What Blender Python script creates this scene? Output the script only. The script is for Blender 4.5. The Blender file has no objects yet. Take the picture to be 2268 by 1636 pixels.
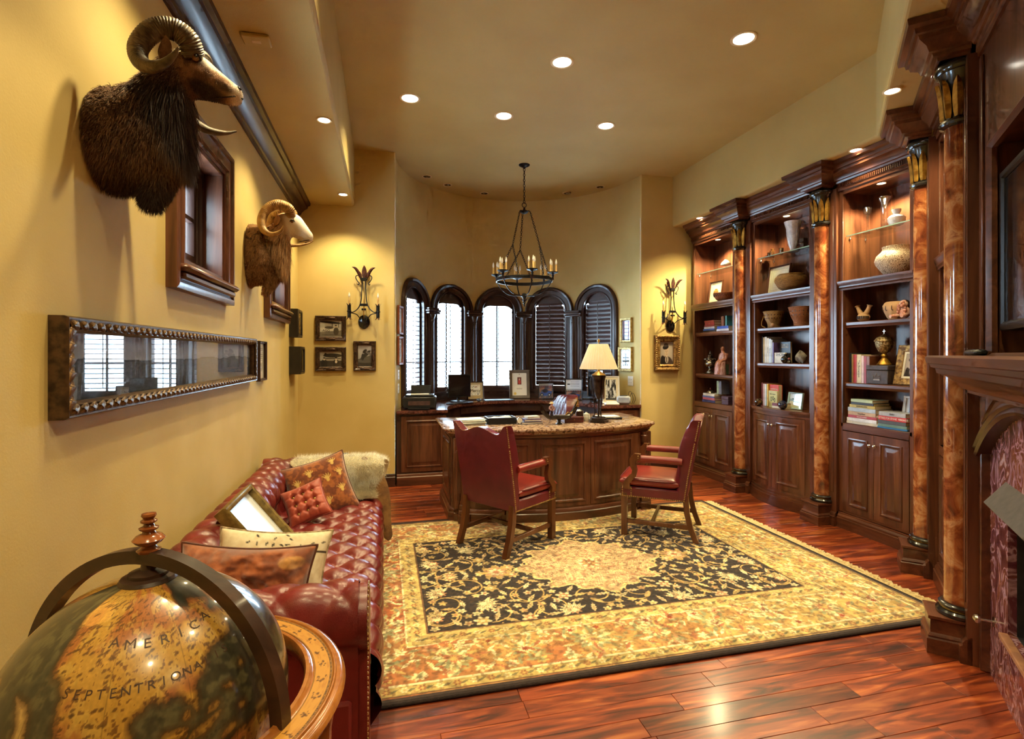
import bpy, bmesh, math, random
import numpy as np
from mathutils import Matrix, Vector
from math import sin, cos, pi, sqrt, radians as RAD

random.seed(7)
rng = np.random.default_rng(7)
sc = bpy.context.scene
col = sc.collection

# ---------------------------------------------------------------- camera
cam_d = bpy.data.cameras.new('camera')
cam_d.sensor_width = 36.0
cam_d.lens = 36.0 * 1157.0 / 2268.0
cam_d.shift_y = -33.0 / 2268.0
cam_d.clip_start = 0.05
cam = bpy.data.objects.new('camera', cam_d)
cam.location = (0, 0, 1.55)
cam.rotation_euler = (RAD(90), 0, RAD(-13.79))
col.objects.link(cam)
sc.camera = cam

# ---------------------------------------------------------------- world, exposure
world = bpy.data.worlds.new('world')
sc.world = world
world.use_nodes = True
world.node_tree.nodes['Background'].inputs[0].default_value = (0.62, 0.76, 1.0, 1)
world.node_tree.nodes['Background'].inputs[1].default_value = 40.0
sc.view_settings.view_transform = 'Standard'
sc.view_settings.look = 'None'
sc.view_settings.exposure = 0.22
sc.view_settings.gamma = 1.0
sc.view_settings.use_curve_mapping = False
sc.cycles.use_denoising = True
sc.cycles.max_bounces = 7
sc.cycles.diffuse_bounces = 4
sc.cycles.glossy_bounces = 3
sc.cycles.adaptive_threshold = 0.07
sc.cycles.adaptive_min_samples = 12
sc.cycles.use_light_tree = False
sc.cycles.transparent_max_bounces = 16
sc.cycles.sample_clamp_indirect = 6.0
sc.cycles.caustics_reflective = False
sc.cycles.caustics_refractive = False

CAN_COLOR = (1.0, 0.82, 0.43)
CAN_CEIL, CAN_SOFFIT, CAN_CAB = 92.0, 66.0, 150.0

# ---------------------------------------------------------------- mesh helpers
def lin(c):
    c = np.asarray(c, float) / 255.0
    return np.where(c <= 0.04045, c / 12.92, ((c + 0.055) / 1.055) ** 2.4)

def T(x=0, y=0, z=0, rx=0, ry=0, rz=0, s=1.0):
    m = Matrix.Translation((x, y, z)) @ Matrix.Rotation(rz, 4, 'Z') @ Matrix.Rotation(ry, 4, 'Y') @ Matrix.Rotation(rx, 4, 'X')
    if s != 1.0:
        m = m @ (Matrix.Scale(s, 4) if not hasattr(s, '__len__') else Matrix.Diagonal((s[0], s[1], s[2], 1)))
    return m

class MB:
    """collects shapes and builds ONE mesh object"""
    def __init__(s):
        s.v = []; s.f = []; s.n = 0
    def add(s, vs, fs, M=None):
        vs = np.asarray(vs, float).reshape(-1, 3)
        if M is not None:
            A = np.array(M); vs = vs @ A[:3, :3].T + A[:3, 3]
        s.v.append(vs)
        n = s.n
        s.f.extend([tuple(i + n for i in f) for f in fs])
        s.n += len(vs)
        return s
    def box(s, x0, x1, y0, y1, z0, z1, M=None, b=0.0):
        if x1 < x0: x0, x1 = x1, x0
        if y1 < y0: y0, y1 = y1, y0
        if z1 < z0: z0, z1 = z1, z0
        b = min(b, (x1-x0)*.45, (y1-y0)*.45, (z1-z0)*.45)
        if b <= 0:
            vs = [(x, y, z) for x in (x0, x1) for y in (y0, y1) for z in (z0, z1)]
            fs = [(0,1,3,2),(4,6,7,5),(0,4,5,1),(2,3,7,6),(0,2,6,4),(1,5,7,3)]
            return s.add(vs, fs, M)
        X = (x0, x1); Y = (y0, y1); Z = (z0, z1); d = (b, -b)
        vs = []; idx = {}
        for i in (0,1):
            for j in (0,1):
                for k in (0,1):
                    for a, p in enumerate(((X[i], Y[j]+d[j], Z[k]+d[k]), (X[i]+d[i], Y[j], Z[k]+d[k]), (X[i]+d[i], Y[j]+d[j], Z[k]))):
                        idx[i,j,k,a] = len(vs); vs.append(p)
        I = lambda i,j,k,a: idx[i,j,k,a]
        fs = []
        for i in (0,1): fs.append((I(i,0,0,0), I(i,1,0,0), I(i,1,1,0), I(i,0,1,0)))
        for j in (0,1): fs.append((I(0,j,0,1), I(1,j,0,1), I(1,j,1,1), I(0,j,1,1)))
        for k in (0,1): fs.append((I(0,0,k,2), I(1,0,k,2), I(1,1,k,2), I(0,1,k,2)))
        for i in (0,1):
            for j in (0,1): fs.append((I(i,j,0,0), I(i,j,1,0), I(i,j,1,1), I(i,j,0,1)))
        for i in (0,1):
            for k in (0,1): fs.append((I(i,0,k,0), I(i,1,k,0), I(i,1,k,2), I(i,0,k,2)))
        for j in (0,1):
            for k in (0,1): fs.append((I(0,j,k,1), I(1,j,k,1), I(1,j,k,2), I(0,j,k,2)))
        for i in (0,1):
            for j in (0,1):
                for k in (0,1): fs.append((I(i,j,k,0), I(i,j,k,1), I(i,j,k,2)))
        return s.add(vs, fs, M)
    def loft(s, rings, M=None, cap=True, closed=True):
        """rings: list of equal-length point lists"""
        n = len(rings[0]); vs = np.concatenate([np.asarray(r, float) for r in rings])
        fs = []
        m = n if closed else n - 1
        for i in range(len(rings) - 1):
            for j in range(m):
                a = i*n + j; b = i*n + (j+1) % n
                fs.append((a, b, b+n, a+n))
        if cap and closed:
            fs.append(tuple(range(n-1, -1, -1)))
            fs.append(tuple(range((len(rings)-1)*n, len(rings)*n)))
        return s.add(vs, fs, M)
    def lathe(s, prof, n=20, M=None, a0=0.0, a1=2*pi, cap=True):
        full = abs(a1 - a0 - 2*pi) < 1e-6
        rings = []
        for r, z in prof:
            k = n if full else n + 1
            rings.append([(r*cos(a0+(a1-a0)*i/n), r*sin(a0+(a1-a0)*i/n), z) for i in range(k)])
        return s.loft(rings, M, cap and full, closed=full)
    def cyl(s, r, z0, z1, n=16, M=None, r2=None):
        return s.lathe([(r, z0), (r if r2 is None else r2, z1)], n, M)
    def tube(s, pts, r, n=8, M=None, closed=False, cap=True, flat=1.0):
        P = [Vector(p) for p in pts]; k = len(P)
        rr = r if hasattr(r, '__len__') else [r]*k
        rings = []; up = None
        for i in range(k):
            a = P[i-1] if (i > 0 or closed) else P[i]
            b = P[(i+1) % k] if (i < k-1 or closed) else P[i]
            t = (b - a)
            if t.length < 1e-9: t = Vector((0,0,1))
            t.normalize()
            if up is None:
                up = Vector((0,0,1)) if abs(t.z) < .9 else Vector((1,0,0))
            x = up - t*up.dot(t)
            if x.length < 1e-6: x = t.orthogonal()
            x.normalize(); up = x; y = t.cross(x)
            rings.append([P[i] + x*rr[i]*cos(2*pi*j/n)*flat + y*rr[i]*sin(2*pi*j/n) for j in range(n)])
        if closed:
            rings.append(rings[0])
        return s.loft(rings, M, cap and not closed)
    def prism(s, poly, z0, z1, M=None):
        n = len(poly)
        vs = [(p[0], p[1], z0) for p in poly] + [(p[0], p[1], z1) for p in poly]
        fs = [tuple(range(n-1, -1, -1)), tuple(range(n, 2*n))] + [(i, (i+1) % n, n+(i+1) % n, n+i) for i in range(n)]
        return s.add(vs, fs, M)
    def sphere(s, r, M=None, n=16, m=10, sc_=(1,1,1)):
        pr = [(max(r*sin(pi*i/m), r*.002), -r*cos(pi*i/m)) for i in range(m+1)]
        S = Matrix.Diagonal((*sc_, 1))
        return s.lathe(pr, n, (M @ S) if M is not None else S)
    def grid(s, nu, nv, fn, M=None, wrapu=False):
        """fn(u,v)->x,y,z arrays; u,v in 0..1"""
        u = np.linspace(0, 1, nu + (0 if not wrapu else 1))
        if wrapu: u = u[:-1]
        v = np.linspace(0, 1, nv)
        U, V = np.meshgrid(u, v)
        x, y, z = fn(U, V)
        vs = np.stack([np.broadcast_to(a, U.shape) for a in (x, y, z)], -1).reshape(-1, 3)
        k = len(u); fs = []
        for j in range(nv-1):
            for i in range(k if wrapu else k-1):
                a = j*k+i; b = j*k+(i+1) % k
                fs.append((a, b, b+k, a+k))
        return s.add(vs, fs, M)
    def mold(s, path, prof, M=None, closed=False, cap=True):
        """sweep prof [(out,z)] along a 2-D path, mitred; 'out' is to the left of travel"""
        P = [Vector((p[0], p[1])) for p in path]; k = len(P); rings = []
        for i in range(k):
            d0 = (P[i]-P[i-1]).normalized() if (i > 0 or closed) else None
            d1 = (P[(i+1) % k]-P[i]).normalized() if (i < k-1 or closed) else None
            if d0 is None: d0 = d1
            if d1 is None: d1 = d0
            n0 = Vector((-d0.y, d0.x)); n1 = Vector((-d1.y, d1.x))
            m = n0 + n1
            if m.length < 1e-6: m = n0
            m.normalize(); q = 1.0/max(m.dot(n0), .2)
            rings.append([(P[i].x+m.x*o*q, P[i].y+m.y*o*q, z) for o, z in prof])
        if closed: rings.append(rings[0])
        return s.loft(rings, M, cap and not closed)
    def frame(s, w, h, prof, M=None):
        """picture-frame moulding round a w x h rectangle (outer size), lying in local XZ, front towards -y.
        prof [(inset, y)] closed section"""
        rings = []
        for sx, sz in ((-1,-1),(1,-1),(1,1),(-1,1),(-1,-1)):
            rings.append([(sx*(w/2-i), y, sz*(h/2-i)) for i, y in prof])
        return s.loft(rings, M, False)
    def build(s, name, mat=None, parent=None, ang=38, flat=False, loc=None):
        me = bpy.data.meshes.new(name)
        vs = np.concatenate(s.v) if s.v else np.zeros((0, 3))
        me.from_pydata([tuple(p) for p in vs.tolist()], [], s.f)
        bm = bmesh.new(); bm.from_mesh(me)
        bmesh.ops.recalc_face_normals(bm, faces=bm.faces)
        bm.to_mesh(me); bm.free()
        if not flat:
            me.shade_smooth()
            me.set_sharp_from_angle(angle=RAD(ang))
        o = bpy.data.objects.new(name, me)
        if mat is not None: me.materials.append(mat)
        col.objects.link(o)
        if parent is not None: o.parent = parent
        if loc is not None: o.location = loc
        return o

def link(name, me, parent=None, M=None):
    o = bpy.data.objects.new(name, me); col.objects.link(o)
    if parent is not None: o.parent = parent
    if M is not None: o.matrix_local = M
    return o
def tag(o, label=None, cat=None, group=None, kind=None):
    if label: o['label'] = label
    if cat: o['category'] = cat
    if group: o['group'] = group
    if kind: o['kind'] = kind
    return o
def thing(name, label, cat, loc=(0,0,0), rz=0.0, group=None, rx=0.0, ry=0.0):
    o = bpy.data.objects.new(name, None); col.objects.link(o)
    o.empty_display_size = .05
    o.location = loc; o.rotation_euler = (rx, ry, rz)
    return tag(o, label, cat, group)
def dup(root, loc, rz=0.0, label=None, parent=None):
    r = root.copy(); col.objects.link(r)
    if parent is None:
        r.location = loc; r.rotation_euler = (0, 0, rz)
        if label: r['label'] = label
    else: r.parent = parent
    for ch in list(root.children):
        c = dup(ch, None, parent=r)
    return r
def struct(o): return tag(o, kind='structure')
def stuff(o): return tag(o, kind='stuff')

# ---------------------------------------------------------------- materials
def newmat(name):
    m = bpy.data.materials.new(name); m.use_nodes = True
    nt = m.node_tree
    return m, nt, nt.nodes['Principled BSDF']
def N(nt, t, **kw):
    n = nt.nodes.new(t)
    for k, v in kw.items():
        if k.startswith('i_'): n.inputs[int(k[2:])].default_value = v
        else: setattr(n, k, v)
    return n
def ramp(nt, stops, fac):
    r = nt.nodes.new('ShaderNodeValToRGB')
    e = r.color_ramp.elements
    while len(e) < len(stops): e.new(.5)
    for i, (p, c) in enumerate(stops):
        e[i].position = p; e[i].color = (c[0], c[1], c[2], 1)
    nt.links.new(fac, r.inputs[0])
    return r.outputs[0]
def srgb(*c): return tuple(float(x) for x in lin(c))
def pm(name, c1, c2=None, sc_=6.0, rough=.5, metal=0.0, bump=0.0, bsc=None, st=(1,1,1), det=4.0, coat=0.0, spec=.5,
       lo=.35, hi=.65, rnd=False, trans=0.0, sub=0.0, sheen=0.0, dist=0.0, emit=None, es=1.0, crough=.08):
    """procedural material: two sRGB colours mixed by noise in object space, optional bump"""
    m, nt, b = newmat(name)
    b.inputs['Roughness'].default_value = rough
    b.inputs['Metallic'].default_value = metal
    b.inputs['Specular IOR Level'].default_value = spec
    b.inputs['Coat Weight'].default_value = coat
    b.inputs['Coat Roughness'].default_value = crough
    b.inputs['Sheen Weight'].default_value = sheen
    b.inputs['Transmission Weight'].default_value = trans
    b.inputs['Subsurface Weight'].default_value = sub
    tc = N(nt, 'ShaderNodeTexCoord'); mp = N(nt, 'ShaderNodeMapping'); mp.inputs['Scale'].default_value = st
    src = tc.outputs['Object']
    if rnd:
        oi = N(nt, 'ShaderNodeObjectInfo'); va = N(nt, 'ShaderNodeVectorMath', operation='MULTIPLY_ADD')
        va.inputs[1].default_value = (37, 53, 71)
        nt.links.new(oi.outputs['Random'], va.inputs[0]); nt.links.new(src, va.inputs[2]); src = va.outputs[0]
    nt.links.new(src, mp.inputs[0])
    nz = N(nt, 'ShaderNodeTexNoise'); nz.inputs['Scale'].default_value = sc_; nz.inputs['Detail'].default_value = det
    nz.inputs['Distortion'].default_value = dist
    nt.links.new(mp.outputs[0], nz.inputs['Vector'])
    c2 = c2 or tuple(x*.9 for x in c1)
    nt.links.new(ramp(nt, [(lo, srgb(*c2)), (hi, srgb(*c1))], nz.outputs[0]), b.inputs['Base Color'])
    if bump:
        n2 = nz
        if bsc:
            n2 = N(nt, 'ShaderNodeTexNoise'); n2.inputs['Scale'].default_value = bsc; n2.inputs['Detail'].default_value = 3
            nt.links.new(mp.outputs[0], n2.inputs['Vector'])
        bp = N(nt, 'ShaderNodeBump'); bp.inputs['Strength'].default_value = bump; bp.inputs['Distance'].default_value = .01
        nt.links.new(n2.outputs[0], bp.inputs['Height']); nt.links.new(bp.outputs[0], b.inputs['Normal'])
    if emit:
        b.inputs['Emission Color'].default_value = (*emit, 1); b.inputs['Emission Strength'].default_value = es
    return m
def woodmat(name, dark, mid, light, axis, rough=.32, coat=.25, sc_=1.0, rnd=True):
    m, nt, b = newmat(name)
    b.inputs['Roughness'].default_value = rough; b.inputs['Coat Weight'].default_value = coat
    b.inputs['Coat Roughness'].default_value = .12
    st = [14*sc_]*3; st[axis] = 1.1*sc_
    tc = N(nt, 'ShaderNodeTexCoord'); mp = N(nt, 'ShaderNodeMapping'); mp.inputs['Scale'].default_value = st
    oi = N(nt, 'ShaderNodeObjectInfo'); va = N(nt, 'ShaderNodeVectorMath', operation='MULTIPLY_ADD')
    va.inputs[1].default_value = (17, 23, 31) if rnd else (0, 0, 0)
    nt.links.new(oi.outputs['Random'], va.inputs[0]); nt.links.new(tc.outputs['Object'], va.inputs[2])
    nt.links.new(va.outputs[0], mp.inputs[0])
    nz = N(nt, 'ShaderNodeTexNoise'); nz.inputs['Scale'].default_value = 1.0; nz.inputs['Detail'].default_value = 6
    nz.inputs['Roughness'].default_value = .62; nz.inputs['Distortion'].default_value = .8
    nt.links.new(mp.outputs[0], nz.inputs['Vector'])
    c = ramp(nt, [(.25, srgb(*dark)), (.5, srgb(*mid)), (.75, srgb(*light))], nz.outputs[0])
    nt.links.new(c, b.inputs['Base Color'])
    bp = N(nt, 'ShaderNodeBump'); bp.inputs['Strength'].default_value = .12; bp.inputs['Distance'].default_value = .004
    nt.links.new(nz.outputs[0], bp.inputs['Height']); nt.links.new(bp.outputs[0], b.inputs['Normal'])
    return m

WALL = pm('wall_paint', (213, 188, 122), (204, 178, 110), sc_=2.2, rough=.75, bump=.06, bsc=140, det=5)
CEIL = pm('ceiling_paint', (202, 180, 116), (194, 170, 106), sc_=1.5, rough=.7, bump=.1, bsc=120)
WV = woodmat('wood_vertical_grain', (48, 25, 16), (92, 52, 34), (126, 78, 52), 2)
WH = woodmat('wood_horizontal_grain', (48, 25, 16), (92, 52, 34), (126, 78, 52), 0)
WHY = woodmat('wood_depth_grain', (48, 25, 16), (92, 52, 34), (126, 78, 52), 1)
WDK = woodmat('dark_wood', (26, 14, 12), (52, 30, 24), (74, 44, 34), 2, rough=.35)
WDKH = woodmat('dark_wood_horizontal', (26, 14, 12), (52, 30, 24), (74, 44, 34), 0, rough=.35)
WDKY = woodmat('dark_wood_depth', (30, 16, 12), (58, 34, 24), (82, 50, 36), 1, rough=.35)
CHW = woodmat('chair_wood', (58, 30, 15), (96, 54, 28), (124, 76, 42), 2, rough=.3)
IRON = pm('blackened_iron', (40, 38, 38), (24, 23, 24), sc_=20, rough=.42, metal=.6)
BLACK = pm('black_plastic', (26, 26, 28), (20, 20, 22), sc_=20, rough=.35)
BLACKG = pm('black_gloss_trim', (30, 27, 25), (18, 16, 15), sc_=12, rough=.22, coat=.4)
GOLD = pm('gilded_gold', (206, 158, 66), (132, 92, 30), sc_=22, rough=.34, metal=.75, bump=.3, bsc=60)
GOLDP = pm('pale_gold', (214, 190, 128), (160, 128, 70), sc_=30, rough=.35, metal=.7, bump=.3, bsc=80)
BRASS = pm('aged_brass', (196, 160, 88), (140, 104, 50), sc_=20, rough=.3, metal=.9)
CHROME = pm('satin_nickel', (214, 212, 208), (190, 188, 184), sc_=20, rough=.2, metal=1.0)
SILVER = pm('tarnished_silver', (200, 194, 184), (84, 76, 68), sc_=34, rough=.25, metal=.95)
WHITE = pm('white_plastic', (236, 234, 228), (226, 224, 218), sc_=10, rough=.4)
PAPER = pm('paper', (240, 238, 230), (226, 222, 212), sc_=30, rough=.8)
CREAM = pm('cream_mat_board', (232, 222, 196), (222, 210, 182), sc_=20, rough=.8)
def glassmat(name, tint=(.9, .97, .95), g=.10, rough=.02, k=.8):
    m, nt, b = newmat(name); nt.nodes.remove(b)
    out = nt.nodes['Material Output']
    tr = N(nt, 'ShaderNodeBsdfTransparent'); tr.inputs[0].default_value = (*tint, 1)
    gl = N(nt, 'ShaderNodeBsdfGlossy'); gl.inputs['Roughness'].default_value = rough
    lw = N(nt, 'ShaderNodeLayerWeight'); lw.inputs[0].default_value = .5
    pw = N(nt, 'ShaderNodeMath', operation='POWER'); pw.inputs[1].default_value = 4.0; nt.links.new(lw.outputs[1], pw.inputs[0])
    ad = N(nt, 'ShaderNodeMath', operation='MULTIPLY_ADD'); ad.inputs[1].default_value = k; ad.inputs[2].default_value = g
    ad.use_clamp = True
    mx = N(nt, 'ShaderNodeMixShader')
    nt.links.new(pw.outputs[0], ad.inputs[0]); nt.links.new(ad.outputs[0], mx.inputs[0])
    nt.links.new(tr.outputs[0], mx.inputs[1]); nt.links.new(gl.outputs[0], mx.inputs[2])
    nt.links.new(mx.outputs[0], out.inputs[0])
    return m
GLASS = glassmat('clear_glass', g=.04)
PICGLASS = glassmat('picture_glass', (1, 1, 1), g=.03, rough=.01, k=.3)
LONGGLASS = glassmat('large_picture_glass', (1, 1, 1), g=.02, rough=.01)
CRYSTAL = glassmat('cut_crystal', (.96, .98, 1), g=.28, rough=.08)
def vcol(name, rough=.6, bump=0.0, spec=.3, coat=0.0, sheen=0.0, metal=0.0, grain=0.0):
    m, nt, b = newmat(name)
    vc = N(nt, 'ShaderNodeVertexColor'); vc.layer_name = 'Col'
    c = vc.outputs[0]
    if grain:
        tc = N(nt, 'ShaderNodeTexCoord'); nz = N(nt, 'ShaderNodeTexNoise'); nz.inputs['Scale'].default_value = grain; nz.inputs['Detail'].default_value = 5
        nt.links.new(tc.outputs['Object'], nz.inputs['Vector'])
        mx = N(nt, 'ShaderNodeMix', data_type='RGBA', blend_type='OVERLAY'); mx.inputs[0].default_value = .45
        nt.links.new(c, mx.inputs[6]); nt.links.new(nz.outputs[0], mx.inputs[7]); c = mx.outputs[2]
    nt.links.new(c, b.inputs['Base Color'])
    b.inputs['Roughness'].default_value = rough; b.inputs['Specular IOR Level'].default_value = spec
    b.inputs['Coat Weight'].default_value = coat; b.inputs['Coat Roughness'].default_value = .07
    b.inputs['Sheen Weight'].default_value = sheen; b.inputs['Metallic'].default_value = metal
    if bump:
        tc = N(nt, 'ShaderNodeTexCoord'); nz = N(nt, 'ShaderNodeTexNoise'); nz.inputs['Scale'].default_value = 400
        nt.links.new(tc.outputs['Object'], nz.inputs['Vector'])
        bp = N(nt, 'ShaderNodeBump'); bp.inputs['Strength'].default_value = bump; bp.inputs['Distance'].default_value = .004
        nt.links.new(nz.outputs[0], bp.inputs['Height']); nt.links.new(bp.outputs[0], b.inputs['Normal'])
    return m
PRINT = vcol('printed_picture', .55)
def setcol(o, C):
    """per-vertex colour, C (n,3) linear"""
    me = o.data; a = me.color_attributes.new('Col', 'FLOAT_COLOR', 'POINT')
    buf = np.ones((len(me.vertices), 4), np.float32); buf[:, :3] = np.asarray(C).reshape(-1, 3)
    a.data.foreach_set('color', buf.ravel())
def fastgrid(name, X, Y, Z, mat, parent=None, wrap=False):
    """big grid mesh from 2-D arrays, fast"""
    nv, nu = X.shape
    me = bpy.data.meshes.new(name)
    V = np.stack([X, Y, Z], -1).reshape(-1, 3).astype(np.float32)
    i = np.arange(nu-1 if not wrap else nu); j = np.arange(nv-1)
    I, J = np.meshgrid(i, j)
    a = (J*nu+I).ravel(); b = (J*nu+(I+1) % nu).ravel()
    F = np.stack([a, b, b+nu, a+nu], -1).astype(np.int32)
    me.vertices.add(len(V)); me.vertices.foreach_set('co', V.ravel())
    me.loops.add(F.size); me.loops.foreach_set('vertex_index', F.ravel())
    me.polygons.add(len(F)); me.polygons.foreach_set('loop_start', np.arange(0, F.size, 4, dtype=np.int32))
    me.update(calc_edges=True); me.validate()
    me.shade_smooth()
    me.materials.append(mat)
    o = bpy.data.objects.new(name, me); col.objects.link(o)
    if parent is not None: o.parent = parent
    return o
def picture(name, w, h, fn, parent, M=None, nx=60, ny=60, mat=None):
    """flat print in local XZ facing -y; fn(U,V) -> (..,3) sRGB 0..255, V up"""
    U, V = np.meshgrid(np.linspace(0, 1, nx), np.linspace(0, 1, ny))
    o = fastgrid(name, (U-.5)*w, U*0, (V-.5)*h, mat or PRINT, parent)
    C = np.zeros(U.shape+(3,)); C[...] = fn(U, V)
    setcol(o, lin(np.clip(C, 0, 255)))
    if M is not None: o.matrix_local = M
    return o
def fbm(U, V, f=4, o=4, seed=0):
    """cheap value noise"""
    r = np.random.default_rng(seed); out = np.zeros_like(U); amp = 1.0; tot = 0
    for k in range(o):
        n = 64; g = r.random((n, n)); x = U*f; y = V*f
        xi = np.floor(x).astype(int) % n; yi = np.floor(y).astype(int) % n; xf = x-np.floor(x); yf = y-np.floor(y)
        xf = xf*xf*(3-2*xf); yf = yf*yf*(3-2*yf)
        out += amp*((g[yi, xi]*(1-xf)+g[yi, (xi+1) % n]*xf)*(1-yf)+(g[(yi+1) % n, xi]*(1-xf)+g[(yi+1) % n, (xi+1) % n]*xf)*yf)
        tot += amp; amp *= .5; f *= 2
    return out/tot
def mixc(C, mask, c):
    mask = np.clip(mask, 0, 1)[..., None]
    return C*(1-mask)+np.asarray(c, float)*mask
def sst(x, a, b):
    t = np.clip((x-a)/(b-a), 0, 1); return t*t*(3-2*t)
def ell(U, V, x, y, a, b, rot=0.0, soft=.15):
    c, s = cos(rot), sin(rot); dx = U-x; dy = V-y
    d = np.sqrt(((dx*c+dy*s)/a)**2+((-dx*s+dy*c)/b)**2)
    return 1-sst(d, 1-soft, 1+soft)
def rect(U, V, x0, x1, y0, y1, e=.004):
    return sst(U, x0-e, x0+e)*(1-sst(U, x1-e, x1+e))*sst(V, y0-e, y0+e)*(1-sst(V, y1-e, y1+e))
def txt(name, s, size, mat, parent, M, ext=.0006, align='CENTER', sx=1.0):
    """flat lettering: text lies in local XZ facing -y once placed with M"""
    cu = bpy.data.curves.new(name, 'FONT'); cu.body = s; cu.size = size; cu.extrude = ext
    cu.align_x = align; cu.align_y = 'CENTER'; cu.resolution_u = 3
    o = bpy.data.objects.new(name, cu); col.objects.link(o)
    dg = bpy.context.evaluated_depsgraph_get()
    me = bpy.data.meshes.new_from_object(o.evaluated_get(dg))
    bpy.data.objects.remove(o); bpy.data.curves.remove(cu)
    me.name = name
    me.transform(Matrix.Rotation(pi/2, 4, 'X') @ Matrix.Diagonal((sx, 1, 1, 1)))
    me.materials.clear(); me.materials.append(mat)
    return link(name, me, parent, M)
def arrow(n): return range(n)
# ================================================================ THE SETTING
XL, YB, ZC, ZS = -0.94, 6.30, 3.93, 3.26          # left wall, back wall, ceiling, soffit
NC, NR = (1.715, 6.30), 1.585                      # curved window niche
P0 = Vector((2.86, 1.95, 0)); S2 = sqrt(.5)        # angled fireplace wall

# ---- floor: base slab, planks
FLOORW = None
def floor_material():
    m, nt, b = newmat('acacia_floor')
    b.inputs['Roughness'].default_value = .33; b.inputs['Coat Weight'].default_value = .35; b.inputs['Coat Roughness'].default_value = .16
    tc = N(nt, 'ShaderNodeTexCoord'); oi = N(nt, 'ShaderNodeObjectInfo')
    va = N(nt, 'ShaderNodeVectorMath', operation='MULTIPLY_ADD'); va.inputs[1].default_value = (47, 29, 13)
    nt.links.new(oi.outputs['Random'], va.inputs[0]); nt.links.new(tc.outputs['Object'], va.inputs[2])
    mp = N(nt, 'ShaderNodeMapping'); mp.inputs['Scale'].default_value = (1.6, 13, 13)
    nt.links.new(va.outputs[0], mp.inputs[0])
    nz = N(nt, 'ShaderNodeTexNoise'); nz.inputs['Scale'].default_value = 1.3; nz.inputs['Detail'].default_value = 7; nz.inputs['Distortion'].default_value = 1.3
    nt.links.new(mp.outputs[0], nz.inputs['Vector'])
    c = ramp(nt, [(.30, srgb(54, 20, 12)), (.44, srgb(108, 42, 20)), (.56, srgb(146, 64, 30)), (.72, srgb(190, 108, 56))], nz.outputs[0])
    hs = N(nt, 'ShaderNodeHueSaturation')
    mr = N(nt, 'ShaderNodeMapRange'); mr.inputs[3].default_value = .55; mr.inputs[4].default_value = 1.25
    nt.links.new(oi.outputs['Random'], mr.inputs[0]); nt.links.new(mr.outputs[0], hs.inputs['Value'])
    nt.links.new(c, hs.inputs['Color']); nt.links.new(hs.outputs[0], b.inputs['Base Color'])
    bp = N(nt, 'ShaderNodeBump'); bp.inputs['Strength'].default_value = .12; bp.inputs['Distance'].default_value = .003
    nt.links.new(nz.outputs[0], bp.inputs['Height']); nt.links.new(bp.outputs[0], b.inputs['Normal'])
    return m
FLOORW = floor_material()
fl = MB(); fl.box(-1.2, 5.2, -3.2, 8.2, -.06, -.012)
floor = struct(fl.build('floor', FLOORW))
PW = .112
plank_me = {}
def plank_mesh(L):
    L = round(L, 2)
    if L not in plank_me:
        b = MB(); b.box(-L/2+.0006, L/2-.0006, -PW/2+.0006, PW/2-.0006, -.012, 0, b=.0015)
        o = b.build('plank', FLOORW); plank_me[L] = o.data; bpy.data.objects.remove(o)
    return plank_me[L]
rest = MB()
row = 0; y = -2.95
while y < 6.35:
    x = XL - random.random()*.8
    while x < 4.4:
        L = round(random.choice((.6, .75, .9, 1.05, 1.2)), 2)
        a, e = max(x, XL), min(x+L, 4.45)
        if e-a > .05:
            L2 = round(e-a, 2)
            if y > 1.25 and a < 4.1:
                link('plank', plank_mesh(L2), floor, T((a+e)/2, y, 0))
            else:
                rest.box(a+.0006, e-.0006, y-PW/2+.0006, y+PW/2-.0006, -.012, 0)
        x += L
    y += PW
stuff(rest.build('plank_field', FLOORW, floor))

# ---- ceiling with dropped soffits (tray)
cb = MB(); cb.box(-1.1, 5.2, -3.2, 8.2, ZC, ZC+.1)
ceiling = struct(cb.build('ceiling', CEIL))
b = MB(); b.box(-1.0, -.33, -3.1, 6.32, ZS, ZC+.02, b=.022)
b.build('soffit', CEIL, ceiling)
# right soffit follows the bookcases, then the angled wall
def dpt(t, off):   # point on the angled wall: t along (towards camera), off out of the wall
    return (P0.x - S2*t - S2*off, P0.y - S2*t + S2*off)
so = .32
kx = 3.77; ky = kx - .91 + so*sqrt(2)
e2 = dpt(2.6, so); e3 = dpt(2.6, -3.0)
b = MB()
poly = [(kx, 6.32), (kx, ky), e2, (e3[0], e3[1]), (5.1, 1.0), (5.1, 6.32)]
b.prism(poly, ZS, ZC+.02)
sof = b.build('soffit', CEIL, ceiling, flat=True)
bv = sof.modifiers.new('bevel', 'BEVEL'); bv.width = .022; bv.segments = 3

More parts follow.
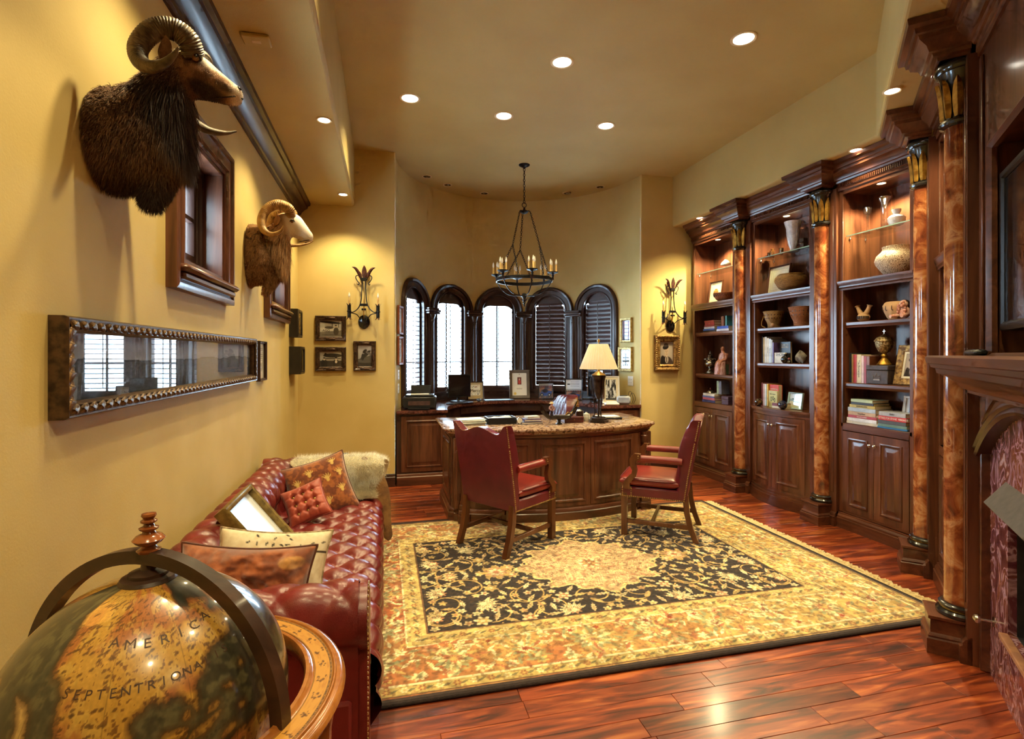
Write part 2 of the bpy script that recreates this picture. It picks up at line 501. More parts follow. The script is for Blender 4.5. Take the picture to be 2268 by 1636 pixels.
# ---- walls
def strip(b, path, z0=-.05, z1=ZC):
    for p, q in zip(path[:-1], path[1:]):
        b.add([(*p, z0), (*q, z0), (*q, z1), (*p, z1)], [(0,1,2,3)])
def wall_with_holes(s0, s1, z0, z1, holes, ns=1):
    """faces in (s,z) with holes [(s0,s1,zbot, fn_ztop)]"""
    cuts = {s0, s1}
    for h in holes:
        k = h[4]
        for i in range(k+1): cuts.add(h[0]+(h[1]-h[0])*i/k)
    n = max(2, ns)
    for i in range(n+1):
        c = s0+(s1-s0)*i/n
        if not any(h[0]-1e-6 < c < h[1]+1e-6 for h in holes): cuts.add(c)
    cs = sorted(cuts); quads = []
    for a, bb in zip(cs[:-1], cs[1:]):
        if bb-a < 1e-7: continue
        m = (a+bb)/2
        h = next((h for h in holes if h[0] < m < h[1]), None)
        if h is None: quads.append(((a, z0), (bb, z0), (bb, z1), (a, z1)))
        else:
            quads.append(((a, z0), (bb, z0), (bb, h[2]), (a, h[2])))
            quads.append(((a, h[3](a)), (bb, h[3](bb)), (bb, z1), (a, z1)))
            quads.append(((a, h[2], 'r'), (bb, h[2], 'r')))
            quads.append(((a, h[3](a), 'r'), (bb, h[3](bb), 'r')))
    for h in holes:
        quads.append(((h[0], h[2], 'r'), (h[0], h[3](h[0]), 'r')))
        quads.append(((h[1], h[2], 'r'), (h[1], h[3](h[1]), 'r')))
    return quads
def wall_mesh(quads, mp, dep):
    b = MB()
    for q in quads:
        if len(q) == 4: b.add([mp(s, z, 0) for s, z in q], [(0,1,2,3)])
        else:
            (a, za, _), (c, zc, _) = q
            b.add([mp(a, za, 0), mp(c, zc, 0), mp(c, zc, dep), mp(a, za, dep)], [(0,1,2,3)])
    return b
# left wall with two small deep-set windows
LW = [(2.75, 3.40), (4.70, 5.38)]; LZ0, LZ1 = 1.985, 2.615
q = wall_with_holes(-3.1, 6.32, -.05, ZC, [(a, c, LZ0, lambda s: LZ1, 1) for a, c in LW])
wall_left = struct(wall_mesh(q, lambda s, z, d: (XL-d, s, z), .26).build('wall_left', WALL, flat=True))
# back wall either side of the niche, rounded edge
b = MB()
strip(b, [(NC[0]-NR, YB+.012), (NC[0]-NR-.012, YB), (XL-.1, YB)])
strip(b, [(4.6, YB), (NC[0]+NR+.012, YB), (NC[0]+NR, YB+.012)])
wall_back = struct(b.build('wall_back', WALL, flat=True))
# curved niche wall with five arched openings
WA = [-57.5, -29.0, 0.0, 29.0, 57.5]              # window bearings in degrees
WHALF = .262                                       # half width of the opening (arc length)
WSILL, WSPR = 1.00, 2.20
def nmap(s, z, d):
    a = s/NR; r = NR + d
    return (NC[0]+r*sin(a), NC[1]+r*cos(a), z)
holes = []
for wa in WA:
    s0 = RAD(wa)*NR
    holes.append((s0-WHALF, s0+WHALF, WSILL, (lambda c: (lambda s: WSPR+sqrt(max(0, WHALF**2-(s-c)**2))))(s0), 20))
se = NR*math.acos(.012/NR); q = wall_with_holes(-se, se, -.05, ZC, holes, ns=48)
wn = wall_mesh(q, nmap, .14); wall_niche = struct(wn.build('wall_niche', WALL, flat=True))
# right wall behind the bookcases, angled chimney wall, wall behind the camera
b = MB(); strip(b, [(4.42, YB+.02), (4.42, 3.22), dpt(-1.75, -.36), dpt(2.2, -.36), (3.2, -.9), (3.2, -3.1)])
wall_right = struct(b.build('wall_right', WALL, flat=True))
b = MB(); b.box(-1.1, 3.4, -3.15, -3.05, 0, ZC)
wall_front = struct(b.build('wall_front', WALL, flat=True))

# ---- crown moulding on the left wall
cp = [(0, 3.10), (.014, 3.10), (.018, 3.125), (.03, 3.13), (.04, 3.15), (.075, 3.185), (.10, 3.20), (.105, 3.225), (.13, 3.235), (.135, 3.262), (0, 3.262)]
b = MB(); b.mold([(XL, -3.05), (XL, YB)], [(-o, z) for o, z in cp])
tag(b.build('trim_1', WDKY), kind='structure')
# ---- baseboards
bp_ = [(0, 0), (.022, 0), (.022, .11), (.014, .118), (.014, .135), (.006, .15), (0, .15)]
b = MB(); b.mold([(XL, -3.05), (XL, YB)], [(-o, z) for o, z in bp_]); struct(b.build('baseboard_left', WDKY))
b = MB(); b.mold([(XL, YB), (NC[0]-NR, YB)], [(-o, z) for o, z in bp_])
b.mold([(NC[0]+NR, YB), (4.02, YB)], [(-o, z) for o, z in bp_]); struct(b.build('baseboard_back', WDKH))

# ---- left wall windows: casing, jamb, sash with panes
for i, (a, c) in enumerate(LW):
    w = c-a; h = LZ1-LZ0
    root = thing('window_%d' % (i+1), None, None, (XL, (a+c)/2, (LZ0+LZ1)/2), RAD(90)); tag(root, kind='structure')
    # local frame: x along wall (+Y), front towards -y (= room +X)
    cw = .135
    b = MB(); b.frame(w+2*cw, h+2*cw, [(0, 0), (0, -.045), (.012, -.05), (.03, -.05), (.036, -.038), (.085, -.034), (.092, -.044), (.108, -.044), (.116, -.03), (.135, -.028), (.135, .01)])
    b.build('casing', WV, root)
    b = MB(); b.box(-w/2-cw+.03, w/2+cw-.03, -.085, -.03, -h/2-.055, -h/2-.02, b=.014); b.box(-w/2-cw+.045, w/2+cw-.045, -.066, -.03, -h/2-.09, -h/2-.055, b=.01)
    b.build('sill_moulding', WH, root)
    b = MB(); t = .02
    b.box(-w/2, -w/2+t, -.02, .22, -h/2, h/2); b.box(w/2-t, w/2, -.02, .22, -h/2, h/2)
    b.box(-w/2+t, w/2-t, -.02, .22, h/2-t, h/2); b.box(-w/2+t, w/2-t, -.02, .22, -h/2, -h/2+t)
    b.build('jamb', WV, root)
    b = MB(); b.frame(w-.04, h-.04, [(0, .14), (0, .075), (.035, .075), (.04, .088), (.06, .088), (.064, .098), (.095, .098), (.10, .108), (.10, .14)])
    b.box(-w/2+.11, w/2-.11, .10, .13, -.012, .012)
    b.build('sash', WDK, root)
    for k in (-1, 1):
        p = MB(); p.box(-w/2+.06, w/2-.06, .114, .118, min(0, k)*h/2*.86+.01*(k > 0), max(0, k)*h/2*.86-.01*(k < 0)); p.build('pane', GLASS, root)

# ---- niche windows: arched casing, shutters with slats, glazing
def arch_pts(hw, zs, z0, n=18):
    p = [(-hw, z0)]
    for k in range(n+1):
        a = pi - pi*k/n
        p.append((hw*cos(a), zs+hw*sin(a)))
    p.append((hw, z0)); return p
SHW = pm('shutter_wood', (70, 44, 36), (50, 30, 26), sc_=9, rough=.38, coat=.2, st=(1, 8, 8))
slat_me = {}
for i, wa in enumerate(WA):
    A = RAD(wa)
    root = thing('window_%d' % (i+3), None, None, (NC[0]+NR*sin(A), NC[1]+NR*cos(A), 0), -A); tag(root, kind='structure')
    # local: x right along wall, y outward, z up (facing -y = into the niche)
    def bend(x, y):   # hug the curved wall
        a = x/NR; return ((NR+y)*sin(a), (NR+y)*cos(a)-NR)
    prof = [(-.012, .13), (-.012, -.02), (0, -.03), (.012, -.03), (.018, -.02), (.07, -.022), (.078, -.042), (.105, -.05), (.12, -.04), (.125, 0)]
    rings = []
    base = arch_pts(WHALF, WSPR, WSILL)
    for k, (x, z) in enumerate(base):
        if z > WSPR: nx, nz = x/WHALF, (z-WSPR)/WHALF
        else: nx, nz = (-1 if x < 0 else 1), 0
        rings.append([(*bend(x+nx*o, y), z+nz*o) for o, y in prof])
    b = MB(); b.loft(rings); b.build('arch_casing', WDK, root)
    # bottom rail / sill panel
    b = MB()
    for k in range(10):
        x0 = -.385+.077*k; x1 = x0+.077
        for z0, z1, y0 in ((.90, 1.0, -.03), (.985, 1.01, -.055)):
            p = [bend(x0, y0), bend(x1, y0), bend(x1, .1), bend(x0, .1)]
            b.prism(p, z0, z1)
    b.build('sill', WDKH, root)
    # outer glazing
    gp = arch_pts(WHALF, WSPR, WSILL)
    b = MB(); n = len(gp); b.add([(x, .115, z) for x, z in gp]+[(x, .119, z) for x, z in gp], [tuple(range(n)), tuple(range(2*n-1, n-1, -1))]+[(k, (k+1) % n, n+(k+1) % n, n+k) for k in range(n)])
    b.build('pane', GLASS, root)
    b = MB()
    b.box(-WHALF, WHALF, .09, .113, 1.42, 1.45); b.box(-.012, .012, .09, .113, WSILL, WSPR+.24); b.build('muntin', WDK, root)
    # shutter: frame with arched head filler, centre rod, slats
    sh = MB(); st = .034
    hw = WHALF-.004
    sh.box(-hw, -hw+st, .02, .05, WSILL+.004, WSPR+.02); sh.box(hw-st, hw, .02, .05, WSILL+.004, WSPR+.02)
    sh.box(-hw+st, hw-st, .02, .05, WSILL+.004, WSILL+.075)
    # arched head with an inner arch cut
    op = arch_pts(hw, WSPR, WSPR+.02)[1:-1]; ri = .205
    ztop = WSPR+.10 if i < 3 else WSPR+.14
    inner = []
    for x, z in op:
        xi = max(-hw+st, min(hw-st, x)); zi = min(z-.03, ztop if abs(xi) < .15 else ztop-.35*(abs(xi)-.15)**1.0*1.6)
        zi = max(min(zi, z-.004), WSPR+.0)
        inner.append((xi, zi))
    n = len(op)
    sh.add([(x, .02, z) for x, z in op]+[(x, .02, z) for x, z in inner]+[(x, .05, z) for x, z in op]+[(x, .05, z) for x, z in inner],
           [(k, k+1, n+k+1, n+k) for k in range(n-1)]+[(2*n+k, 3*n+k, 3*n+k+1, 2*n+k+1) for k in range(n-1)]+[(n+k, n+k+1, 3*n+k+1, 3*n+k) for k in range(n-1)])
    sp = sh.build('shutter', SHW, root)
    pitch = .064; z = WSILL+.075+pitch*.55
    tilt = 0.11 if i < 3 else RAD(-66)
    while z < ztop+.02:
        half = hw-st-.002
        if z > WSPR: half = min(half, sqrt(max(.001, (hw-.03)**2-(z-WSPR)**2)))
        key = round(half, 3)
        if key not in slat_me:
            s = MB(); pts = [(-.036, 0), (-.03, .0035), (0, .005), (.03, .0035), (.036, 0), (.03, -.0035), (0, -.005), (-.03, -.0035)]
            s.loft([[(x, p, q_) for p, q_ in pts] for x in (-half, half)])
            o = s.build('slat', SHW); slat_me[key] = o.data; bpy.data.objects.remove(o)
        link('slat', slat_me[key], sp, T(0, .036, z, rx=tilt))
        z += pitch
    rd = MB(); rd.box(-.006, .006, -.012, -.002, WSILL+.12, ztop-.02, b=.002); rd.build('tilt_rod', SHW, sp)
# pilasters between the arches
for i, pa in enumerate([-43.2, -14.5, 14.5, 43.2]):
    A = RAD(pa)
    root = thing('trim_%d' % (i+2), None, None, (NC[0]+NR*sin(A), NC[1]+NR*cos(A), 0), -A); tag(root, kind='structure')
    b = MB(); b.box(-.10, .10, -.03, .0, .90, 2.20, b=.004); b.build('backing_panel', WDK, root)
    b = MB(); b.lathe([(.046, .93), (.046, .97), (.036, .985), (.034, 1.03), (.03, 1.05), (.028, 2.0), (.033, 2.01), (.033, 2.03), (.028, 2.04), (.05, 2.11), (.05, 2.12)], 14, T(0, -.045, 0)); b.build('half_column', WDK, root)
    b = MB(); b.box(-.115, .115, -.10, 0, 2.12, 2.15, b=.006); b.box(-.125, .125, -.115, 0, 2.15, 2.185, b=.01); b.box(-.11, .11, -.09, 0, 2.185, 2.21, b=.004)
    b.build('capital', WDK, root)
    b = MB(); b.box(-.075, .075, -.085, 0, .90, .935, b=.004); b.build('base_block', WDK, root)

# ---- portals guide the daylight through the panes
def portal(loc, rot, w, h):
    L = bpy.data.lights.new('window_portal', 'AREA'); L.shape = 'RECTANGLE'; L.size = w; L.size_y = h; L.cycles.is_portal = True
    o = bpy.data.objects.new('window_portal', L); col.objects.link(o); o.location = loc; o.rotation_euler = rot
for wa in WA:
    A = RAD(wa); portal((NC[0]+(NR+.16)*sin(A), NC[1]+(NR+.16)*cos(A), 1.74), (RAD(-90), 0, -A), .56, 1.5)
for a, c in LW: portal((XL-.30, (a+c)/2, (LZ0+LZ1)/2), (RAD(90), 0, RAD(-90)), c-a, LZ1-LZ0)
# ---- lights: recessed cans
EMIT = None
def emat(name, c, s):
    m, nt, b = newmat(name); nt.nodes.remove(b)
    e = N(nt, 'ShaderNodeEmission'); e.inputs[0].default_value = (*c, 1); e.inputs[1].default_value = s
    nt.links.new(e.outputs[0], nt.nodes['Material Output'].inputs[0]); return m
LAMP_ON = emat('lamp_glow', (1.0, .93, .78), 14.0)
TRIM = pm('can_trim', (226, 206, 160), (216, 196, 150), sc_=8, rough=.5)
def can(x, y, z, r, label, power, group, spot=120, on=True, blend=.6):
    root = thing('recessed_light', label, 'light', (x, y, z), 0, group)
    b = MB(); b.lathe([(r*1.28, 0), (r*1.28, -.004), (r*1.18, -.009), (r, -.006), (r, 0)], 24); b.build('trim_ring', TRIM, root)
    if on:
        b = MB(); b.lathe([(r*.99, -.001), (r*.97, -.005), (.001, -.006)], 20); b.build('lamp_lens', LAMP_ON, root)
        L = bpy.data.lights.new('can_spot', 'SPOT'); L.energy = power; L.color = CAN_COLOR
        L.spot_size = RAD(spot); L.spot_blend = blend; L.shadow_soft_size = .03
        o = bpy.data.objects.new('can_spot', L); col.objects.link(o); o.parent = root; o.location = (0, 0, -.02)
    else:
        b = MB(); b.lathe([(r*.99, -.001), (r*.97, -.004), (r*.55, -.0025), (.001, -.002)], 20); b.build('dark_baffle', BLACKG, root)
        b = MB(); b.sphere(r*.34, T(0, 0, -.004), 12, 8, (1, 1, .5)); b.build('unlit_bulb', SILVER, root)
g = 'lit cans in the raised ceiling'
can(2.632, 3.405, ZC, .075, 'large lit ceiling can nearest the right bookcases', CAN_CEIL, g)
can(1.409, 4.03, ZC, .075, 'lit ceiling can second nearest, above the red chairs', CAN_CEIL, g)
can(.236, 4.934, ZC, .075, 'lit ceiling can farthest left in the raised ceiling', CAN_CEIL, g)
can(1.162, 5.075, ZC, .075, 'lit ceiling can above the left half of the desk', CAN_CEIL, g)
can(2.243, 5.042, ZC, .075, 'lit ceiling can above the right half of the desk', CAN_CEIL, g)
can(.1, 2.2, ZC, .075, 'lit ceiling can above the sofa, overhead of the camera', CAN_CEIL, g)
can(1.3, 1.2, ZC, .075, 'lit ceiling can overhead between sofa and fireplace', CAN_CEIL, g)
can(.3, -.6, ZC, .075, 'added warm fill light behind the viewpoint near the left wall', CAN_CEIL, g)  # unseen lamp, added as warm fill from behind the camera
can(1.9, -1.2, ZC, .075, 'added warm fill light behind the viewpoint near the right wall', CAN_CEIL, g)  # second added lamp out of view, lifts the bounce on walls and ceiling
g = 'small lit cans in the left soffit'
can(-.422, 4.02, ZS, .042, 'small lit can in the left soffit, nearer one', CAN_SOFFIT, g)
can(-.421, 5.84, ZS, .042, 'small lit can in the left soffit near the back corner', CAN_SOFFIT, g)
can(-.422, 2.2, ZS, .042, 'small lit can in the left soffit above the dark ram', CAN_SOFFIT, g)
can(-.422, .5, ZS, .042, 'small lit can in the left soffit above the globe', CAN_SOFFIT, g)
g = 'small lit cans in the right soffit'
can(3.199, 2.70, ZS, .042, 'small lit can in the angled soffit by the fireplace', CAN_SOFFIT, g)
can(3.83, 3.553, ZS, .042, 'small lit can in the right soffit above the third bookcase', CAN_SOFFIT*.6, g)
can(3.84, 5.779, ZS, .042, 'small lit can in the right soffit above the far bookcase', CAN_SOFFIT, g)
g = 'small unlit cans round the niche ceiling'
for k, (x, y, w) in enumerate([(.56, 7.05, 'leftmost'), (.87, 7.33, 'second from left'), (1.44, 7.58, 'middle'), (2.62, 7.28, 'second from right'), (2.98, 6.9, 'rightmost')]):
    can(x, y, ZC, .05, 'small unlit eyeball can in the niche ceiling, %s' % w, 0, g, on=False)
# ================================================================ BOOKCASES, COLUMNS, FIREPLACE
def onyx():
    m, nt, b = newmat('burl_onyx')
    b.inputs['Roughness'].default_value = .12; b.inputs['Coat Weight'].default_value = .6; b.inputs['Coat Roughness'].default_value = .04
    tc = N(nt, 'ShaderNodeTexCoord'); oi = N(nt, 'ShaderNodeObjectInfo')
    va = N(nt, 'ShaderNodeVectorMath', operation='MULTIPLY_ADD'); va.inputs[1].default_value = (13, 7, 19)
    nt.links.new(oi.outputs['Random'], va.inputs[0]); nt.links.new(tc.outputs['Object'], va.inputs[2])
    n1 = N(nt, 'ShaderNodeTexNoise'); n1.inputs['Scale'].default_value = 7.5; n1.inputs['Detail'].default_value = 10; n1.inputs['Distortion'].default_value = .9; n1.inputs['Roughness'].default_value = .6
    nt.links.new(va.outputs[0], n1.inputs['Vector'])
    c = ramp(nt, [(.28, srgb(66, 28, 20)), (.42, srgb(124, 62, 36)), (.52, srgb(160, 96, 54)), (.60, srgb(188, 136, 92)), (.68, srgb(128, 64, 44)), (.80, srgb(206, 172, 142))], n1.outputs[0])
    nt.links.new(c, b.inputs['Base Color'])
    return m
ONYX = onyx()
def purple_marble():
    m, nt, b = newmat('purple_veined_marble')
    b.inputs['Roughness'].default_value = .18; b.inputs['Coat Weight'].default_value = .3
    tc = N(nt, 'ShaderNodeTexCoord')
    n1 = N(nt, 'ShaderNodeTexNoise'); n1.inputs['Scale'].default_value = 5; n1.inputs['Detail'].default_value = 9; n1.inputs['Distortion'].default_value = 2.2
    mp = N(nt, 'ShaderNodeMapping'); mp.inputs['Scale'].default_value = (1.6, 1, .9); mp.inputs['Rotation'].default_value = (0, .35, 0)
    nt.links.new(tc.outputs['Object'], mp.inputs[0]); nt.links.new(mp.outputs[0], n1.inputs['Vector'])
    c = ramp(nt, [(.30, srgb(72, 34, 42)), (.44, srgb(112, 62, 74)), (.50, srgb(186, 150, 160)), (.54, srgb(110, 60, 70)), (.63, srgb(150, 92, 74)), (.70, srgb(214, 186, 190)), (.80, srgb(96, 48, 54))], n1.outputs[0])
    nt.links.new(c, b.inputs['Base Color'])
    return m
MARBLE = purple_marble()

GEDGE = pm('green_glass_edge', (176, 206, 190), (150, 186, 170), sc_=20, rough=.15, coat=.5)
def ringpts(w, h, inset, y, nx=8, nz=3, fn=None):
    x0, x1, z0, z1 = inset, w-inset, inset, h-inset; P = []
    for k in range(nx): P.append((x0+(x1-x0)*k/nx, y, z0))
    for k in range(nz): P.append((x1, y, z0+(z1-z0)*k/nz))
    for k in range(nx): P.append((x1-(x1-x0)*k/nx, y, z1))
    for k in range(nz): P.append((x0, y, z1-(z1-z0)*k/nz))
    return [fn(*p) for p in P] if fn else P
RAISED = [(0, .02), (0, 0), (.052, 0), (.056, -.006), (.066, -.008), (.072, .004), (.078, .007), (.088, .007), (.118, -.003)]
def panel(b, w, h, prof=RAISED, M=None, fn=None, nx=8):
    """frame-and-raised-panel door of w x h; lower-left corner at origin, front at y=0 towards -y"""
    nz = 3
    rings = [ringpts(w, h, i, y, nx, nz, fn) for i, y in prof]
    b.loft(rings, M, cap=False)
    # centre field
    i, y = prof[-1]; x0, x1, z0, z1 = i, w-i, i, h-i
    vs = []
    for k in range(nx+1):
        x = x0+(x1-x0)*k/nx
        for z in (z0, z1): vs.append(fn(x, y, z) if fn else (x, y, z))
    b.add(vs, [(2*k, 2*k+2, 2*k+3, 2*k+1) for k in range(nx)], M)
    # back
    vs = []
    for k in range(nx+1):
        x = w*k/nx
        for z in (0, h): vs.append(fn(x, .02, z) if fn else (x, .02, z))
    b.add(vs, [(2*k, 2*k+1, 2*k+3, 2*k+2) for k in range(nx)], M)
    return b
CROWN = [(0, 3.02), (.012, 3.02), (.014, 3.04), (.02, 3.045), (.02, 3.085), (.03, 3.09), (.036, 3.105), (.05, 3.11), (.062, 3.14), (.095, 3.165), (.10, 3.185), (.112, 3.19), (.118, 3.215), (.145, 3.225), (.15, 3.256), (0, 3.256)]
BASEP = [(0, 0), (.03, 0), (.03, .085), (.022, .09), (.022, .105), (.010, .12), (.010, .13), (0, .14)]
def knob(parent, x, y, z):
    b = MB(); b.lathe([(.006, 0), (.005, .012), (.013, .016), (.015, .024), (.010, .031), (.001, .033)], 12, T(x, y, z, rx=pi/2)); b.build('knob', CHROME, parent)
def bookcase(loc, rz, w, label, bow=0.0, shelves=(1.84, 1.30), deck=.94, cornice=True, group='built-in bookcase units', depth=.30):
    root = thing('bookcase', label, 'bookcase', loc, rz, group)
    st = .042; t = .02; D = depth
    b = MB(); b.box(0, w, D, D+.02, .1, 3.0); b.build('back_panel', WV, root)
    b = MB()
    b.box(0, st, 0, .02, .14, 3.02, b=.002); b.box(w-st, w, 0, .02, .14, 3.02, b=.002)
    b.box(st-t, st, .02, D, .1, 3.0); b.box(w-st, w-st+t, .02, D, .1, 3.0); b.box(st-t-.02, st-t, .02, D, .1, 3.0)
    # shelf-pin bores down the side panels
    b.build('side_panel', WV, root)
    b = MB(); b.box(st-t, w-st+t, .02, D, 3.0, 3.02); b.box(st, w-st, 0, .02, 2.985, 3.02); b.build('top_panel', WH, root)
    pr = MB()
    for xx, sgn in ((st+.0006, 1), (w-st-.0006, -1)):
        for yy in (.07, .24):
            for k in range(18):
                pr.cyl(.0028, -.0004, .0004, 6, T(xx, yy, 2.30+.036*k, ry=pi/2))
    stuff(pr.build('shelf_pin_holes', BLACK, root))
    # moulded rail with fixed shelf
    b = MB(); b.box(st-t, w-st+t, .0, D, 2.185, 2.21)
    b.mold([(w, 0), (0, 0)], [(-.02, 2.125), (.006, 2.125), (.006, 2.14), (.014, 2.15), (.014, 2.165), (.024, 2.18), (.026, 2.205), (-.02, 2.212)]); b.build('moulded_rail', WH, root)
    for z in shelves:
        b = MB(); b.box(st, w-st, .035, D, z-.024, z)
        b.mold([(w-st, .035), (st, .035)], [(-.01, z-.05), (.004, z-.05), (.008, z-.035), (.016, z-.028), (.016, z-.006), (.008, z), (-.01, z)]); b.build('shelf', WH, root)
    gs = MB(); gs.box(st+.008, w-st-.008, .03, D-.01, 2.605, 2.615, b=.001); gsh = gs.build('glass_shelf', GLASS, root)
    ge = MB(); ge.box(st+.008, w-st-.008, .028, .031, 2.6052, 2.6148); ge.build('polished_edge', GEDGE, gsh)
    for xx in (st+.01, w-st-.01):
        for yy in (.07, .24 if D > .25 else .12):
            pn = MB(); pn.lathe([(.007, 2.58), (.009, 2.59), (.006, 2.595), (.006, 2.605)], 8, T(xx, yy, 0)); pn.build('shelf_pin', CHROME, root)
    fn = None
    if bow:
        bend = lambda x: -bow*(1-((x-w/2)/(w/2))**2)
        fn = lambda x, y, z: (x, y+bend(x), z)
        n = 16
        def slab(b, x0, x1, z0, z1, out, yb):
            P = [(x0+(x1-x0)*k/n, bend(x0+(x1-x0)*k/n)-out) for k in range(n+1)]
            b.prism(P+[(x1, yb), (x0, yb)], z0, z1)
        b = MB()
        slab(b, 0, w, deck-.022, deck, .022, D); slab(b, 0, w, deck-.04, deck-.022, .012, D); slab(b, 0, w, deck-.07, deck-.04, .002, .04)
        b.build('bowed_ledge', WH, root)
        b = MB(); slab(b, 0, w, 0, .10, .028, .1); slab(b, 0, w, .10, .125, .018, .1); slab(b, 0, w, .125, .15, .006, .1); b.build('base_moulding', WH, root)
        b = MB()
        for x0, x1 in ((0, st+.02), (w-st-.02, w), (w/2-.004, w/2+.004)): slab(b, x0, x1, .14, deck-.06, 0.0, .03+bend((x0+x1)/2)*.0)
        slab(b, 0, w, .14, .18, 0, .04); b.build('face_frame', WV, root)
        z0, z1 = .18, deck-.075
        m = st+.02
    else:
        b = MB(); b.box(st-t, w-st+t, 0.0, D, deck-.03, deck); b.box(st, w-st, -.003, .02, deck-.065, deck, b=.003); b.build('deck', WH, root)
        b = MB(); b.mold([(w, 0), (0, 0)], [(-.03, 0)]+BASEP[1:-1]+[(-.03, .14)]); b.box(st, w-st, 0, .02, .14, .16); b.build('base_moulding', WH, root)
        z0, z1 = .16, deck-.07; m = st
    dw = (w-2*m)/2-.003
    for k in (0, 1):
        x = m+.0015+k*(dw+.003)
        b = MB()
        f2 = (lambda x_: (lambda a, y, z: (fn(a+x_, y, z)[0]-x_, fn(a+x_, y, z)[1], z)))(x) if fn else None
        panel(b, dw, z1-z0, fn=f2)
        d = b.build('door', WV, root); d.location = (x, -.004, z0)
        kx = dw-.022 if k == 0 else .022
        knob(d, kx, (bend(x+kx) if bow else 0)-.001, z1-z0-.09)
    if cornice:
        b = MB(); b.mold([(w, 0), (0, 0)], [(-.02, 3.02)]+CROWN[1:-1]+[(-.02, 3.256)]); b.build('cornice', WH, root)
        dn = MB(); k = int(w/.018)
        for i in range(k):
            x = w*(i+.5)/k; dn.box(x-.0055, x+.0055, -.029, -.018, 3.05, 3.08)
        stuff(dn.build('dentil_band', WH, root))
    return root
def column(loc, rz, label, left=.15, deep=.3, right=.15):
    root = thing('column', label, 'column', loc, rz, 'engaged onyx columns of the bookcase wall')
    b = MB(); b.box(-left, right, 0, deep, 0, 3.05); b.box(-left+.03, right-.03, -.004, 0, .3, 2.9, b=.003); b.build('pilaster', WV, root)
    b = MB(); b.mold([(right, 0), (-left, 0)], [(-.02, 0), (.028, 0), (.028, .085), (.018, .092), (.018, .105), (.008, .12), (-.02, .14)]); b.build('pilaster_base', WH, root)
    # plinth with chamfered corners
    hw, d = .108, .155
    b = MB(); out = [(hw, 0), (hw, -d), (-hw, -d), (-hw, 0)]
    b.mold(out, [(-.03, 0), (0, 0), (0, .075), (-.008, .082), (-.004, .09), (-.012, .102), (-.016, .105), (-.016, .17), (-.006, .178), (-.006, .192), (-.03, .192)])
    b.prism([(hw-.02, 0), (hw-.02, -d+.02), (-hw+.02, -d+.02), (-hw+.02, 0)], 0, .1912); b.build('plinth', WH, root)
    Mx = T(0, 0, 0, rz=pi)
    half = dict(a0=0.0, a1=pi)
    b = MB(); b.lathe([(.0, .192), (.100, .192), (.106, .20), (.106, .212), (.098, .222), (.088, .224), (.086, .23), (.094, .236), (.095, .246), (.086, .254), (.078, .256), (.0, .258)], 24, Mx, cap=False, **half); b.build('base_rings', BLACKG, root)
    b = MB(); b.lathe([(.088, .2245), (.0895, .228), (.087, .2305)], 24, Mx, cap=False, **half); b.build('gilt_fillet', GOLD, root)
    b = MB(); b.lathe([(.072, .256), (.072, 1.2), (.071, 2.0), (.069, 2.745)], 28, Mx, cap=False, **half); b.build('shaft', ONYX, root)
    b = MB(); b.lathe([(.066, 2.735), (.09, 2.745), (.094, 2.757), (.088, 2.77), (.066, 2.776)], 24, Mx, cap=False, **half); b.build('neck_ring', BLACKG, root)
    b = MB(); b.lathe([(.066, 2.77), (.07, 2.85), (.078, 2.93), (.09, 3.0), (.10, 3.025)], 24, Mx, cap=False, **half); b.build('bell', BLACKG, root)
    b = MB(); b.lathe([(.08, 3.012), (.104, 3.018), (.112, 3.032), (.112, 3.05), (.104, 3.065), (.06, 3.07)], 24, Mx, cap=False, **half); b.build('abacus_ring', BLACKG, root)
    for k in range(5):
        a = pi*(k+.5)/5+pi
        lf = MB(); NN = 8; rings = []
        for j in range(NN+1):
            s = j/NN; z = 2.78+.20*s; wd = .024*(sin(pi*min(1, .16+.84*s)))**.6 if s < 1 else .001
            wd = .0225*sqrt(max(0, 1-((s-.44)/.565)**2))+.0006; rr = .074+.012*s+.010*s**3
            rings.append([(-wd, -.002, z), (-wd*.5, .006, z), (0, .013, z), (wd*.5, .006, z), (wd, -.002, z), (0, -.006, z)])
            rings[-1] = [(p[0], p[1]+rr, p[2]) for p in rings[-1]]
        lf.loft(rings, T(0, 0, 0, rz=a-pi/2)); lf.build('gilt_leaf', GOLD, root)
    # entablature block breaking forward
    b = MB(); hw2, d2 = .088, .10
    b.prism([(hw2, .02), (hw2, -d2), (-hw2, -d2), (-hw2, .02)], 3.07, 3.25)
    off = [(o, z+.0) for o, z in CROWN if z >= 3.085]
    b.mold([(hw2, .02), (hw2, -d2), (-hw2, -d2), (-hw2, .02)], [(-.03, 3.07), (.01, 3.07), (.012, 3.085)]+[(o, z) for o, z in off[1:-1]]+[(-.03, 3.256)]); b.build('entablature_block', WH, root)
    return root
FX = 4.0
bookcase((FX, 6.19, 0), -pi/2, .86, 'far built-in walnut bookcase beside the portrait of the officer')
bookcase((FX, 5.03, 0), -pi/2, .845, 'middle built-in walnut bookcase with bowed cabinet doors', bow=.10, shelves=(1.84, 1.46), deck=.99)
bookcase((FX, 3.885, 0), -pi/2, .695, 'near built-in walnut bookcase holding the gold goblet and crystal')
column((3.97, 5.18, 0), -pi/2, 'onyx column between the far and middle bookcases')
column((3.97, 4.035, 0), -pi/2, 'onyx column between the middle and near bookcases')
DRZ = RAD(-135)
p = dpt(-1.32, .05); column((p[0], p[1], 0), DRZ, 'onyx column at the corner right of the near bookcase', left=.33, deep=.06)
p = dpt(-.155, .05); column((p[0], p[1], 0), DRZ, 'tall onyx column standing beside the fireplace', deep=.35, right=.145)
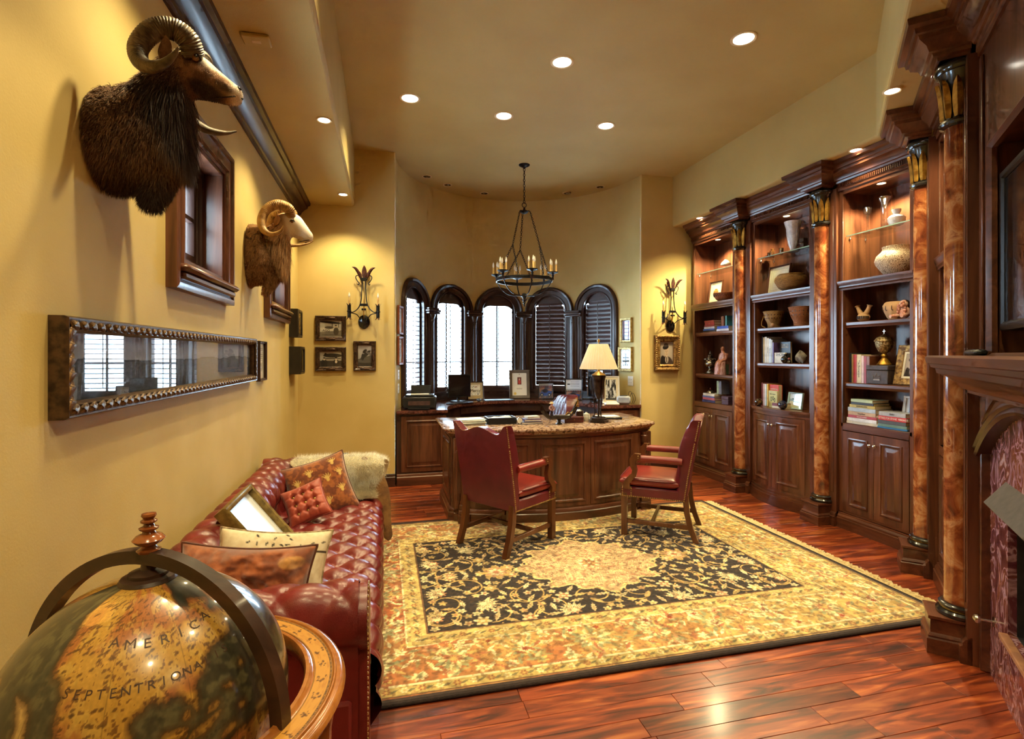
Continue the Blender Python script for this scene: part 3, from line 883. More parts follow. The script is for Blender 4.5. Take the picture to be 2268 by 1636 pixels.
p = dpt(-1.165, 0.0); bookcase((p[0], p[1], 0), DRZ, .855, 'narrow angled bookcase glimpsed between the two nearest columns', depth=.16)
# cabinet lights
g = 'puck lights inside the bookcases'
can(4.08, 5.76, 3.0, .03, 'puck light in the top of the far bookcase', CAN_CAB, g, spot=140)
can(4.08, 4.61, 3.0, .03, 'puck light in the top of the middle bookcase above the crystal vase', CAN_CAB, g, spot=140)
can(4.08, 3.54, 3.0, .03, 'puck light in the top of the near bookcase above the crystal', CAN_CAB, g, spot=140)

# ---- fireplace on the angled wall (local x = along wall towards the camera, -y = out of the wall)
fp = thing('fireplace', 'walnut fireplace with purple marble surround on the angled wall', 'fireplace', (P0.x, P0.y, 0), DRZ)
W = 1.52; cxf = W/2; ARC = 1.205; ASP = 1.06
def archz(x): return ASP+.27-ARC+sqrt(max(0, ARC**2-(x-cxf)**2))
b = MB()
b.box(0, .31, .03, .06, 0, 1.5); b.box(1.21, W, .03, .06, 0, 1.5); b.box(.31, 1.21, .03, .06, .93, 1.5); b.box(.31, 1.21, .03, .06, 0, .32)
b.build('marble_surround', MARBLE, fp)
b = MB(); b.box(.31, 1.21, .30, .32, .3, .95); b.box(.29, .31, .06, .32, .3, .95); b.box(1.21, 1.23, .06, .32, .3, .95); b.box(.3, 1.22, .06, .32, .93, .95); b.box(.3, 1.22, .06, .32, .3, .32); b.build('firebox', pm('soot_steel', (46, 46, 50), (28, 28, 30), sc_=14, rough=.6), fp)
b = MB()
for k in range(30): b.box(.315+.03*k, .322+.03*k, .10, .11, .33, .92)
stuff(b.build('mesh_screen', IRON, fp))
b = MB(); b.add([(.28, .03, .985), (1.24, .03, .985), (1.24, -.045, .885), (.28, -.045, .885), (.28, .03, .975), (1.24, .03, .975), (1.24, -.04, .877), (.28, -.04, .877)], [(0,1,2,3),(4,7,6,5),(0,4,5,1),(3,2,6,7),(0,3,7,4),(1,5,6,2)]); b.build('metal_hood', pm('hood_steel', (104, 98, 92), (90, 86, 80), sc_=30, rough=.55, metal=.3), fp)
b = MB(); b.box(.30, 1.22, .0, .035, .30, .322, b=.004); b.build('stone_ledge', pm('warm_stone', (176, 128, 92), (150, 104, 80), sc_=20, rough=.4), fp)
# wood frieze with arch cut-out
b = MB(); n = 24
xs = [W*k/n for k in range(n+1)]
b.loft([[(x, 0, archz(x)), (x, 0, 1.40), (x, .03, 1.40), (x, .03, archz(x))] for x in xs])
b.box(-.03, .02, -.006, .04, 0, 1.40, b=.004); b.box(W-.02, W+.03, -.006, .04, 0, 1.40, b=.004); b.build('frieze', WH, fp)
b = MB(); b.loft([[(x, y-.0, archz(x)+dz) for y, dz in ((.03, -.012), (-.02, -.012), (-.03, 0), (-.022, .02), (-.034, .03), (-.03, .045), (-.012, .055), (-.01, .06), (0, .06))] for x in xs]); b.build('arch_moulding', WDKH, fp)
b = MB()
for xa, xb in ((.06, W-.06),):
    pts = [(xa+(xb-xa)*k/20) for k in range(21)]
    path = [(x, min(1.345, archz(x)+.115)) for x in pts]
    ring = path+[(xb, 1.36), (xa, 1.36)]
    rr = []
    c0 = (cxf, 1.33)
    for x, z in ring+[ring[0]]:
        rr.append([(x, -.001, z), (x+(c0[0]-x)*.012, -.012, z+.004), (x+(c0[0]-x)*.025, -.004, z+.006), (x+(c0[0]-x)*.03, -.001, z+.006)])
    b.loft(rr, cap=False)
b.build('frieze_panel_bead', WH, fp)
b = MB()
MP = [(-.05, 1.36), (.0, 1.36), (.006, 1.375), (.02, 1.38), (.035, 1.405), (.075, 1.44), (.095, 1.45), (.10, 1.475), (.118, 1.482), (.122, 1.50), (.135, 1.505), (.14, 1.535), (.13, 1.545), (-.05, 1.545)]
b.mold([(W+.16, .05), (W+.16, -.045), (-.14, -.045), (-.14, .05)], [(o-.10 if False else o, z) for o, z in MP]); b.prism([(W+.16, .05), (W+.16, -.05), (-.14, -.05), (-.14, .05)], 1.36, 1.545); b.build('mantel_shelf', WH, fp)
# overmantel
b = MB()
b.box(0, .17, .0, .2, 1.545, 3.05); b.box(W-.17, W, .0, .2, 1.545, 3.05); b.box(.17, W-.17, .0, .2, 2.52, 3.05); b.box(.17, W-.17, .17, .2, 1.545, 2.52)
b.box(.02, .07, -.012, 0, 1.545, 3.0, b=.004)
b.build('overmantel', WV, fp)
b = MB(); b.mold([(W, 0), (0, 0)], [(-.02, 3.02)]+CROWN[1:-1]+[(-.02, 3.256)]); b.build('cornice', WH, fp)
b = MB(); b.frame(W-.34, 1.0, [(0, 0), (0, -.014), (.012, -.018), (.02, -.008), (.028, 0), (.028, .02)], T(cxf, 0, 2.03)); b.build('recess_moulding', WH, fp)
b = MB(); b.lathe([(.024, 0), (.024, .003), (.006, .005), (.006, .05), (.016, .052), (.022, .062), (.02, .072), (.008, .078), (.001, .079)], 16, T(.09, .03, .28, rx=pi/2)); b.build('gas_key', CHROME, fp)
tv = thing('television', 'black flat television in the recess above the mantel', 'television', tuple(fp.matrix_basis @ Vector((cxf, .05, 1.60))) if False else (*dpt(cxf, -.06), 1.60), DRZ)
b = MB(); b.frame(1.12, .72, [(0, .04), (0, -.03), (.008, -.036), (.03, -.036), (.038, -.026), (.038, 0)], T(0, 0, .42)); b.box(-.54, .54, 0, .04, .08, .76); b.build('bezel', BLACK, tv)
b = MB(); b.box(-.525, .525, -.024, -.02, .095, .745); b.build('screen', pm('dark_screen', (14, 15, 18), (10, 11, 14), sc_=3, rough=.12, spec=.6), tv)
b = MB(); b.box(-.12, .12, -.06, .06, -.053, -.04, b=.004); b.box(-.03, .03, 0, .03, -.045, .09); b.build('stand', BLACK, tv)
p = dpt(.16, .05)
sb = thing('remote_control', 'black remote control lying on the mantel shelf', 'remote', (p[0], p[1], 1.546), DRZ)
b = MB(); b.box(-.11, .11, -.025, .025, 0, .026, b=.009); b.build('casing', BLACK, sb)
b = MB()
for i in range(8):
    for j in (-1, 0, 1): b.box(-.09+.022*i, -.078+.022*i, j*.014-.004, j*.014+.004, .026, .0285)
stuff(b.build('buttons', pm('grey_rubber', (70, 70, 74), rough=.6), sb))
# ================================================================ RUG
RX0, RX1, RY0, RY1 = -.31, 3.25, 2.36, 4.86
class Canvas:
    def __init__(s, x0, x1, y0, y1, res, base):
        s.nx = int((x1-x0)/res)+1; s.ny = int((y1-y0)/res)+1
        s.x = np.linspace(x0, x1, s.nx); s.y = np.linspace(y0, y1, s.ny)
        s.X, s.Y = np.meshgrid(s.x, s.y); s.C = np.zeros((s.ny, s.nx, 3)); s.C[...] = base
        s.clip = None
    def win(s, x, y, r):
        i0, i1 = np.searchsorted(s.x, (x-r, x+r)); j0, j1 = np.searchsorted(s.y, (y-r, y+r))
        return slice(j0, j1), slice(i0, i1)
    def put(s, sl, mask, c):
        if mask.size == 0: return
        if s.clip is not None: mask = mask*s.clip[sl]
        s.C[sl] = mixc(s.C[sl], mask, c)
    def rosette(s, x, y, r, cols, n=8, ph=0.0):
        sl = s.win(x, y, r*1.3); dx = s.X[sl]-x; dy = s.Y[sl]-y; d = np.hypot(dx, dy); a = np.arctan2(dy, dx)
        for k, c in enumerate(cols):
            rr = r*(1-k/len(cols)); e = rr*(.8+.2*np.cos(n*a+ph+k*pi))
            s.put(sl, 1-sst(d, e-.004, e+.004), c)
    def leaf(s, x, y, L, w, rot, c, vein=None):
        sl = s.win(x, y, L*1.2); c_, s_ = cos(rot), sin(rot); dx = s.X[sl]-x; dy = s.Y[sl]-y
        u = (dx*c_+dy*s_)/L; v = (-dx*s_+dy*c_)/w
        prof = np.clip(1-u*u, 0, 1)*(.8+.2*np.cos(u*14))*(1-.35*u)
        s.put(sl, 1-sst(np.abs(v)-prof, -.12, .12), c)
        if vein is not None: s.put(sl, (np.abs(v) < .13)*(np.abs(u) < .8), vein)
    def curve(s, pts, w, c):
        for (x0, y0), (x1, y1) in zip(pts[:-1], pts[1:]):
            m = max(abs(x1-x0), abs(y1-y0))/2+w*2; sl = s.win((x0+x1)/2, (y0+y1)/2, m)
            px = s.X[sl]-x0; py = s.Y[sl]-y0; L2 = (x1-x0)**2+(y1-y0)**2+1e-9
            t = np.clip((px*(x1-x0)+py*(y1-y0))/L2, 0, 1); d = np.hypot(px-t*(x1-x0), py-t*(y1-y0))
            s.put(sl, 1-sst(d, w*.7, w*1.2), c)
def make_rug():
    r = random.Random(5)
    navy = (40, 32, 36); cream = (228, 208, 152); gold = (206, 172, 102); pink = (206, 152, 112); rust = (156, 72, 44); sage = (160, 158, 116); ivory = (236, 222, 176)
    cv = Canvas(RX0, RX1, RY0, RY1, .0052, gold)
    X, Y = cv.X, cv.Y; cx, cy = (RX0+RX1)/2, (RY0+RY1)/2
    hx, hy = (RX1-RX0)/2, (RY1-RY0)/2
    edge = np.minimum(hx-np.abs(X-cx), hy-np.abs(Y-cy))        # distance from the edge
    n1 = fbm(X/4, Y/4, 14, 4, 3); n2 = fbm(X/4, Y/4, 120, 2, 4)
    # outer border ground: faded rust to gold
    redw = np.clip(.75-.28*(X-RX0)+(n1-.5)*1.2, .06, .85)
    ground = np.asarray(gold)*(1-redw[..., None])+np.asarray((166, 84, 50))*redw[..., None]
    cv.C[...] = ground
    cv.C = mixc(cv.C, (edge > .04)*(edge < .115), (196, 170, 104))
    for e0 in (.04, .115, .43, .47, .545): cv.C = mixc(cv.C, np.abs(edge-e0) < .006, (120, 84, 56) if e0 in (.04, .545) else ivory)
    cv.C = mixc(cv.C, (edge > .436)*(edge < .54), (212, 184, 116))
    def along(d, step, fn):
        """walk the rectangle at distance d from the edge"""
        a, bb = hx-d, hy-d
        for sgn in (-1, 1):
            k = int(2*a/step)
            for i in range(k+1): fn(cx-a+2*a*i/k, cy+sgn*bb, 0 if sgn < 0 else pi, i)
            k = int(2*bb/step)
            for i in range(1, k): fn(cx+sgn*a, cy-bb+2*bb*i/k, pi/2 if sgn > 0 else -pi/2, i)
    # main border: large palmettes, rosettes and leaves
    def big(x, y, a, i):
        cols = [(ivory, gold, pink), (cream, (184, 120, 84), gold), (gold, ivory, rust)][i % 3]
        cv.rosette(x, y, .085+.02*(i % 2), [sage, *cols], 10, r.random()*6)
        for k in range(7):
            b_ = a+pi/2+(k-3)*.42; cv.leaf(x+.11*cos(b_), y+.11*sin(b_), .05, .016, b_, r.choice([cream, gold, sage, ivory]))
    along(.275, .34, big)
    def small(x, y, a, i):
        cv.rosette(x, y, .034+.012*r.random(), [r.choice([cream, gold, ivory, pink]), r.choice([rust, sage, pink])], 6, r.random()*6)
    for d in (.165, .39): along(d, .15, small)
    def lf(x, y, a, i):
        cv.leaf(x+r.uniform(-.03, .03), y+r.uniform(-.03, .03), .034, .013, r.random()*6.3, r.choice([sage, cream, ivory, (168, 146, 96), (176, 110, 74), gold, cream]))
    for d in (.15, .2, .24, .3, .33, .37, .41): along(d, .062, lf)
    def guard(x, y, a, i):
        cv.rosette(x, y, .022, [(150, 90, 58) if i % 2 else ivory, gold], 6)
        cv.leaf(x+.035*cos(a), y+.035*sin(a), .024, .009, a+.5, (120, 112, 78))
    for d in (.078, .49): along(d, .08, guard)
    # navy field
    fld = edge > .55
    cv.C = mixc(cv.C, fld, navy)
    cv.clip = (edge > .556).astype(float)
    fx, fy = hx-.55, hy-.55
    # scrolling vines, four-fold mirrored
    seeds = []
    for k in range(15):
        x, y, a = r.uniform(.05, fx), r.uniform(.05, fy), r.random()*6.3
        seeds.append((x, y, a, r.choice([-1, 1])*r.uniform(5.0, 8.5)))
    for x, y, a, kv in seeds:
        pts = []
        px, py = x, y
        for t in range(26):
            pts.append((px, py)); px += .02*cos(a); py += .02*sin(a); a += kv*.02*(1.0+.04*t)
        for sx in (-1, 1):
            for sy in (-1, 1): cv.curve([(cx+sx*p, cy+sy*q) for p, q in pts], .0055, (206, 170, 102))
    items = []
    tries = 0
    while len(items) < 170 and tries < 6000:
        tries += 1
        kind = r.choices('RPLLLS', k=1)[0]; rad = {'R': .056, 'P': .088, 'L': .044, 'S': .03}[kind]
        x, y = r.uniform(0, fx-.02), r.uniform(0, fy-.02)
        if all(hypot2(x-a, y-b_) > (rad+rc)*.92 for a, b_, rc, _ in items): items.append((x, y, rad, kind))
    for x, y, rad, kind in items:
        rot = r.random()*6.3; c1 = r.choice([cream, (214, 186, 120), (222, 196, 150), (200, 168, 110), ivory]); c2 = r.choice([pink, gold, (190, 130, 90), sage])
        nn = r.choice([6, 8, 10])
        for sx in (-1, 1):
            for sy in (-1, 1):
                X0, Y0 = cx+sx*x, cy+sy*y; ro = atan2_(sy*sin(rot), sx*cos(rot))
                if kind == 'R': cv.rosette(X0, Y0, rad, [c1, c2, ivory], nn, rot)
                elif kind == 'P':
                    cv.rosette(X0, Y0, rad*.55, [c2, ivory, c1], 8, rot)
                    for k in range(9):
                        b_ = ro+(k-4)*.4*sx*sy; cv.leaf(X0+rad*.75*cos(b_), Y0+rad*.75*sin(b_), rad*.42, rad*.16, b_, c1, (176, 140, 86))
                elif kind == 'L': cv.leaf(X0, Y0, rad*1.2, rad*.42, ro, c1, (180, 146, 92))
                else: cv.rosette(X0, Y0, rad, [c1, c2], 5, rot)
    # medallion with lobed outline
    dx, dy = (X-cx)/.50, (Y-cy)/.43; d = np.hypot(dx, dy); a = np.arctan2(dy, dx)
    lob = 1+.07*np.cos(16*a)+.05*np.cos(8*a)+.04*np.cos(4*a)
    cv.clip = None
    cv.C = mixc(cv.C, 1-sst(d/lob, .985, 1.0), (232, 206, 140))
    cv.C = mixc(cv.C, 1-sst(d/lob, .945, .955), (216, 176, 132))
    cv.clip = (d/lob < .93).astype(float)
    for rr_, nn in ((.16, 8), (.26, 14), (.36, 18), (.46, 24), (.56, 28), (.66, 34), (.76, 40), (.86, 46)):
        for k in range(nn):
            aa = 2*pi*(k+.5*(nn % 16 == 0))/nn; x, y = cx+.5*rr_*cos(aa), cy+.43*rr_*sin(aa)
            if k % 2: cv.rosette(x, y, .026, [(238, 216, 164), (190, 116, 90), ivory], 6, aa)
            else: cv.leaf(x, y, .034, .014, aa+.6+k, r.choice([(234, 206, 150), (198, 140, 104), (214, 190, 140), (182, 150, 110)]), (180, 124, 92))
    cv.rosette(cx, cy, .085, [ivory, (190, 120, 86), gold, (150, 84, 60), ivory], 8)
    cv.clip = None
    # pendants left and right of the medallion
    for sx in (-1, 1):
        x = cx+sx*.70; cv.rosette(x, cy, .12, [gold, (206, 156, 118), ivory, (186, 122, 88)], 8)
    # dark binding
    cv.C = mixc(cv.C, edge < .028, (58, 44, 42))
    n4 = fbm(X/4, Y/4, 260, 2, 14); cv.C = mixc(cv.C, sst(n4, .56, .72)*.45*(edge > .03), (104, 70, 44)); cv.C *= (.74+.5*n2)[..., None]
    cv.C = np.clip(cv.C*(.93+.14*n1)[..., None], 0, 255)
    return cv, edge
def hypot2(a, b): return sqrt(a*a+b*b)
def atan2_(a, b): return math.atan2(a, b)
cv, edge = make_rug()
rug = thing('area_rug', 'cream and navy floral medallion rug under the red chairs', 'rug', (0, 0, 0))
RUGM = vcol('rug_wool', .95, bump=.5, spec=.1, sheen=.3)
hz = .014+.0022*fbm(cv.X/4, cv.Y/4, 200, 1, 9)
hz = np.where(edge < .004, .001, hz)
o = fastgrid('pile_field', cv.X, cv.Y, hz, RUGM, rug); setcol(o, lin(cv.C))
b = MB()
for x0, x1, y0, y1 in ((RX0-.012, RX1+.012, RY0-.016, RY0+.012), (RX0-.012, RX1+.012, RY1-.012, RY1+.016), (RX0-.012, RX0+.01, RY0, RY1), (RX1-.01, RX1+.012, RY0, RY1)):
    b.box(x0, x1, y0, y1, .0005, .0175, b=.006)
b.build('edge_binding', pm('rug_binding', (52, 38, 36), (40, 28, 28), sc_=60, rough=.95, bump=.6, bsc=300), rug)
fr = MB(); r_ = random.Random(3); y = RY0+.01
while y < RY1:
    for sx, xe in ((1, RX1+.01),):
        w = .0055; L = .07+.04*r_.random(); sw = r_.uniform(-.03, .03)
        pts = [(xe, y), (xe+L*.5, y+sw*.3), (xe+L, y+sw)]
        for (xa, ya), (xb, yb) in zip(pts[:-1], pts[1:]):
            z0 = .006 if xa == xe else .003+.006*r_.random()
            fr.add([(xa, ya-w, .001), (xa, ya+w, .001), (xa, ya, z0+.006), (xb, yb-w, .001), (xb, yb+w, .001), (xb, yb, .007)], [(0,3,5,2),(2,5,4,1),(3,4,5),(0,1,4,3)])
    y += .0072
stuff(fr.build('fringe', pm('fringe_cotton', (244, 230, 190), (222, 202, 156), sc_=60, rough=.95), rug, flat=True))

# ================================================================ LEATHER THINGS
def leather(name, c1, c2, rough=.3, coat=.25):
    m = pm(name, c1, c2, sc_=7, rough=rough, coat=coat, bump=.10, bsc=260, det=6, lo=.3, hi=.7)
    m.node_tree.nodes['Principled BSDF'].inputs['Coat Roughness'].default_value = .22
    return m
LEA = leather('sofa_leather', (128, 40, 38), (92, 24, 26), .34, .3)
LEC = leather('chair_leather', (108, 30, 42), (86, 22, 36), .36, .2)
LECB = leather('chair_seat_leather', (138, 42, 34), (112, 30, 30), .34, .3)
LEX = leather('executive_leather', (88, 30, 36), (60, 18, 26), .42, .12)
NAIL = pm('brass_nailheads', (210, 186, 128), (180, 150, 92), sc_=30, rough=.3, metal=.9)
def tuft(a, b, p=.35):
    """plump diamond cushions: 0 in the creases, 1 on the swell"""
    return (np.abs(np.sin(pi*a))*np.abs(np.sin(pi*b)))**p
def nails(b, pts, nrm, r=.0055):
    nrm = Vector(nrm).normalized(); q = nrm.to_track_quat('Z', 'Y').to_matrix().to_4x4()
    for p in pts: b.lathe([(r, 0), (r*.8, r*.5), (.0004, r*.8)], 6, Matrix.Translation(p) @ q)
def linepts(p, q, step):
    p, q = Vector(p), Vector(q); n = max(1, int((q-p).length/step)); return [p+(q-p)*(i/n) for i in range(n+1)]

# ---- chesterfield sofa (root at the wall, x out into the room, y along the wall)
SY0, SY1 = 1.82, 4.42
sofa = thing('chesterfield_sofa', 'long tufted burgundy leather chesterfield sofa along the left wall', 'sofa', (XL+.03, 0, .0165))
SD = .85
def roll_profile(n_in=26, n_roll=44, n_out=10):
    """(o, z) from the inner foot over the roll to the outer hem; o = distance from the outer face"""
    P = []
    for k in range(n_in): s = k/n_in; P.append((.25-.05*s-.02*sin(pi*s), .36+.20*s))
    c = (.115, .605); r = .105
    a0, a1 = RAD(-25), RAD(215)
    for k in range(n_roll+1):
        a = a0+(a1-a0)*k/n_roll; P.append((c[0]+r*cos(a), c[1]+r*sin(a)))
    for k in range(1, n_out+1): s = k/n_out; P.append((.035, .535-.47*s))
    return np.array(P)
RP = roll_profile()
def upholster(name, L, mp, pitch, phase=0.0):
    """sweep the roll profile along length L with diamond tufting on the inside; mp(s,o,z)->xyz"""
    ns = int(L/.0105); s = np.linspace(0, L, ns)
    d = np.r_[0, np.cumsum(np.hypot(*np.diff(RP, axis=0).T))]; tot = d[-1]
    tn = np.gradient(RP, axis=0); nr = np.stack([tn[:, 1], -tn[:, 0]], 1); nr /= np.linalg.norm(nr, axis=1)[:, None]+1e-9
    S, Dv = np.meshgrid(s, d); q = .235
    fade = 1-sst(Dv, .46, .56)                          # tufts inside and over the top, pleats fade outside
    a = S/pitch/1.0+Dv/q+phase; bb = S/pitch-Dv/q+phase
    h = tuft(a, bb)*.026*fade + tuft(S/pitch+.25+phase, S/pitch+.25+phase, .3)*.012*(sst(Dv, .38, .5))*(1-sst(Dv, .60, .70))
    O = RP[:, 0][:, None]+nr[:, 0][:, None]*h; Zz = RP[:, 1][:, None]+nr[:, 1][:, None]*h
    x, y, z = mp(S, O, Zz)
    return fastgrid(name, x, y, z, LEA, sofa)
BL = SY1-SY0
upholster('backrest', BL-.10, lambda s, o, z: (o, SY0+.05+s, z), .155, .5)
upholster('armrest', SD-.045, lambda s, o, z: (s+.02, SY0+o, z), .2, .3)
upholster('armrest', SD-.045, lambda s, o, z: (s+.02, SY1-o, z), .2, .3)
# seat with rounded, tufted front edge
d0 = .62; ns, nv = 190, 124
sv = np.linspace(0, 1, nv); L_seat = SD-.20+.31
sd = sv*L_seat; flat = SD-.20-.05
ang = np.clip((sd-flat)/.075, 0, pi/2)
sx = np.where(sd < flat, .20+sd, .20+flat+.075*np.sin(ang)); sz = np.where(sd < flat, .415, .415-.075*(1-np.cos(ang))-np.maximum(0, sd-flat-.075*pi/2))
ny_ = np.sin(ang); nz_ = np.cos(ang)
yy = np.linspace(SY0+.18, SY1-.18, ns)
YY, SDg = np.meshgrid(yy, sd)
hh = tuft((YY-SY0)/.19+SDg/.19, (YY-SY0)/.19-SDg/.19, .4)*.036*(1-.8*sst(SDg, .80, .90))-.03*sst(SDg, .84, .94)
fastgrid('seat', sx[:, None]+ny_[:, None]*hh, YY, sz[:, None]+nz_[:, None]*hh, LEA, sofa)
b = MB(); b.box(.05, SD-.045, SY0+.02, SY1-.02, .06, .36, b=.01); b.build('base_frame', LEA, sofa)
b = MB(); b.box(SD-.06, SD-.005, SY0+.19, SY1-.19, .07, .30, b=.018); b.build('front_rail', LEA, sofa)
def scroll(sy):
    P = []
    for k in range(29):
        a = RAD(-60)+RAD(300)*k/28; P.append((.115+.108*cos(a), .605+.108*sin(a)))
    P += [(.035, .07), (.20, .07), (.20, .50)]
    return [(sy*(o), z) for o, z in P]
for sy, y0 in ((1, SY0), (-1, SY1)):
    b = MB(); P = scroll(sy); n = len(P)
    b.add([(SD-.03, y0+p, z) for p, z in P]+[(SD+.004, y0+p, z) for p, z in P]+[(SD+.012, y0+sy*.115+(p-sy*.115)*.9, .4+(z-.4)*.94) for p, z in P],
          [tuple(range(n)), tuple(range(2*n, 3*n))]+[(k, (k+1) % n, n+(k+1) % n, n+k) for k in range(n)]+[(n+k, n+(k+1) % n, 2*n+(k+1) % n, 2*n+k) for k in range(n)])
    b.build('arm_front', LEA, sofa)
    nb = MB(); pts = []
    ring = P[:29]
    for (p, z), (p2, z2) in zip(ring[:-1], ring[1:]): pts.append((SD+.006, y0+p, z))
    pts += [tuple(v) for v in linepts((SD+.006, y0+sy*.035, .53), (SD+.006, y0+sy*.035, .08), .017)]+[tuple(v) for v in linepts((SD+.006, y0+sy*.2, .50), (SD+.006, y0+sy*.2, .08), .017)]
    nails(nb, pts, (1, 0, 0), .0058); stuff(nb.build('nail_trim', NAIL, sofa))
for x in (.08, SD-.09):
    for y in (SY0+.1, SY1-.1):
        b = MB(); b.lathe([(.03, 0), (.036, .015), (.042, .03), (.034, .05), (.038, .07)], 14, T(x, y, 0)); b.build('foot', WDK, sofa)

# ---- library chairs (front = -y local)
def library_chair(loc, rz, label):
    root = thing('library_chair', label, 'chair', loc, rz, 'red leather library chairs')
    hw = .275
    # legs: front straight, back raked
    for sx in (-1, 1):
        b = MB(); b.loft([[(sx*(hw-.022)+a*.024, -.235+c*.024, z) for a, c in ((-1,-1),(1,-1),(1,1),(-1,1))] for z in (0, .36)]); b.build('leg', CHW, root)
        b = MB(); b.loft([[(sx*(hw-.024)+a*.022, y+c*.022, z) for a, c in ((-1,-1),(1,-1),(1,1),(-1,1))] for y, z in ((.345, 0), (.30, .12), (.272, .24), (.262, .38))]); b.build('leg', CHW, root)
        b = MB(); b.box(sx*(hw-.022)-.012, sx*(hw-.022)+.012, -.22, .29, .10, .135, b=.003); b.build('stretcher', CHW, root)
    b = MB(); b.box(-hw+.03, hw-.03, -.02, .008, .102, .135, b=.003); b.build('stretcher', CHW, root)
    # apron
    b = MB(); b.box(-hw, hw, -.262, .26, .325, .415, b=.012); b.build('seat_frame', LEC, root)
    # box cushion, crowned
    def cush(U, V):
        a = U*2*pi
        return None
    n = 34; u = np.linspace(-1, 1, n); Ux, Vy = np.meshgrid(u, u)
    ex = np.sign(Ux)*np.abs(Ux)**.75; ey = np.sign(Vy)*np.abs(Vy)**.75
    r4 = np.clip((1-np.abs(ex)**8)*(1-np.abs(ey)**8), 0, 1)**.45
    X = ex*(hw+.006); Yy = -.03+ey*.25
    for nm, zz in (('seat_cushion', .455+r4*.045+.012*np.clip(1-ex**2, 0, 1)*np.clip(1-ey**2, 0, 1)),):
        top = fastgrid(nm, X, Yy, zz, LECB, root)
        me = top.data; bm = bmesh.new(); bm.from_mesh(me)
        geo = bmesh.ops.duplicate(bm, geom=bm.verts[:]+bm.edges[:]+bm.faces[:])['geom']
        for v in [g for g in geo if isinstance(g, bmesh.types.BMVert)]: v.co.z = .455-(v.co.z-.455)*.9
        bmesh.ops.reverse_faces(bm, faces=[g for g in geo if isinstance(g, bmesh.types.BMFace)])
        bmesh.ops.remove_doubles(bm, verts=bm.verts[:], dist=.0006); bm.to_mesh(me); bm.free(); me.shade_smooth()
    b = MB(); pp = []
    for k in range(49):
        a = 2*pi*k/48; c, s = cos(a), sin(a); q = (abs(c)**8+abs(s)**8)**(-1/8); pp.append((c*q*(hw+.004), -.03+s*q*.248, .478))
    b.tube(pp[:-1], .005, 6, closed=True); b.build('cushion_piping', LEC, root)
    # back: slab with shaped crest, plump front
    nx, nz = 41, 46
    xs = np.linspace(-1, 1, nx)
    crest = .925+.035*np.cos(xs*pi*1.0)*1.0*(np.abs(xs) < .62)+0*xs
    crest = .925+.045*np.cos(np.clip(np.abs(xs)/.66, 0, 1)*pi)*.5+.0225
    crest = np.where(np.abs(xs) > .66, .925+.075*sst(np.abs(xs), .66, 1.0), crest-.0)
    Zs = []
    U, V = np.meshgrid(xs, np.linspace(0, 1, nz))
    Zt = .335+V*(crest[None, :]-.335)
    lean = .235+.115*((Zt-.335)/.65)**1.15
    wide = hw*(1.0+.03*V)
    bulge = .035+.035*np.sin(np.clip((Zt-.52)/.44, 0, 1)*pi)+.018*np.sin(np.clip((Zt-.42)/.17, 0, 1)*pi)
    side = np.clip(1-np.abs(U)**6, 0, 1)**.6; topf = np.clip(1-V**14, 0, 1)**.6
    wing = .03*sst(np.abs(U), .80, 1.0)*sst(V, .30, .55)
    yf = lean-.03-bulge*side*topf-wing*topf
    yb = lean+.035+0*U
    fx = fastgrid('backrest', U*wide, yf, Zt, LEC, root)
    me = fx.data; bm = bmesh.new(); bm.from_mesh(me)
    vb = [bm.verts.new((U[j, i]*wide[j, i], yb[j, i], Zt[j, i])) for j in range(nz) for i in range(nx)]
    bm.verts.ensure_lookup_table()
    F = lambda j, i: bm.verts[j*nx+i]
    B = lambda j, i: vb[j*nx+i]
    for j in range(nz-1):
        for i in range(nx-1): bm.faces.new((B(j,i), B(j+1,i), B(j+1,i+1), B(j,i+1)))
        bm.faces.new((F(j,0), F(j+1,0), B(j+1,0), B(j,0))); bm.faces.new((F(j,nx-1), B(j,nx-1), B(j+1,nx-1), F(j+1,nx-1)))
    for i in range(nx-1):
        bm.faces.new((F(0,i), B(0,i), B(0,i+1), F(0,i+1))); bm.faces.new((F(nz-1,i), F(nz-1,i+1), B(nz-1,i+1), B(nz-1,i)))
    bmesh.ops.recalc_face_normals(bm, faces=bm.faces); bm.to_mesh(me); bm.free(); me.shade_smooth(); me.set_sharp_from_angle(angle=RAD(50))
    # arms
    for sx in (-1, 1):
        b = MB(); rings = []
        for k in range(11):
            s = k/10; y = .24-.36*s; z = .655+.012*s-.01*s*s; hwid = .034-.006*s
            rings.append([(sx*(hw-.004)+hwid*cos(a), y, z-.004+.034*sin(a)*(1 if sin(a) > 0 else .8)) for a in np.linspace(0, 2*pi, 13)[:-1]])
        b.loft(rings); b.build('arm_pad', LECB, root)
        b = MB()
        pth = [(-.095, .672, .026), (-.135, .672, .03), (-.162, .645, .028), (-.158, .60, .024), (-.142, .56, .022), (-.150, .52, .022), (-.185, .485, .024), (-.21, .45, .027), (-.212, .40, .029)]
        rings = []
        for k, (y, z, w_) in enumerate(pth):
            y0, z0 = pth[max(0, k-1)][:2]; y1, z1 = pth[min(len(pth)-1, k+1)][:2]
            t = Vector((0, y1-y0, z1-z0)).normalized(); nn = Vector((0, -t.z, t.y)); xx = sx*(hw+.004)
            rings.append([Vector((xx, y, z))+Vector((1,0,0))*a*.02+nn*c*w_ for a, c in ((-1,-1),(1,-1),(1,1),(-1,1))])
        b.loft(rings); b.build('arm_support', CHW, root)
        nb = MB()
        nails(nb, linepts((sx*(hw+.001), -.25, .335), (sx*(hw+.001), .25, .335), .0155), (sx, 0, 0), .0064)
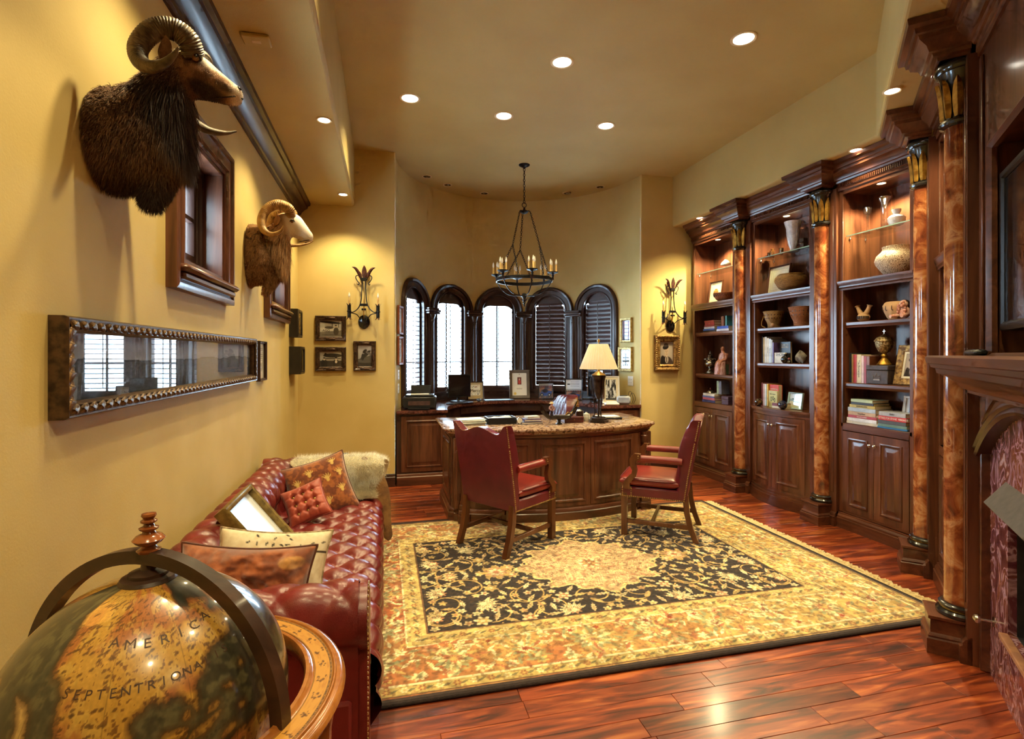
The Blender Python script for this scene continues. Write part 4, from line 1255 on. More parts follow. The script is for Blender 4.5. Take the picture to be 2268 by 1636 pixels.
        pts = [(sx*hw*(1+.03*v), lean[int(v*(nz-1)), 0]+.018, float(Zt[int(v*(nz-1)), 0])) for v in np.linspace(.0, .985, 44)]
        nails(nb, pts, (sx, 0, 0), .0064)
        nails(nb, linepts((sx*(hw+.002), -.175, .40), (sx*(hw+.002), -.175, .345), .0155)+linepts((sx*(hw+.002), -.248, .40), (sx*(hw+.002), -.248, .345), .0155)+linepts((sx*(hw+.002), -.245, .412), (sx*(hw+.002), -.178, .412), .0155), (sx, 0, 0), .0064)
        nails(nb, [(sx*(hw-.004)+.034*cos(a), -.113, .662+.034*sin(a)) for a in np.linspace(.1, pi-.1, 7)], (0, -.4, .6), .005)
        stuff(nb.build('nail_trim', NAIL, root))
    nb = MB(); nails(nb, linepts((-hw, -.263, .335), (hw, -.263, .335), .0155), (0, -1, 0), .0064)
    nails(nb, [(float(U[-1, i]*wide[-1, i]), float(lean[-1, i])+.028, float(crest[i])+.001) for i in range(0, nx, 1)], (0, .2, 1), .005)
    stuff(nb.build('nail_trim', NAIL, root))
    return root
library_chair((1.025, 4.235, .016), RAD(125.6), 'red leather library chair seen from behind, left of the two')
library_chair((2.34, 4.18, .016), RAD(234), 'red leather library chair in side view, beside the bookcases')
# ================================================================ DESK
def granite():
    m, nt, b = newmat('brown_granite')
    b.inputs['Roughness'].default_value = .14; b.inputs['Coat Weight'].default_value = .4; b.inputs['Coat Roughness'].default_value = .05
    tc = N(nt, 'ShaderNodeTexCoord')
    n1 = N(nt, 'ShaderNodeTexNoise'); n1.inputs['Scale'].default_value = 26; n1.inputs['Detail'].default_value = 8; n1.inputs['Distortion'].default_value = .8
    v = N(nt, 'ShaderNodeTexVoronoi'); v.inputs['Scale'].default_value = 60
    nt.links.new(tc.outputs['Object'], n1.inputs['Vector']); nt.links.new(tc.outputs['Object'], v.inputs['Vector'])
    c = ramp(nt, [(.32, srgb(70, 44, 38)), (.44, srgb(142, 106, 90)), (.54, srgb(200, 174, 150)), (.66, srgb(160, 120, 102)), (.78, srgb(224, 206, 186))], n1.outputs[0])
    mx = N(nt, 'ShaderNodeMix', data_type='RGBA', blend_type='MULTIPLY'); mx.inputs[0].default_value = .35
    nt.links.new(c, mx.inputs[6]); nt.links.new(v.outputs['Distance'], mx.inputs[7])
    nt.links.new(mx.outputs[2], b.inputs['Base Color'])
    return m
GRAN = granite()
GRAND = pm('dark_red_granite', (118, 72, 60), (64, 36, 32), sc_=40, rough=.15, coat=.4, det=8)
DX, DY, DH = 1.62, 5.20, .87
desk = thing('executive_desk', 'bow-fronted walnut executive desk with brown granite top', 'desk', (DX, DY, 0))
HWD = 1.02; BOW = .25; FE = -.36
def front(x, w=HWD): return FE-BOW*(1-(x/w)**2)
def outline(ext, n=28, back=.40, w=HWD):
    """desk plan grown by ext; clipped front corners"""
    P = []
    w2 = w+ext
    P += [(-w2, back+ext), (-w2, FE+.02), (-w2+.035, FE-ext*.4), (-w2+.045, FE-ext-.004)]
    for k in range(n+1):
        x = (-w+.03)+(2*w-.06)*k/n; P.append((x, front(x)-ext))
    P += [(w2-.045, FE-ext-.004), (w2-.035, FE-ext*.4), (w2, FE+.02), (w2, back+ext)]
    return P
def slabs(b, lay):
    """stacked outlines: [(ext, z)] lofted"""
    rings = [[(x, y, z) for x, y in outline(e)] for e, z in lay]
    b.loft(rings)
b = MB(); slabs(b, [(.02, DH-.05), (.035, DH-.048), (.04, DH-.036), (.055, DH-.028), (.062, DH-.014), (.058, DH-.003), (.05, DH)]); b.build('granite_top', GRAN, desk)
b = MB(); slabs(b, [(-.012, .12), (-.012, DH-.05)]); b.build('body', WV, desk)
b = MB(); slabs(b, [(.02, 0), (.02, .085), (.012, .092), (.012, .105), (-.002, .125), (-.012, .128)]); b.build('base_moulding', WH, desk)
b = MB(); slabs(b, [(-.012, DH-.09), (.004, DH-.085), (.006, DH-.07), (.018, DH-.06), (.02, DH-.0502)]); b.build('top_moulding', WH, desk)
for k in range(3):
    x0 = -.81+.54*k+.012; w = .516; h = DH-.09-.15
    b = MB(); panel(b, w, h, fn=lambda x, y, z, x0=x0: (x, y+front(x+x0)+.006, z), nx=10,
                    prof=[(0, .02), (0, 0), (.035, 0), (.04, -.006), (.052, -.008), (.058, .004), (.066, .008), (.078, .008), (.112, -.004)])
    o = b.build('front_panel', WV, desk); o.location = (x0, 0, .14)
for sx in (-1, 1):
    # corner pilaster with flutes and half column
    xa = sx*(HWD-.11); yf = front(HWD-.11)
    b = MB(); b.box(xa-.085, xa+.085, yf-.012, yf+.08, .13, DH-.09, b=.004)
    for k in (-2, 2): b.box(xa+k*.03-.008, xa+k*.03+.008, yf-.017, yf-.01, .2, DH-.2, b=.003)
    b.build('corner_pilaster', WV, desk)
    b = MB(); b.lathe([(.042, .13), (.042, .17), (.034, .18), (.038, .2), (.028, .22), (.024, .25), (.024, .56), (.03, .57), (.03, .585), (.022, .6), (.03, .615), (.03, .63), (.02, .64), (.028, .68), (.036, .71), (.036, .74), (.028, .75), (.028, DH-.09)], 16, T(xa, yf-.02, 0)); b.build('turned_column', WV, desk)
    b = MB(); b.box(xa-.052, xa+.052, yf-.075, yf+.02, 0, .09, b=.004); b.box(xa-.046, xa+.046, yf-.068, yf+.02, .09, .13, b=.004); b.build('column_plinth', WH, desk)
    b = MB(); panel(b, .62, DH-.25, M=None); o = b.build('side_panel', WV, desk); o.matrix_local = T(sx*(HWD-.006), .36 if sx < 0 else -.26, .14, rz=-pi/2 if sx < 0 else pi/2)

# ================================================================ CREDENZA in the niche
cre = thing('curved_credenza', 'curved walnut credenza with granite counter lining the window niche', 'credenza', (NC[0], NC[1], 0))
RI, RO = .97, NR-.015
def arc(r, a0, a1, n): return [(r*sin(RAD(a0+(a1-a0)*k/n)), r*cos(RAD(a0+(a1-a0)*k/n))) for k in range(n+1)]
b = MB()
def ringslab(b, r0, r1, a0, a1, z0, z1, n=40, ends=0.0):
    A = arc(r0, a0, a1, n); B = arc(r1, a0, a1, n)
    if ends:
        A = [(A[0][0], -ends)]+A+[(A[-1][0], -ends)]; B = [(B[0][0], -ends)]+B+[(B[-1][0], -ends)]
    k = len(A)
    vs = [(*p, z) for z in (z0, z1) for P in (A, B) for p in P]
    f = []
    for i in range(k-1):
        f += [(i, i+1, k+i+1, k+i), (2*k+i, 3*k+i, 3*k+i+1, 2*k+i+1), (i, 2*k+i, 2*k+i+1, i+1), (k+i, k+i+1, 3*k+i+1, 3*k+i)]
    f += [(0, k, 3*k, 2*k), (k-1, 3*k-1, 4*k-1, 2*k-1)]
    b.add(vs, f)
ringslab(b, RI, RO, -90, 90, .855, .89, ends=.04); ringslab(b, RI+.012, RO, -90, 90, .842, .855, ends=.028); b.build('counter', GRAND, cre)
b = MB(); ringslab(b, RI+.05, RO, -90, -44, 0, .842); b.build('cabinet_body', WDK, cre)
b = MB(); ringslab(b, RI+.05, RO, 44, 90, 0, .842); b.build('cabinet_body', WDK, cre)
b = MB(); ringslab(b, RO-.03, RO, -44, 44, 0, .90); b.build('modesty_panel', WDKH, cre)
b = MB(); ringslab(b, RI+.04, RI+.06, -44, 44, .74, .842); b.build('apron', WDKH, cre)
for sx in (-1, 1):
    x0 = sx*(RI+RO)/2; w = RO-RI-.07
    b = MB(); panel(b, w, .66, M=None, prof=[(0, .02), (0, 0), (.05, 0), (.056, -.006), (.066, -.008), (.072, .005), (.09, .006), (.115, -.003)]); o = b.build('end_panel', WV, cre); o.location = (x0-w/2+(.02 if sx < 0 else .0), -.008, .16)
    b = MB(); b.mold([(x0+w/2+.03, 0), (x0-w/2-.03, 0)], [(-.02, 0), (.024, 0), (.024, .10), (.014, .11), (.014, .125), (.004, .14), (-.02, .14)]); b.build('base_moulding', WH, cre)

# ================================================================ EXECUTIVE CHAIR
ex = thing('executive_chair', 'dark burgundy tufted swivel chair behind the desk', 'chair', (1.82, 6.0, 0), RAD(-88))
nx, nz = 44, 60
U, V = np.meshgrid(np.linspace(-1, 1, nx), np.linspace(0, 1, nz))
wd = .27*(1-.12*V**3)*np.clip(1.0-.25*np.clip(V-.85, 0, 1)**1.2*4*np.abs(U)**3, .5, 1); zt = .50+V*.56-.06*np.abs(U)**3*sst(V, .7, 1)
yfr = .22+.10*V-.05*np.clip(1-np.abs(U)**4, 0, 1)*np.clip(1-V**10, 0, 1)**.5-.055*sst(np.abs(U), .7, 1)-tuft(U*2.6+V*2.0, U*2.6-V*2.0, .4)*.02*np.clip(1-np.abs(U)**10, 0, 1)
def shell(name, X, Yf, Yb, Zg, mat, parent):
    nz_, nx_ = X.shape; o = fastgrid(name, X, Yf, Zg, mat, parent); me = o.data
    bm = bmesh.new(); bm.from_mesh(me); bm.verts.ensure_lookup_table()
    vb = [bm.verts.new((X[j, i], Yb[j, i], Zg[j, i])) for j in range(nz_) for i in range(nx_)]; bm.verts.ensure_lookup_table()
    F = lambda j, i: bm.verts[j*nx_+i]
    B = lambda j, i: vb[j*nx_+i]
    for j in range(nz_-1):
        for i in range(nx_-1): bm.faces.new((B(j,i), B(j+1,i), B(j+1,i+1), B(j,i+1)))
        bm.faces.new((F(j,0), F(j+1,0), B(j+1,0), B(j,0))); bm.faces.new((F(j,nx_-1), B(j,nx_-1), B(j+1,nx_-1), F(j+1,nx_-1)))
    for i in range(nx_-1):
        bm.faces.new((F(0,i), B(0,i), B(0,i+1), F(0,i+1))); bm.faces.new((F(nz_-1,i), F(nz_-1,i+1), B(nz_-1,i+1), B(nz_-1,i)))
    bmesh.ops.recalc_face_normals(bm, faces=bm.faces); bm.to_mesh(me); bm.free(); me.shade_smooth(); me.set_sharp_from_angle(angle=RAD(55))
    return o
shell('tufted_back', U*wd, yfr, .27+.115*V+0*U+.07*(1-U**2), zt, LEX, ex)
nb = MB()
for sx in (-1, 1): nails(nb, [(sx*(float(wd[j, -1])+.001), float(.25+.11*V[j, -1])-.0, float(zt[j, -1])) for j in range(4, nz-2)], (sx, 0, 0), .005)
stuff(nb.build('nail_trim', NAIL, ex))
b = MB(); b.box(-.27, .27, -.28, .24, .42, .53, b=.04); b.build('seat', LEX, ex)
for sx in (-1, 1):
    b = MB(); b.tube([(sx*.27, .22, .66), (sx*.30, .05, .68), (sx*.30, -.18, .68), (sx*.29, -.22, .62), (sx*.27, -.2, .50)], [.028, .032, .03, .024, .022], 10); b.build('armrest', WDK, ex)
b = MB(); b.cyl(.03, .12, .42, 14); b.cyl(.06, .37, .43, 14); b.build('gas_column', BLACK, ex)
for k in range(5):
    a = 2*pi*k/5; b = MB(); b.tube([(.02*cos(a), .02*sin(a), .15), (.16*cos(a), .16*sin(a), .13), (.30*cos(a), .30*sin(a), .075)], [.03, .026, .018], 8); b.build('base_spoke', WDK, ex)
    b = MB(); b.lathe([(.003, -.012), (.026, -.012), (.028, -.006), (.028, .006), (.026, .012), (.003, .012)], 14, T(.30*cos(a), .30*sin(a), .029, rx=pi/2, rz=a)); b.build('caster', BLACK, ex)

# ================================================================ GLOBE
GC = (-.443, 1.153, .87); GR = .25
globe = thing('floor_globe', 'large antique-style floor globe in a wooden cradle beside the sofa', 'globe', (GC[0], GC[1], 0))
LON0 = math.atan2(-1.153, .443)                       # bearing that faces the camera
def glyphs(s, size):
    cu = bpy.data.curves.new('t', 'FONT'); cu.body = s; cu.size = size; cu.align_x = 'CENTER'; cu.resolution_u = 3
    o = bpy.data.objects.new('t', cu); col.objects.link(o)
    me = bpy.data.meshes.new_from_object(o.evaluated_get(bpy.context.evaluated_depsgraph_get()))
    bpy.data.objects.remove(o); bpy.data.curves.remove(cu)
    vs = np.array([v.co[:] for v in me.vertices]); fs = [tuple(p.vertices) for p in me.polygons]
    bpy.data.meshes.remove(me); return vs, fs
def inpoly(px, py, poly):
    r = np.zeros(px.shape, bool); n = len(poly)
    for i in range(n):
        x0, y0 = poly[i]; x1, y1 = poly[(i+1) % n]
        c = ((y0 > py) != (y1 > py)) & (px < (x1-x0)*(py-y0)/(y1-y0+1e-12)+x0); r ^= c
    return r
def globe_colors(LO, LA):
    """LO degrees east of the camera-facing meridian, LA latitude"""
    w1 = (fbm(LO/90+4, LA/90+3, 10, 5, 21)-.5)*9; w2 = (fbm(LO/90+4, LA/90+3, 10, 5, 22)-.5)*9
    lo, la = LO+w1, LA+w2
    NA = [(-66,84),(-60,70),(-64,62),(-52,56),(-50,46),(-46,38),(-40,30),(-36,22),(-28,12),(-20,4),(-10,-2),(-4,-8),(8,-12),(40,-14),(44,2),(34,8),(24,6),(16,2),(8,3),(2,6),(-2,12),(4,12),(6,17),(-2,17),(-8,13),(-14,16),(-12,24),(-6,28),(4,27),(9,21),(12,24),(12,31),(20,37),(28,42),(36,44),(42,50),(34,55),(40,62),(28,66),(22,60),(14,62),(20,72),(30,80),(10,86),(-40,87)]
    land = inpoly(lo-7, la, NA)
    baja = inpoly(lo, la, [(-58,36),(-48,34),(-44,24),(-38,14),(-41,13),(-50,24)])
    alaska = inpoly(lo, la, [(-62,58),(-40,60),(-30,64),(-34,74),(-56,72)])
    isl = np.zeros_like(land)
    for x, y, a, b_, ro in ((18,14,6,2,.3),(27,10,4,1.8,.2),(12,20,2,1,.5),(22,19,2,1,-.4),(30,24,2,1,.3),(34,14,1.5,1,0),(16,33,1.6,.8,0),(40,30,1.5,1,0),(56,60,10,8,.4),(62,40,3,2,0),(24,48,3,1.2,.7),(30,52,3,1.2,.2),(-85,10,7,4,1.0),(-78,30,5,3,.6)):
        isl |= ell(lo, la, x, y, a, b_, ro) > .5
    # generic continents on the far side
    far = (fbm(LO/90+8, LA/90+5, 2.4, 4, 33) > .54) & (np.abs(LO) > 95)
    L = land | baja | isl | far
    C = np.zeros(LO.shape+(3,))
    n = fbm(LO/90+4, LA/90+3, 24, 5, 5); n2 = fbm(LO/90+4, LA/90+3, 70, 3, 6); n3 = fbm(LO/90+4, LA/90+3, 6, 3, 8)
    C[...] = (54, 50, 38); C = mixc(C, sst(n, .40, .62), (84, 78, 54)); C = mixc(C, sst(n3, .5, .66)*.7, (40, 42, 36))
    Lc = np.zeros_like(C); Lc[...] = (176, 132, 54); Lc = mixc(Lc, sst(n3, .42, .60), (156, 94, 46)); Lc = mixc(Lc, sst(n, .55, .68)*.6, (190, 154, 74)); Lc = mixc(Lc, sst(n2, .60, .66)*(n > .42)*.75, (86, 52, 26))
    C = np.where(L[..., None], Lc, C)
    C = mixc(C, baja*.8+0.0, (188, 158, 100)); C = mixc(C, alaska*.55*land, (226, 170, 84))
    # shaded coasts
    from_land = L.astype(float)
    gy, gx = np.gradient(from_land); cst = np.clip(np.hypot(gx, gy)*2.2, 0, 1)
    for _ in range(3): cst = np.maximum(cst, .8*np.roll(cst, 1, 0)); cst = np.maximum(cst, .8*np.roll(cst, 1, 1)); cst = np.maximum(cst, .8*np.roll(cst, -1, 0)); cst = np.maximum(cst, .8*np.roll(cst, -1, 1))
    C = mixc(C, cst*.62, (64, 38, 20))
    # graticule
    for st in (15,):
        C = mixc(C, (np.abs((LO+7.5) % st-st/2) < .12)*.4, (80, 56, 30)); C = mixc(C, (np.abs((LA+7.5) % st-st/2) < .12)*.35, (80, 56, 30))
    C = mixc(C, (np.abs(LA-8-LO*.12) < .35)*((LO*1.2).astype(int) % 2 == 0)*(~L)*.6, (40, 30, 20))
    # faint lettering-like texture, mountains and ships
    r = random.Random(8)
    for _ in range(240):
        x, y = r.uniform(-50, 36), r.uniform(0, 72); m = ell(LO, LA, x, y, .9/max(.3, cos(RAD(y))), .55, .4)
        C = mixc(C, m*L*.65, (70, 40, 18))
    for x, y, h_ in ((-72, 12, 9), (-62, 10, 8)):
        C = mixc(C, inpoly(LO, LA, [(x-4, y-8), (x+2, y-8), (x+3, y+h_*.5), (x-1, y+h_)]), (150, 104, 40))
    C = mixc(C, inpoly(LO, LA, [(-84, 14), (-74, 16), (-74, 30), (-82, 26)])*.7, (150, 76, 36))
    C *= (.86+.28*n2)[..., None]
    return np.clip(C, 0, 255)
nlo, nla = 900, 420
LOa, LAa = np.meshgrid(np.linspace(-180, 180, nlo), np.linspace(-89.6, 89.6, nla))
az = LON0+np.radians(LOa); la = np.radians(LAa)
o = fastgrid('sphere', GR*np.cos(la)*np.cos(az), GR*np.cos(la)*np.sin(az), GC[2]+GR*np.sin(la), vcol('globe_print', .28, spec=.5, coat=.85), globe)
setcol(o, lin(globe_colors(LOa, LAa)))
INK = pm('ink', (70, 42, 20), (60, 36, 18), rough=.6)
lt = MB()
def on_globe(word, lat0, lon0, lon1, size, dip=0.0):
    n = len(word)
    for i, ch in enumerate(word):
        if ch == ' ': continue
        lo = lon0+(lon1-lon0)*i/(n-1); la_ = lat0+dip*(2*i/(n-1)-1)**2
        vs, fs = glyphs(ch, size)
        if not len(vs): continue
        a = LON0+RAD(lo); p = RAD(la_); rr = GR+.0006
        nrm = Vector((cos(p)*cos(a), cos(p)*sin(a), sin(p))); east = Vector((-sin(a), cos(a), 0)); north = nrm.cross(east)
        cen = Vector((0, 0, GC[2]))+nrm*rr
        lt.add([tuple(cen+east*v[0]+north*(v[1]-size*.3)) for v in vs], fs)
on_globe('AMERICA', 50, -18, 34, .024, 3); on_globe('SEPTENTRIONALIS', 35, -32, 34, .020, 2)
stuff(lt.build('lettering', INK, globe, flat=True))
# pole cap, finial, meridian ring
GWD = woodmat('globe_dark_wood', (34, 20, 14), (58, 36, 26), (78, 50, 36), 0, rough=.4)
GWL = woodmat('globe_honey_wood', (120, 66, 26), (164, 100, 42), (190, 126, 60), 0, rough=.22, coat=.5)
GWF = pm('finial_wood', (150, 84, 40), (110, 56, 24), sc_=20, rough=.22, coat=.5)
b = MB(); b.lathe([(.046, -.012), (.05, -.004), (.046, .002), (.034, .004), (.034, .010), (.024, .013), (.014, .016), (.012, .03)], 24, T(0, 0, GC[2]+GR)); b.build('pole_cap', GWD, globe)
b = MB(); zf = GC[2]+.298; b.lathe([(.019, 0), (.021, .004), (.014, .008), (.012, .012), (.022, .018), (.028, .025), (.022, .032), (.012, .036), (.010, .040), (.016, .044), (.017, .047), (.010, .050), (.008, .054), (.014, .058), (.014, .061), (.009, .064), (.013, .070), (.012, .074), (.001, .076)], 20, T(0, 0, zf)); b.build('finial', GWF, globe)
b = MB(); n = 96; az0 = RAD(-26); ra, rb, tw = .277, .302, .013
rings = []
for k in range(n+1):
    a = 2*pi*k/n; d = Vector((cos(az0), sin(az0), 0)); s = Vector((-sin(az0), cos(az0), 0)); c = Vector((0, 0, GC[2]))
    rd = d*cos(a)+Vector((0, 0, 1))*sin(a)
    rings.append([c+rd*r+s*t for r, t in ((ra, -tw), (rb, -tw), (rb, tw), (ra, tw))])
b.loft(rings, cap=False); b.build('meridian_ring', GWD, globe)
# horizon ring with printed band
b = MB(); z = GC[2]; pr = [(.288, z-.03), (.282, z-.02), (.280, z+.004), (.284, z+.012), (.291, z+.012), (.296, z+.006), (.300, z+.004)]
pr2 = [(.338, z+.004), (.341, z+.008), (.344, z+.008), (.346, z+.004), (.352, z+.004), (.360, z), (.364, z-.008), (.360, z-.016), (.352, z-.02), (.35, z-.03)]
prof = pr+pr2+[(.288, z-.03)]
# leave a slot where the meridian passes
b.lathe(prof, 96, cap=False); b.build('horizon_ring', GWL, globe)
ar, rr_ = np.meshgrid(np.linspace(0, 2*pi, 1100), np.linspace(.3005, .3375, 26))
C = np.zeros(ar.shape+(3,)); C[...] = (198, 142, 62)
nn = fbm(ar*3+2, rr_*50, 5, 4, 2); C = mixc(C, sst(nn, .5, .8)*.5, (164, 104, 44))
for rl in (.3025, .333, .3355): C = mixc(C, np.abs(rr_-rl) < .0006, (90, 52, 24))
C = mixc(C, (np.abs(rr_-.334) < .0012)*((ar*130).astype(int) % 2 == 0), (60, 34, 18))
r = random.Random(4)
for k in range(36):
    a = 2*pi*k/36
    for q in range(9):
        C = mixc(C, ell((ar-a+pi) % (2*pi)-pi, rr_, r.uniform(-.03, .03), r.uniform(.308, .328), r.uniform(.004, .016), r.uniform(.0006, .003), 0)*.75, (84, 50, 28))
o = fastgrid('zodiac_band', rr_*np.cos(ar), rr_*np.sin(ar), 0*ar+GC[2]+.0052, vcol('zodiac_print', .35, coat=.4), globe); setcol(o, lin(np.clip(C, 0, 255)))
for k in range(4):
    a = az0+pi/4+k*pi/2; x, y = .325*cos(a), .325*sin(a)
    b = MB(); b.lathe([(.02, 0), (.03, .02), (.022, .05), (.016, .07), (.028, .10), (.03, .2), (.02, .23), (.026, .26), (.034, .45), (.024, .52), (.03, .55), (.018, .58), (.02, .7), (.03, .76), (.03, .85)], 16, T(x, y, 0)); b.build('leg', GWL, globe)
for k in range(2):
    a = az0+pi/4+k*pi/2; b = MB(); b.tube([(.325*cos(a), .325*sin(a), .16), (0, 0, .14), (-.325*cos(a), -.325*sin(a), .16)], .016, 8); b.build('stretcher', GWL, globe)
b = MB(); b.lathe([(.02, .12), (.06, .13), (.05, .18), (.02, .2), (.02, .50), (.04, .53), (.04, .56)], 16); b.build('centre_post', GWL, globe)
# ================================================================ MOUNTED RAMS
def crom(P, n):
    """Catmull-Rom through tuples"""
    P = [np.array(p, float) for p in P]; P = [2*P[0]-P[1]]+P+[2*P[-1]-P[-2]]; out = []
    for i in range(1, len(P)-2):
        for k in range(n):
            t = k/n; a, b, c, d = P[i-1:i+3]
            out.append(.5*((2*b)+(-a+c)*t+(2*a-5*b+4*c-d)*t*t+(-a+3*b-3*c+d)*t**3))
    out.append(P[-2]); return out
def limb(mb, secs, n=20, sub=4):
    S = crom(secs, sub); rings = []
    for i, s in enumerate(S):
        a, b = S[max(0, i-1)], S[min(len(S)-1, i+1)]; t = np.array([b[0]-a[0], b[1]-a[1]]); t /= np.linalg.norm(t)+1e-9
        up = np.array([-t[1], t[0]])
        rings.append([(s[0]+up[0]*s[2]*sin(q), s[3]*cos(q), s[1]+up[1]*s[2]*sin(q)) for q in np.linspace(0, 2*pi, n+1)[:-1]])
    mb.loft(rings)
FURM = vcol('animal_fur', .85, spec=.2, sheen=.25)
SKINM = vcol('animal_hide', .8, spec=.25, bump=.4)
def ram(name, label, loc, limbs, colfn, furfn, horn_pts, horn_far, lat, hornc, eye, ear, nose, nfur, seed):
    root = thing(name, label, 'trophy', loc, 0, 'mounted ram heads on the left wall')
    mb = MB()
    for l in limbs: limb(mb, l)
    tmp = mb.build('tmp', None, None)
    m = tmp.modifiers.new('r', 'REMESH'); m.mode = 'VOXEL'; m.voxel_size = .0065
    s = tmp.modifiers.new('s', 'SMOOTH'); s.iterations = 6; s.factor = .6
    me = bpy.data.meshes.new_from_object(tmp.evaluated_get(bpy.context.evaluated_depsgraph_get()))
    bpy.data.objects.remove(tmp)
    me.name = 'body'; me.shade_smooth(); me.materials.clear(); me.materials.append(SKINM)
    body = link('body', me, root)
    V = np.empty(len(me.vertices)*3); me.vertices.foreach_get('co', V); V = V.reshape(-1, 3)
    # flat back against the wall
    V[:, 0] = np.maximum(V[:, 0], .002); me.vertices.foreach_set('co', V.ravel()); me.update()
    Nn = np.empty(len(V)*3); me.vertex_normals.foreach_get('vector', Nn); Nn = Nn.reshape(-1, 3)
    C = colfn(V); setcol(body, lin(np.clip(C, 0, 255)))
    # fur strands
    r = np.random.default_rng(seed); idx = r.integers(0, len(V), nfur); P = V[idx]; Nv = Nn[idx]
    L, flow = furfn(P); keep = (L > .003) & (P[:, 0] > .006); P, Nv, L, flow = P[keep], Nv[keep], L[keep], flow[keep]
    Cc = C[idx][keep]*r.uniform(.7, 1.35, (len(P), 1))
    d = Nv*.55+flow+r.normal(0, .22, P.shape); d /= np.linalg.norm(d, axis=1)[:, None]
    L = L*r.uniform(.6, 1.25, len(L)); side = np.cross(d, r.normal(0, 1, P.shape)); side /= np.linalg.norm(side, axis=1)[:, None]
    w = .0008
    mid = P+d*L[:, None]*.55; tip = P+d*L[:, None]+np.array([0, 0, -1])*(L**1.0*.35)[:, None]
    A = np.stack([P-side*w-Nv*.002, P+side*w-Nv*.002, mid+side*w*.8, mid-side*w*.8, tip], 1).reshape(-1, 3)
    A[:, 0] = np.maximum(A[:, 0], .002)
    k = len(P); base = np.arange(k)*5
    faces = np.concatenate([np.stack([base, base+1, base+2, base+3], 1).tolist(), ]).tolist()+np.stack([base+3, base+2, base+4], 1).tolist()
    fm = bpy.data.meshes.new('fur'); fm.from_pydata(A.tolist(), [], faces); fm.materials.append(FURM); fm.shade_smooth()
    fo = link('fur', fm, root); stuff(fo); setcol(fo, lin(np.clip(np.repeat(Cc, 5, 0), 0, 255)))
    # horns
    for sgn, pts in ((-1, horn_pts), (1, horn_far)):
        S = crom([(x, y, z, rr) for x, z, y, rr in pts], 26); n = len(S); hb = MB()
        rr = [max(.002, s_[3])*(1+.045*sin(i*1.9)*(1-i/n)) for i, s_ in enumerate(S)]
        hb.tube([s_[:3] for s_ in S], rr, 14); hb.build('horn', hornc, root)
    for sgn in (-1, 1):
        b = MB(); b.sphere(.0125, T(eye[0], sgn*eye[2], eye[1]), 14, 10); e = b.build('eye', pm('glass_eye', (150, 110, 50), (110, 74, 30), sc_=90, rough=.08, coat=.8), root)
        b = MB(); b.sphere(.006, T(eye[0]+.004, sgn*(eye[2]+.0085), eye[1]+.001), 10, 8); b.build('pupil', BLACKG, e)
        b = MB(); b.tube([(eye[0]-.016, sgn*(eye[2]+.003), eye[1]-.002), (eye[0]-.004, sgn*(eye[2]+.009), eye[1]+.0105), (eye[0]+.010, sgn*(eye[2]+.006), eye[1]+.008), (eye[0]+.018, sgn*(eye[2]-.003), eye[1]-.006)], [.003, .004, .004, .002], 6); b.build('eyelid', BLACKG, root)
        # ear: cupped leaf
        b = MB(); rings = []
        for k in range(9):
            t = k/8; wd = .022*sin(pi*min(.98, .12+.86*t))+.002; c0 = np.array(ear[0])*(1-t)+np.array(ear[1])*t
            rings.append([(c0[0]+wd*cos(a)*.9, sgn*(c0[1]+.014*sin(a)*(1 if sin(a) > 0 else .2)*(1-t*.5)), c0[2]+wd*cos(a)*.35) for a in np.linspace(0, 2*pi, 11)[:-1]])
        b.loft(rings); eo = b.build('ear', SKINM, root); setcol(eo, np.tile(lin(colfn(np.array([[ear[0][0], .05, ear[0][2]]])))[0], (len(eo.data.vertices), 1)))
        b = MB(); b.sphere(.008, T(nose[0], sgn*.014, nose[1], ry=.6), 10, 8, (1.2, .5, .7)); b.build('nostril', BLACKG, root)
    b = MB(); b.tube([(nose[0]-.075, -.031, nose[1]-.052), (nose[0]-.045, -.031, nose[1]-.046), (nose[0]-.012, -.026, nose[1]-.036), (nose[0]+.010, 0, nose[1]-.030), (nose[0]-.012, .026, nose[1]-.036), (nose[0]-.045, .031, nose[1]-.046)], .0025, 6); b.build('mouth_line', BLACKG, root)
    return root
HORND = pm('dark_horn', (122, 106, 88), (66, 56, 46), sc_=26, rough=.5, bump=.35, bsc=40, st=(1, 1, 1))
HORNL = pm('amber_horn', (186, 146, 88), (140, 102, 56), sc_=26, rough=.45, bump=.35, bsc=40)
def c1(V):
    x, y, z = V.T; C = np.zeros(V.shape); C[...] = (122, 94, 74)
    n = fbm(x*3+2, z*3+y*2, 8, 4, 1)
    C = mixc(C, sst(n, .4, .6)*.6, (152, 122, 98))
    C = mixc(C, sst(x-.55*(2.4-z), .13, .19)*(1-sst(z, 2.46, 2.52))*.85, (56, 50, 56))
    C = mixc(C, (1-sst(z, 2.10, 2.20))*.8, (50, 44, 44))
    h = sst(x+(z-2.5)*.25, .245, .285)*sst(z, 2.43, 2.46)
    C = mixc(C, h, (156, 116, 86)); C = mixc(C, h*sst(fbm(x*4+1, z*4, 9, 3, 3), .5, .62)*.6, (96, 68, 50))
    C = mixc(C, h*sst(z-2.545+.42*(x-.33), .012, .035), (236, 224, 208))
    C = mixc(C, h*sst(x, .385, .42), (226, 206, 190))
    C = mixc(C, h*ell(x, z, .325, 2.487, .055, .024, -.3, .4)*.9, (46, 36, 34))
    C = mixc(C, h*ell(x, z, .385, 2.505, .03, .012, -.5, .5)*.7, (70, 54, 48)); C = mixc(C, h*ell(x, z, .302, 2.582, .03, .016, -.5, .5)*.8, (60, 42, 34))
    return C
